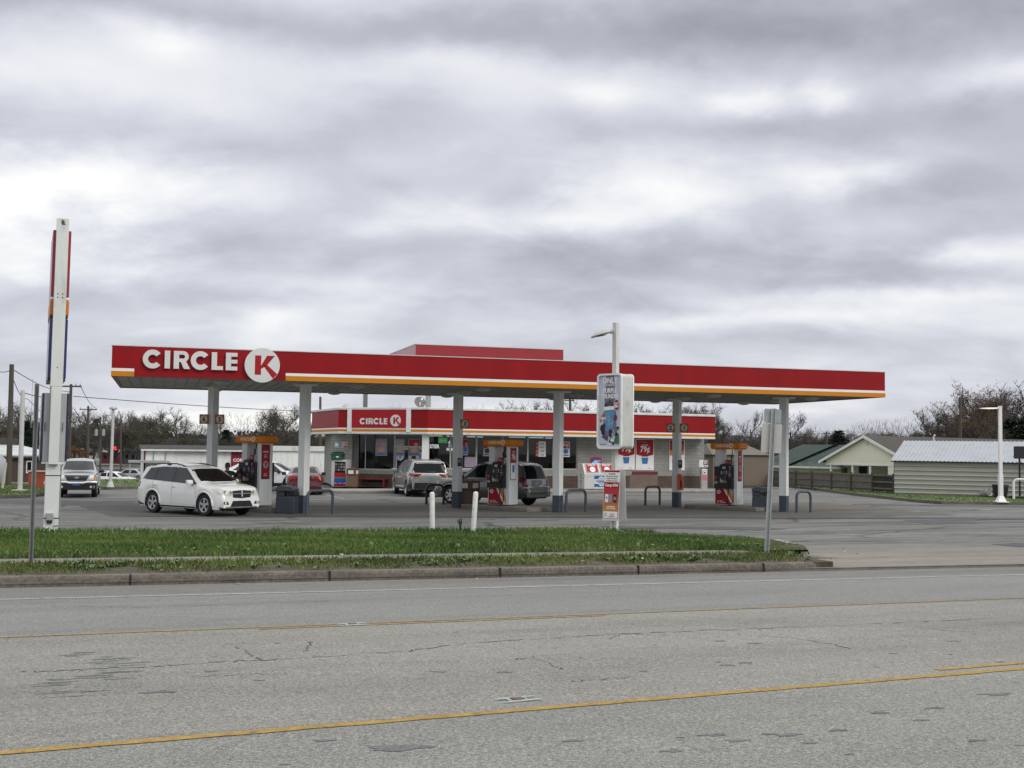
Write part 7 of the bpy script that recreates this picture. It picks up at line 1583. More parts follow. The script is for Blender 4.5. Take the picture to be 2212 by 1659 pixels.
u_guard(gr(2190, 1083, .15)+Vector((0, 0, .15)), gr(2226, 1084, .15)+Vector((0, 0, .15)), .95, 'white bent pipe guard at the right edge of the lawn', WHITE, .06, None)
p = at(2203, 1072, 63.5); p.z = .15; t = thing('basketball_hoop', 'black basketball board on a black pole at the right edge', 'basketball hoop', p, 0); zt = at(2203, 964, p.y).z-.15; zb = at(2203, 991, p.y).z-.15
b = MB(); b.cyl((0, 0, 0), (0, 0, zb+.3), .05); b.build('pole', INK, t); b = MB(); b.prism(rr(.45, (zt-zb)/2, .06, .12, (zt+zb)/2), .05, .10, 0, frame((0, 0, 0), (1, 0, 0), (0, 0, 1))); b.build('backboard', BLACKP, t); b = MB(); b.prism([(-.5, -.3), (.5, -.3), (.4, .4), (-.4, .4)], -.1, .12); b.build('base', INK, t, bevel=.03)
for a, c, lab in (((2147, 1072), (2189, 984), 'thin yellow guy wire guard before the metal building, left one'), ((2176, 1064), (2212, 982), 'thin yellow guy wire guard before the metal building, right one')):
    q = at(*a, 65.2); q.z = max(.15, q.z); e = at(*c, 65.9); b = MB(); b.cyl((0, 0, 0), e-q, .028, n=7); o = b.build('guy_guard', mat('pole_straw', (.42, .36, .18), .6, .1, 4)); o.location = q; tag(o, lab, 'pole', 'yellow guy wire guards by the metal building')  # sloping yellow guards of guy wires
p = at(2166, 1076, 64.2); p.z = .15; t = thing('rubbish_bin', 'black lidded rubbish bin behind the right light pole', 'bin', (p.x, p.y+.3, .15), R(10)); b = MB(); b.add([(-.24, -.24, 0), (.24, -.24, 0), (.24, .24, 0), (-.24, .24, 0), (-.32, -.3, .62), (.32, -.3, .62), (.32, .3, .62), (-.32, .3, .62)], [(0, 3, 2, 1), (4, 5, 6, 7), (0, 1, 5, 4), (1, 2, 6, 5), (2, 3, 7, 6), (3, 0, 4, 7)]); b.build('bin_body', BLACKP, t, bevel=.03); b = MB(); b.prism(rr(.34, .33, .08), .625, .70); b.build('lid', INK, t, bevel=.02)
p = at(2136, 1073, 65.2); p.z = .15; t = thing('round_drum', 'grey round drum lying on its side by the metal building', 'drum', (p.x, p.y+.2, .15+.22), 0); b = MB(); M = Matrix.Rotation(R(25), 4, 'Z') @ Matrix.Rotation(R(78), 4, 'X'); b.lathe([(0, .12), (.20, .12), (.22, .10), (.22, -.3), (0, -.3)], 20, 0, M); b.build('drum_body', mat('drum_grey', (.25, .26, .26), .6, .2, 5), t, smooth=40); b = MB(); b.lathe([(.18, .122), (.215, .135), (.235, .11), (.22, .09)], 20, 0, M); b.build('rim', STEEL, t, smooth=40)
# ------------------------------------------------------------------ left-hand side background
def upole(px, yt, yb, D, r, label, arm=None, cans=(), m=None, name='utility_pole', group='wooden utility poles', px2=None):
    q = at(px2 or px, yb, D); e = at(px, yt, D); t = thing(name, label, 'utility pole', (q.x, q.y, min(0, q.z)), 0, group); h = e.z-min(0, q.z); dx = e.x-q.x
    b = MB(); b.tube([(0, 0, 0), (dx*.5, 0, h*.5), (dx, 0, h)], [r, r*.9, r*.75], 10); b.build('pole', m or mat('pole_wood', (.075, .062, .050), .9, .2, 2, streak=(4, 4, .4)), t, smooth=50)
    if arm: x0, x1, y = arm; a = at(x0, y, D); c = at(x1, y, D); b = MB(); b.box(a.x-q.x, c.x-q.x, -.06, .06, a.z-t.location.z-.07, a.z-t.location.z+.05); b.build('crossarm', mat('arm_wood', (.06, .052, .045), .9), t); b = MB(); [b.cyl((x, 0, a.z-t.location.z+.05), (x, 0, a.z-t.location.z+.22), .04, n=7) for x in (a.x-q.x+.1, c.x-q.x-.1, (a.x+c.x)/2-q.x+.4)]; b.build('insulators', GREYT, t)
    for cx, cy in cans: c = at(cx, cy, D); b = MB(); k = D/FPX; b.cyl((c.x-q.x, -.15, c.z-t.location.z-7*k), (c.x-q.x, -.15, c.z-t.location.z+6*k), 3.3*k, n=12); b.cyl((c.x-q.x, -.15, c.z-t.location.z+6*k), (c.x-q.x, -.15, c.z-t.location.z+8*k), 1.2*k, n=8); b.build('transformer', mat('transformer_grey', (.30, .31, .31), .5), t)
    return t
upole(25.4, 787, 1050, 64, .16, 'thick bare wooden utility pole at the far left lawn', px2=18.5)
upole(153.6, 829.7, 1036, 95, .14, 'dark wooden utility pole with crossarm just right of the sign pole', arm=(130, 176, 834), cans=[(162, 899)], px2=148)
upole(190.8, 877, 1012, 140, .17, 'wooden utility pole with a wide crossarm in the left distance', arm=(172, 209.5, 884), px2=189)
upole(217, 900, 1018, 130, .12, 'distant utility pole carrying two grey transformer cans', cans=[(209, 934), (224.5, 934)])
upole(261, 905, 1020, 150, .12, 'thin distant utility pole right of the white lamp post')
upole(692, 857, 1000, 110, .14, 'thin dark utility pole seen between canopy column and shop roof')
upole(1231.5, 861, 1000, 130, .18, 'utility pole with several crossarms behind the shop roof', arm=(1219, 1241, 864.5))
upole(1785.5, 932, 1000, 190, .19, 'small distant utility pole above the green roof', arm=(1778, 1794, 936))
upole(2074, 858, 1000, 100, .17, 'grey wooden utility pole with a transformer behind the brown roof', cans=[(2067, 889)])
p = gr(43, 1060, .15); q = at(49.5, 843, p.y); t = thing('utility_pole', 'slim white painted pole on the left lawn beside the thick wooden pole', 'utility pole', p, 0); b = MB(); d = q-p; b.tube([(0, 0, 0), d*.5, d], [.12, .11, .105], 10); b.box(-.3, .3, -.3, .3, -.02, .05); b.build('pole', mat('pole_white', (.50, .50, .48), .6, .12, 1, dirt=.3), t, smooth=50)
p = gr(238.5, 1052, .15); t = thing('light_pole', 'white round light pole with flat disc top beside the pickup', 'light pole', p, 0); H_ = at(239.5, 884, p.y).z-.15
b = MB(); b.tube([(0, 0, 0), (.02, 0, H_*.5), (.03, 0, H_)], [.085, .08, .07], 12); b.lathe([(.0, .0), (.2, .0), (.17, .1), (.12, .25), (.09, .3)], 16); b.build('pole', mat('pole_white', (.5, .5, .48)), t, smooth=50); b = MB(); b.lathe([(0, -.05), (.16, -.04), (.22, 0), (.17, .09), (0, .12)], 20, 0, Matrix.Translation((.03, 0, H_+.03))); b.build('disc_head', STEEL, t, smooth=40)
p = gr(113, 1064, .15); q = at(102, 1040, p.y); b = MB()
for s in (-.12, .12): b.cyl((s, 0, 0), (q.x-p.x+s, 0, q.z-.15), .075, n=12)
o = b.build('leaning_bollard', mat('bollard_white', (.66, .66, .62)), smooth=40); o.location = p; tag(o, 'knocked over leaning white double bollard on the left lawn', 'bollard')
# long white warehouse
wa, wb = at(312, 1000, 92), at(745, 1000, 97); wa.z = wb.z = 0; d = (wb-wa); ln = d.length; t = thing('warehouse', 'long low white ribbed warehouse with dark roof behind the first pump', 'building', wa, math.atan2(d.y, d.x)); dn = d.normalized(); wn = Vector((-dn.y, dn.x, 0))
def wx(px): return (ray_plane(px, 1000, wa, wn)-wa).dot(dn)
def wz(px, py): return ray_plane(px, py, wa, wn).z
xm = wx(575); ze = wz(330, 971)
b = MB(); b.box(0, xm, 0, 12, -1.7, ze); b.box(xm+.001, ln, .05, 12, -1.7, wz(690, 975)); x = .2
while x < ln: b.box(x-.02, x+.02, -.025 if x < xm else .025, -.001 if x < xm else .049, 0, ze-.05); x += .45
b.build('wall', mat('white_steel', (.80, .81, .78), .55, .06, .8, dirt=.25, streak=(2, 1, .4)), t)
b = MB(); b.add([(-.3, -.35, ze+.02), (xm, -.35, ze+.02), (xm, 6, ze+.36), (-.3, 6, ze+.36), (xm, 12.3, ze+.02), (-.3, 12.3, ze+.02), (-.3, -.35, ze-.05)], [(0, 1, 2, 3), (3, 2, 4, 5), (0, 3, 5)]); 
for i in range(60): x = lerp(-.3, xm, i/60); b.box(x, x+.05, -.35, -.3, ze+.02, ze+.09)
b.build('roof', mat('dark_roof', (.030, .027, .026), .8, .2, 2), t)
b = MB(); b.box(-.3, xm, -.40, -.351, ze-.10, ze+.03); b.box(xm, ln+.1, -.1, 12, wz(690, 975)+.001, wz(690, 964.5)); b.build('eave_trim', OFFW, t)
b = MB(); x0, x1 = wx(499), wx(540); b.box(x0, x1, -.06, -.03, wz(515, 1015), wz(515, 973.5)); pn = b.build('red_door', mat('door_red', (.22, .012, .022), .5, .1, 1.5), t); 
b = MB(); M = frame((x0+.15, -.062, wz(515, 997)), (1, 0, 0), (0, 0, 1)); b.text('CORNER', 0, .0, .24, .0, 0, M, bold=.05); b.text('CHEF', .32, -.38, .24, .0, 0, M, bold=.05); b.build('door_lettering', SIGNW, pn)
b = MB(); b.box(-.06, .06, -.06, 0.0, -.1, ze); b.box(wx(322), wx(333), -.03, -.005, 0, wz(330, 1004)-.1); b.build('corner_trim', mat('maroon_trim', (.12, .02, .03), .6), t)
b = MB(); b.box(wx(338), wx(363), -.04, -.01, -.1, wz(350, 1004)); b.build('entrance', INK, t)
b = MB(); a0, a1 = -1.2, wx(364); z = wz(340, 999); b.box(a0, a1, -2.2, -.03, z, z+.16); [b.box(x-.04, x+.04, -2.1, -2.02, 0, z) for x in (a0+.1, a1-.3)]; b.build('awning', mat('awning_grey', (.33, .34, .33), .6, .1, 2), t)
for px in (331, 357): b = MB(); x = wx(px); b.cyl((x, -.06, wz(px, 994)), (x, -.06, wz(px, 977)), .035); b.build('wall_pipe', GREYT, t)
# brick building, skip and tank at the far left
ba = at(-60, 1000, 74); bb_ = at(128, 1000, 80); d = bb_-ba; d.z = 0; t = thing('brick_building', 'dark brick building with pale sloping roof and white windows at far left', 'building', (ba.x, ba.y, 0), math.atan2(d.y, d.x)); ln = d.length
b = MB(); b.box(0, ln, 0, 8, -1.7, 1.62); b.build('wall', block_mat('dark_brick', (.075, .048, .040), 1), t); uvwall(t.children[0])
b = MB(); b.add([(-.2, -.2, 1.68), (ln+.2, -.2, 1.62), (ln+.2, 4, 2.25), (-.2, 4, 2.35), (-.2, -.2, 1.55), (ln+.2, -.2, 1.5)], [(0, 1, 2, 3), (0, 4, 5, 1)]); b.build('roof', mat('pale_roof', (.50, .52, .52), .5, .12, 1, dirt=.3), t); b = MB(); b.box(-.2, ln, 4.1, 8, 1.6, 2.75); b.build('parapet', mat('parapet_dark', (.05, .045, .045), .7), t); b = MB(); b.box(-.2, ln+.2, -.27, -.21, 1.42, 1.55); b.build('eave', mat('eave_green', (.03, .045, .04), .6), t)
for px in (62, 127):
    q = ray_plane(px, 1005, ba, (-d.y, d.x, 0)); x = (q-ba).dot(d.normalized()); b = MB(); b.box(x-.22, x+.22, -.05, -.005, .45, 1.25); f = b.build('window', WHITE, t); b = MB(); b.box(x-.16, x+.16, -.06, -.051, .52, 1.18); b.build('pane', GLASS, f)
p = gr(86, 1060); t = thing('rusty_skip', 'rusty orange metal skip in front of the brick building', 'skip', p, R(10)); b = MB(); b.prism([(-.55, 0), (.5, 0), (.62, 1.0), (-.6, .95)], -1.2, 0, 0, frame((0, 0, 0), (1, 0, 0), (0, 0, 1))); b.build('skip_body', mat('rust_orange', (.30, .06, .03), .8, .35, 2, dirt=.4), t); b = MB(); b.box(-.66, .68, -.06, .0, .96, 1.04); b.build('rim', mat('rim_pale', (.45, .38, .33), .7), t)
p = gr(-45, 1052); t = thing('grey_tank', 'pale grey rounded tank end cut by the left edge', 'tank', p, 0); b = MB(); M = Matrix.Translation((-.9, 0, .6)) @ Matrix.Rotation(R(90), 4, 'X'); b.lathe([(0, .2), (.8, .15), (1.25, -.1), (1.35, -.5), (1.35, -3), (0, -3)], 26, 0, M); b.build('tank_body', mat('tank_grey', (.30, .31, .33), .5, .08, 2), t, smooth=40); b = MB(); b.box(-1.6, -.2, -.2, 1.5, -.1, .1); b.build('cradle', GREYT, t)
p = gr(5, 1056, .15); q = at(13, 1000, p.y); b = MB(); b.cyl((0, 0, 0), q-p, .07, n=8); o = b.build('pale_post', mat('post_pale', (.5, .48, .38), .6, .1, 3), smooth=50); o.location = p; tag(o, 'short pale leaning post at the left edge', 'post')
# distant low buildings and the traffic light
def far_block(name, label, px0, px1, yt, yb, D, m, roof=None, dep=8):
    a, c = at(px0, yb, D), at(px1, yb, D); zt = at((px0+px1)/2, yt, D).z; t = thing(name, label, 'building', (a.x, a.y, 0)); b = MB(); b.box(0, c.x-a.x, 0, dep, -.5, zt); b.build('wall', m, t); b = MB(); b.box(-.2, c.x-a.x+.2, -.2, dep+.2, zt+.005, zt+.35); b.build('roof', roof or OFFW, t)
    b = MB(); w = c.x-a.x
    for i in range(3): b.box(w*(.15+.28*i), w*(.28+.28*i), -.03, -.005, zt*.25, zt*.7)
    b.build('window', GLASS, t); return t
far_block('shop_block', 'long white low building in the left distance beyond the poles', 176, 282, 972, 1000, 200, mat('far_white', (.5, .52, .52), .7, .1, .3)); far_block('small_red_building', 'small dark red building in the left distance by the white lamp post', 219, 257, 978, 1000, 170, mat('far_red', (.12, .02, .025), .7, .2, .5)); far_block('dark_block', 'dark low building in the left distance beside the warehouse', 264, 311, 975, 995, 165, mat('far_dark', (.05, .055, .06), .7, .2, .5), mat('far_roof', (.12, .125, .13), .8))
far_block('shop_block', 'dark low roofed house behind the warehouse roof', 380, 470, 952, 990, 240, mat('far_dark2', (.07, .07, .075), .8, .2, .4), mat('far_roof', (.12, .125, .13)))
q = at(250, 1010, 160); zt = at(250, 968, 160).z; t = thing('traffic_light', 'distant traffic light showing red', 'traffic light', (q.x, q.y, 0)); b = MB(); b.cyl((0, 0, 0), (0, 0, zt+.4), .12, n=8); b.box(-.3, .3, -.25, -.1, zt-1.0, zt+.5); b.build('post', INK, t); b = MB(); b.disc(0, zt, .26, .26, 0, 0, frame((0, -.26, 0), (1, 0, 0), (0, 0, 1)), 16); b.build('red_lamp', mat('lamp_red', (.8, .02, .02), .4, .02, 3, emit=((1, .03, .04), 3)), t)
# overhead cables
def cable(pts, label, r=.018):
    a = [at(*q) for q in pts]; out = []
    for i in range(len(a)-1):
        for k in range(8): f = k/8; q = a[i].lerp(a[i+1], f); q.z -= .35*math.sin(math.pi*f); out.append(q)
    out.append(a[-1]); b = MB(); b.tube(out, r, 5); o = b.build('overhead_cable', mat('cable', (.03, .03, .032), .8)); return tag(o, label, 'cable')
cable([(158, 856, 95), (900, 893, 130)], 'long overhead cable from the dark pole across to the shop', .03); cable([(-30, 778, 64), (26, 799, 64)], 'cable reaching the thick wooden pole from the left edge', .02); cable([(26, 797, 64), (153, 846, 95)], 'cable from the thick wooden pole to the dark pole behind the sign', .022)
cable([(27, 815, 64), (60, 862, 75), (150, 925, 100)], 'cable sloping down from the thick wooden pole across the white pole', .02); cable([(49, 848, 62), (153, 847, 95)], 'nearly level cable from the white pole to the dark pole', .025); cable([(174, 834, 95), (208, 882, 140)], 'cable between the two crossarm poles at left', .025)
cable([(1640, 931, 190), (1785, 936, 190), (2150, 945, 200)], 'thin distant cable crossing the pole above the green roof', .03); cable([(2076, 915, 100), (2116, 950, 98)], 'guy cable from the pole behind the brown roof', .02)

# ------------------------------------------------------------------ trees
BARK = mat('tree_bark', (.050, .042, .036), .9, .25, 3); TWIG = mat('tree_twig', (.082, .072, .065), .9, .25, 3)
def lf(n, c): return mat('leaf_'+n, c, .8, .4, 1.5, spec=.2)
LEAF = dict(bare=[TWIG, lf('grey', (.060, .052, .042)), lf('grey2', (.040, .036, .030))], brown=[TWIG, lf('umber', (.098, .078, .056)), lf('dark_umber', (.060, .050, .040))], rust=[TWIG, lf('rust', (.17, .095, .034)), lf('dull_rust', (.088, .060, .034))], olive=[TWIG, lf('olive', (.088, .086, .040)), lf('dark_olive', (.050, .052, .030))],
  green=[TWIG, lf('pine', (.018, .034, .020)), lf('pine_dark', (.010, .020, .013))], orange=[TWIG, lf('amber', (.26, .10, .02)), lf('amber_dark', (.13, .055, .016))])
def tree_proto(kind, seed, spread=.55, leaves=0, lsize=.22, dens=(8, 7, 6, 5), up=.35, base=.22):
    rnd = random.Random(seed); T = MB(); Cn = MB()
    def seg(mb, p, d, ln, r, n=3, sides=5, wob=.16, mi=0):
        pts = [p]; rr_ = [r]; q = p.copy(); dd = d.normalized()
        for i in range(n):
            dd = (dd+Vector((rnd.uniform(-wob, wob), rnd.uniform(-wob, wob), rnd.uniform(-wob*.4, wob)))).normalized(); q = q+dd*(ln/n); pts.append(q.copy()); rr_.append(r*(1-.6*(i+1)/n))
        mb.tube(pts, rr_, sides, mi); return pts, dd
    tips = []
    tp, td = seg(T, Vector((0, 0, -.2)), Vector((0, 0, 1)), 6.4, .26, 6, 8, .07)
    for i in range(dens[0]):
        f = base+(1-base)*(i+.6*rnd.random())/dens[0]; k = min(len(tp)-2, int(f*(len(tp)-1))); p = tp[k].lerp(tp[k+1], f*(len(tp)-1)-k); a = i*2.4+rnd.uniform(-.5, .5)
        d = Vector((math.cos(a)*spread*1.5, math.sin(a)*spread*1.5, up+.75*f)); l1, d1 = seg(T, p, d, rnd.uniform(2.6, 4.2)*(1.15-.45*f), .12*(1.1-.5*f), 4, 5, .22)
        for j in range(dens[1]):
            g_ = .3+.7*(j+rnd.random())/dens[1]; kk_ = min(len(l1)-2, int(g_*(len(l1)-1))); p2 = l1[kk_].lerp(l1[kk_+1], g_*(len(l1)-1)-kk_); d2 = (d1*.5+Vector((rnd.uniform(-1, 1), rnd.uniform(-1, 1), rnd.uniform(-.1, 1.0)))*.8); l2, e2 = seg(Cn, p2, d2, rnd.uniform(1.0, 2.1), .05, 3, 4, .3)
            for m_ in range(dens[2]):
                p3 = l2[rnd.randint(1, 3)]; d3 = e2*.5+Vector((rnd.uniform(-1, 1), rnd.uniform(-1, 1), rnd.uniform(-.2, 1.0))); l3, e3 = seg(Cn, p3, d3, rnd.uniform(.5, 1.1), .028, 2, 3, .35)
                for q_ in range(dens[3]):
                    p4 = l3[rnd.randint(0, 2)]; d4 = (e3*.5+Vector((rnd.uniform(-1, 1), rnd.uniform(-1, 1), rnd.uniform(-.2, 1)))).normalized()*rnd.uniform(.3, .7); sdv = d4.cross(Vector((rnd.random(), rnd.random(), rnd.random()))).normalized()*.016
                    Cn.add([p4-sdv, p4+sdv, p4+d4], [(0, 1, 2)], 0); tips.append(p4+d4)
    clump = [rnd.choice(tips) for _ in range(26)]
    for i in range(leaves):
        c = rnd.choice(tips); c = c+Vector((rnd.gauss(0, .11), rnd.gauss(0, .11), rnd.gauss(0, .1))); s = lsize*rnd.uniform(.5, 1.3); a = Vector((rnd.gauss(0, 1), rnd.gauss(0, 1), rnd.gauss(0, .6))).normalized(); b_ = a.cross(Vector((rnd.gauss(0, 1), rnd.gauss(0, 1), rnd.gauss(0, 1)))).normalized()
        near = min((c-q).length_squared for q in clump[:13]) < 1.0
        Cn.add([c-a*s*.5, c+b_*s*.32, c+a*s*.5, c-b_*s*.32], [(0, 1, 2, 3)], (1 if near else 2) if rnd.random() < .8 else (2 if near else 1))
    return T, Cn
def conifer_proto(seed):
    rnd = random.Random(seed); T = MB(); Cn = MB(); T.tube([(0, 0, -.2), (.05, 0, 5), (0, 0, 9.5)], [.22, .15, .03], 7)
    for i in range(130):
        z = 1.2+8.4*(i/130); r = (1-z/10.2)*3.1*rnd.uniform(.65, 1.15)+.2; a = i*2.4+rnd.uniform(-.3, .3); tip = Vector((r*math.cos(a), r*math.sin(a), z-.18*r+rnd.uniform(-.2, .3))); o = Vector((0, 0, z)); Cn.tube([o, o.lerp(tip, .5)+Vector((0, 0, .1)), tip], [.04, .025, .01], 4)
        for k in range(34):
            f = rnd.uniform(.15, 1.02); c = o.lerp(tip, f)+Vector((rnd.gauss(0, .16), rnd.gauss(0, .16), rnd.gauss(-.03, .12))); s = rnd.uniform(.2, .42); d = (tip-o).normalized()*s+Vector((rnd.gauss(0, .1), rnd.gauss(0, .1), rnd.gauss(0, .1))); w = d.cross(Vector((rnd.gauss(0, 1), rnd.gauss(0, 1), 1))).normalized()*s*.28
            Cn.add([c-w, c+w, c+d], [(0, 1, 2)], 1 if rnd.random() < .5 else 2)
    return T, Cn
PROTO = {}; PH = {}
def proto(key):
    if key in PROTO: return PROTO[key]
    T, Cn, mk = {'bare1': lambda: (*tree_proto('b', 1, .6, 1200, .11, (8, 6, 6, 5), .3, .15), 'bare'), 'bare2': lambda: (*tree_proto('b', 2, .75, 900, .11, (8, 6, 6, 5), up=.2, base=.12), 'bare'), 'bare3': lambda: (*tree_proto('b', 3, .35, 200, .15, (9, 6, 5, 3), .6, .12), 'bare'),
      'brown1': lambda: (*tree_proto('w', 4, .55, 11000, .115), 'brown'), 'brown2': lambda: (*tree_proto('w', 5, .7, 8500, .115, up=.2, base=.12), 'brown'), 'rust1': lambda: (*tree_proto('r', 6, .6, 9000, .125, (8, 6, 5, 4), .3, .15), 'rust'), 'olive1': lambda: (*tree_proto('o', 8, .6, 11000, .125, (8, 6, 5, 3), .2, .08), 'olive'),
      'orange1': lambda: (*tree_proto('r', 9, .6, 6000, .18, (8, 6, 5, 3), .2, .08), 'orange'), 'pine1': lambda: (*conifer_proto(10), 'green'), 'pine2': lambda: (*conifer_proto(11), 'green')}[key]()
    m1 = T.build('trunk', BARK, None, smooth=60); m2 = Cn.build('crown', LEAF[mk]); PROTO[key] = (m1, m2); PH[key] = sorted(v[2] for v in Cn.v)[int(len(Cn.v)*.992)]; COL.objects.unlink(m1); COL.objects.unlink(m2); return PROTO[key]
NT = [0]
def tree(key, px, ytop, D, label, group=None, wide=1.0, name=None):
    q = at(px, 1000, D); zt = at(px, ytop, D).z; T0 = proto(key); s = zt/PH[key]; NT[0] += 1
    t = thing(name or {'b': 'bare_tree', 'r': 'autumn_tree', 'o': 'bushy_tree', 'p': 'conifer'}[key[0]] if key != 'brown1' and key != 'brown2' else 'brown_leaved_tree', label, 'tree', (q.x, q.y, -.1), NT[0]*2.1, group); t.scale = (s*wide, s*wide, s)
    for m in proto(key):
        c = m.copy(); COL.objects.link(c); c.parent = t
    return t
G1 = 'bare trees on the left skyline'
LB = 'leafless tree on the skyline behind the poles at left'
for px, y, D, k, w in ((-15, 868, 190, 'bare1', 1), (12, 888, 210, 'bare2', 1), (40, 865, 200, 'bare1', 1.1), (66, 880, 190, 'bare3', 1.3), (90, 888, 220, 'bare2', 1), (112, 880, 230, 'bare1', 1), (136, 876, 220, 'bare2', 1.1), (160, 888, 210, 'bare1', 1.1), (178, 880, 230, 'bare3', 1.4), (200, 890, 220, 'bare2', 1), (225, 885, 240, 'bare1', 1), (250, 892, 250, 'bare1', 1.1), (275, 888, 230, 'bare2', 1), (292, 895, 240, 'bare1', 1)): tree(k, px, y, D, LB, G1, w)
for i in range(24):
    px = -20+i*13.6+(i*37 % 7); tree(('bare1', 'brown2', 'bare2', 'brown1', 'olive1')[i*3 % 5], px, 905+(i*53 % 22), 150+(i*29 % 60), 'low autumn tree in the dense belt behind the left poles', 'dense tree belt at left', 1.35, 'belt_tree')
for i in range(22):
    px = 325+i*18+(i*37 % 9); tree(('brown1', 'bare2', 'olive1', 'brown2', 'bare1')[i*3 % 5], px, 934+(i*53 % 16), 190+(i*29 % 50), 'low autumn tree in the belt behind the white warehouse', 'tree belt behind the warehouse', 1.5, 'belt_tree')
for i in range(20):
    px = 1590+i*17+(i*37 % 9); tree(('bare1', 'brown2', 'bare2', 'brown1', 'olive1')[i*3 % 5], px, 932+(i*53 % 18), 210+(i*29 % 50), 'low tree in the far belt behind the green roof and sheds', 'tree belt behind the sheds', 1.5, 'belt_tree')
tree('pine1', 55, 908, 170, 'dark green conifer behind the white pole at far left', 'dark conifers at left', 1.2); tree('pine2', 92, 915, 180, 'dark green conifer half hidden by the sign cabinet at left', 'dark conifers at left', 1.2)
tree('pine2', 205, 905, 240, 'dark conifer behind the pole with two transformer cans', 'dark conifers at left', 1.1)
tree('orange1', 167, 962, 120, 'small orange bush tree behind the pickup', None, 1.6)
tree('brown1', 322, 893, 230, 'tall brown leaved tree, leftmost of the clump above the warehouse', None, 1.3); tree('bare1', 352, 880, 225, 'tallest dark branching tree of the clump above the warehouse roof', None, 1.3); tree('olive1', 335, 922, 200, 'rounded olive green tree above the left end of the warehouse', None, 1.7); tree('bare2', 385, 895, 230, 'wide leafless tree at the right end of the clump above the warehouse', None, 1.1); tree('brown2', 305, 905, 250, 'low brown tree left of the olive tree above the warehouse', None, 1.2)
LB2 = 'small leafless tree low on the skyline between the clump and the numbered column'
for px, y, k in ((418, 925, 'bare1'), (438, 918, 'bare2'), (470, 902, 'bare3'), (455, 930, 'bare1'), (515, 925, 'bare2'), (540, 935, 'bare1')): tree(k, px, y, 260, LB2, 'small bare trees on the low skyline', 1.1)
tree('brown2', 595, 888, 185, 'fuller brown tree behind the large spreading one by the first pump', None, 1.2); tree('olive1', 370, 908, 215, 'olive tree between the clump trees above the warehouse', None, 1.5); tree('brown1', 300, 890, 240, 'tall brown tree at the left side of the clump above the warehouse', None, 1.2); tree('brown2', 1545, 900, 145, 'brown tree just right of the shop end', None, 1.2)
tree('pine1', 487, 928, 220, 'dark green conifer right behind the column numbered 6 and 5', None, 1.5)
tree('brown2', 604, 876, 170, 'large spreading tree with sparse leaves between first pump and front column', None, 1.25); tree('bare1', 580, 892, 175, 'forked leafless tree left of the large spreading tree behind the first pump', None, .9)
tree('brown1', 545, 930, 240, 'low brown tree just left of the pump topper', None, 1.4); tree('brown1', 640, 925, 220, 'brown tree hidden partly by the front column', None, 1.3); tree('brown2', 676, 912, 210, 'brown tree between front column and shop corner', None, 1.2); tree('olive1', 665, 945, 190, 'low olive bush tree left of the shop corner', None, 1.5); tree('rust1', 700, 935, 180, 'low russet tree right behind the shop corner', None, 1.5)
LB3 = 'leafless treetop showing above the shop roof'
for px, y, k, w in ((743, 880, 'brown1', 1), (840, 878, 'bare2', 1), (866, 885, 'bare1', 1), (985, 882, 'bare1', 1), (1020, 880, 'bare2', 1), (1090, 876, 'bare2', 1.2), (1125, 868, 'bare1', 1.2), (1150, 866, 'bare2', 1.1), (1190, 870, 'bare1', 1), (1262, 866, 'bare1', 1.1), (1290, 870, 'bare2', 1.1), (1352, 876, 'bare1', 1.1), (1400, 870, 'bare2', 1.0), (1425, 878, 'bare1', 1)):
    if k == 'brown1': tree(k, px, y, 190, 'small leafy treetop above the shop roof beside the dish post', None, w)
    else: tree(k, px, y, 180+((px*7) % 50), LB3, 'treetops above the shop roof', w)
tree('brown1', 1500, 864, 150, 'big dense brown tree behind the right end of the shop', None, 1.15); tree('brown1', 1530, 872, 140, 'dense brown tree touching the right corner of the shop band', None, .95); tree('brown2', 1480, 880, 150, 'low wide brown tree behind the number 1 sign', None, .9); tree('bare1', 1568, 925, 150, 'thin leafless tree right of the shop band', None, 1.0); tree('rust1', 1555, 940, 150, 'low russet tree behind the brown shed', None, 1.4)
tree('bare2', 1625, 888, 190, 'leafless round tree left of the leaning signpost plates', None, .85); tree('brown2', 1702, 892, 190, 'dark round tree right of the end canopy column', None, 1.1); tree('brown1', 1735, 926, 230, 'small round brown tree left of the small distant pole', None, 1.2); tree('pine2', 1812, 930, 210, 'dark broad conifer above the green roof', None, 1.9); tree('pine1', 1800, 938, 230, 'smaller conifer beside the small distant pole', None, 1.5)
for px, y in ((1640, 930), (1660, 935), (1760, 938), (1775, 942), (1850, 945), (1835, 930)): tree('bare1', px, y, 250, 'low leafless tree on the far skyline behind the green roof', 'far bare trees at right', 1.3)
for px, y in ((1905, 936), (1925, 934), (1945, 933), (1965, 934), (1985, 934), (2003, 931)): tree('olive1', px, y, 240, 'even row tree peeping above the brown house roof', 'row of trees above the house roof', 1.2)
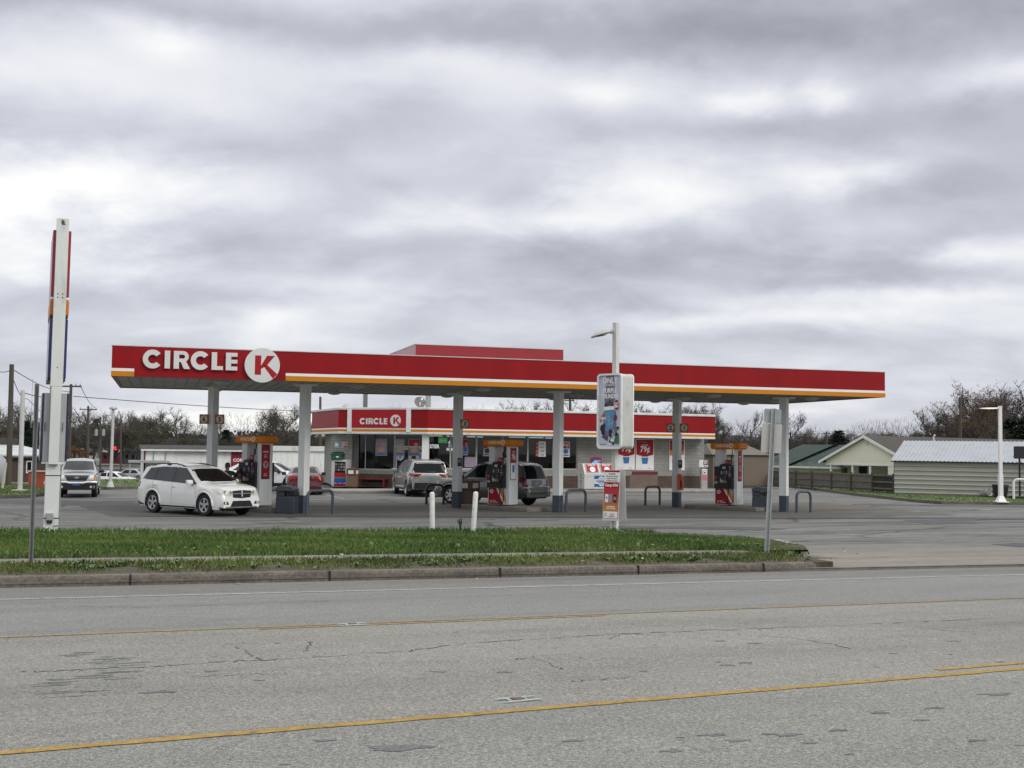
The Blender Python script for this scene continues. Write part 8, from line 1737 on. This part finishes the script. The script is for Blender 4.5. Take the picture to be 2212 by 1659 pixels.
tree('bare2', 2030, 880, 135, 'bushy leafless tree left of the pole behind the brown roof', None, 1.15); tree('brown2', 2052, 900, 130, 'dark low tree at the foot of the pole behind the brown roof', None, 1.2); tree('rust1', 2102, 832, 132, 'tall rust coloured tree, left of the two behind the metal building', None, 1.0); tree('rust1', 2140, 850, 128, 'second rust coloured tree, right behind the light pole head', None, 1.0); tree('bare1', 2170, 826, 140, 'tall leafless tree right of the rust coloured trees', None, 1.1); tree('bare2', 2205, 838, 135, 'leafless tree cut by the right edge', None, 1.1); tree('brown1', 2085, 905, 120, 'dark brown tree behind the light pole and brown roof', None, 1.2); tree('pine1', 2185, 905, 125, 'dark green conifer above the metal roof at right', None, 1.5); tree('pine2', 2215, 900, 122, 'dark green conifer cut by the right edge', None, 1.5); tree('brown2', 2130, 915, 118, 'low brown tree directly above the metal roof', None, 1.3); tree('brown1', 2120, 862, 145, 'dense brown tree filling the gap between the rust coloured trees', None, 1.5); tree('bare1', 2010, 900, 150, 'leafless tree left of the group behind the metal building', None, 1.3); tree('bare2', 2150, 870, 150, 'wide leafless tree behind the light pole at right', None, 1.4)
tree('rust1', 2075, 868, 150, 'rust tree standing at the pole behind the brown roof', None, 1.3); tree('brown2', 2190, 852, 150, 'broad brown tree at the right edge behind the leafless one', None, 1.4); tree('brown1', 2040, 905, 145, 'brown tree at the left end of the group behind the brown roof', None, 1.4)
tree('olive1', 2060, 940, 120, 'low olive bush above the end of the brown roof', None, 1.4)
# far woods as one mass, low hill behind
rng = np.random.default_rng(12); b = MB(); n = 36000
for i in range(n):
    x = random.uniform(-190, 230); y = random.uniform(285, 345); hgt = 7.4+1.4*math.sin(x*.07)+1.0*math.sin(x*.19+1)+.7*math.sin(x*.51)+(1.2 if x > 60 else 0); z = random.uniform(0, hgt)**1.0; s = random.uniform(.25, .75)*(1.2 if z < hgt*.7 else .7)
    c = Vector((x, y, z))
    if z > hgt*.62: b.add([c+Vector((-.035, 0, 0)), c+Vector((.035, 0, 0)), c+Vector((random.gauss(0, .35), 0, random.uniform(.7, 1.6)))], [(0, 1, 2)], random.randrange(3)); continue
    a = Vector((random.gauss(0, 1), random.gauss(0, .5), random.gauss(0, 1))).normalized()*s; w = a.cross(Vector((0, 1, .3))).normalized()*s*.5; b.add([c-a, c+w, c+a, c-w], [(0, 1, 2, 3)], random.randrange(3))
tag(b.build('distant_woods', [lf('woods_a', (.060, .057, .052)), lf('woods_b', (.078, .068, .057)), lf('woods_c', (.042, .046, .042))]), 'low dark mass of distant woods along the skyline', 'woods', kind='stuff')
b = MB(); xs = np.linspace(-420, 460, 90); vs = []
for x in xs: h = 7.0+2.2*math.sin(x*.012+.6)+1.1*math.sin(x*.035)+random.uniform(-.25, .25)+(3 if 40 < x < 140 else 0)*math.sin((x-40)/100*math.pi if 40 < x < 140 else 0); vs += [(x, 560, -1), (x, 600+8*math.sin(x), h), (x, 700, -1)]
b.add(vs, [(3*i, 3*i+3, 3*i+4, 3*i+1) for i in range(89)]+[(3*i+1, 3*i+4, 3*i+5, 3*i+2) for i in range(89)]); struct('wooded_hill', b, mat('hill_far', (.070, .078, .085), .95, .3, .06, fine=.3))
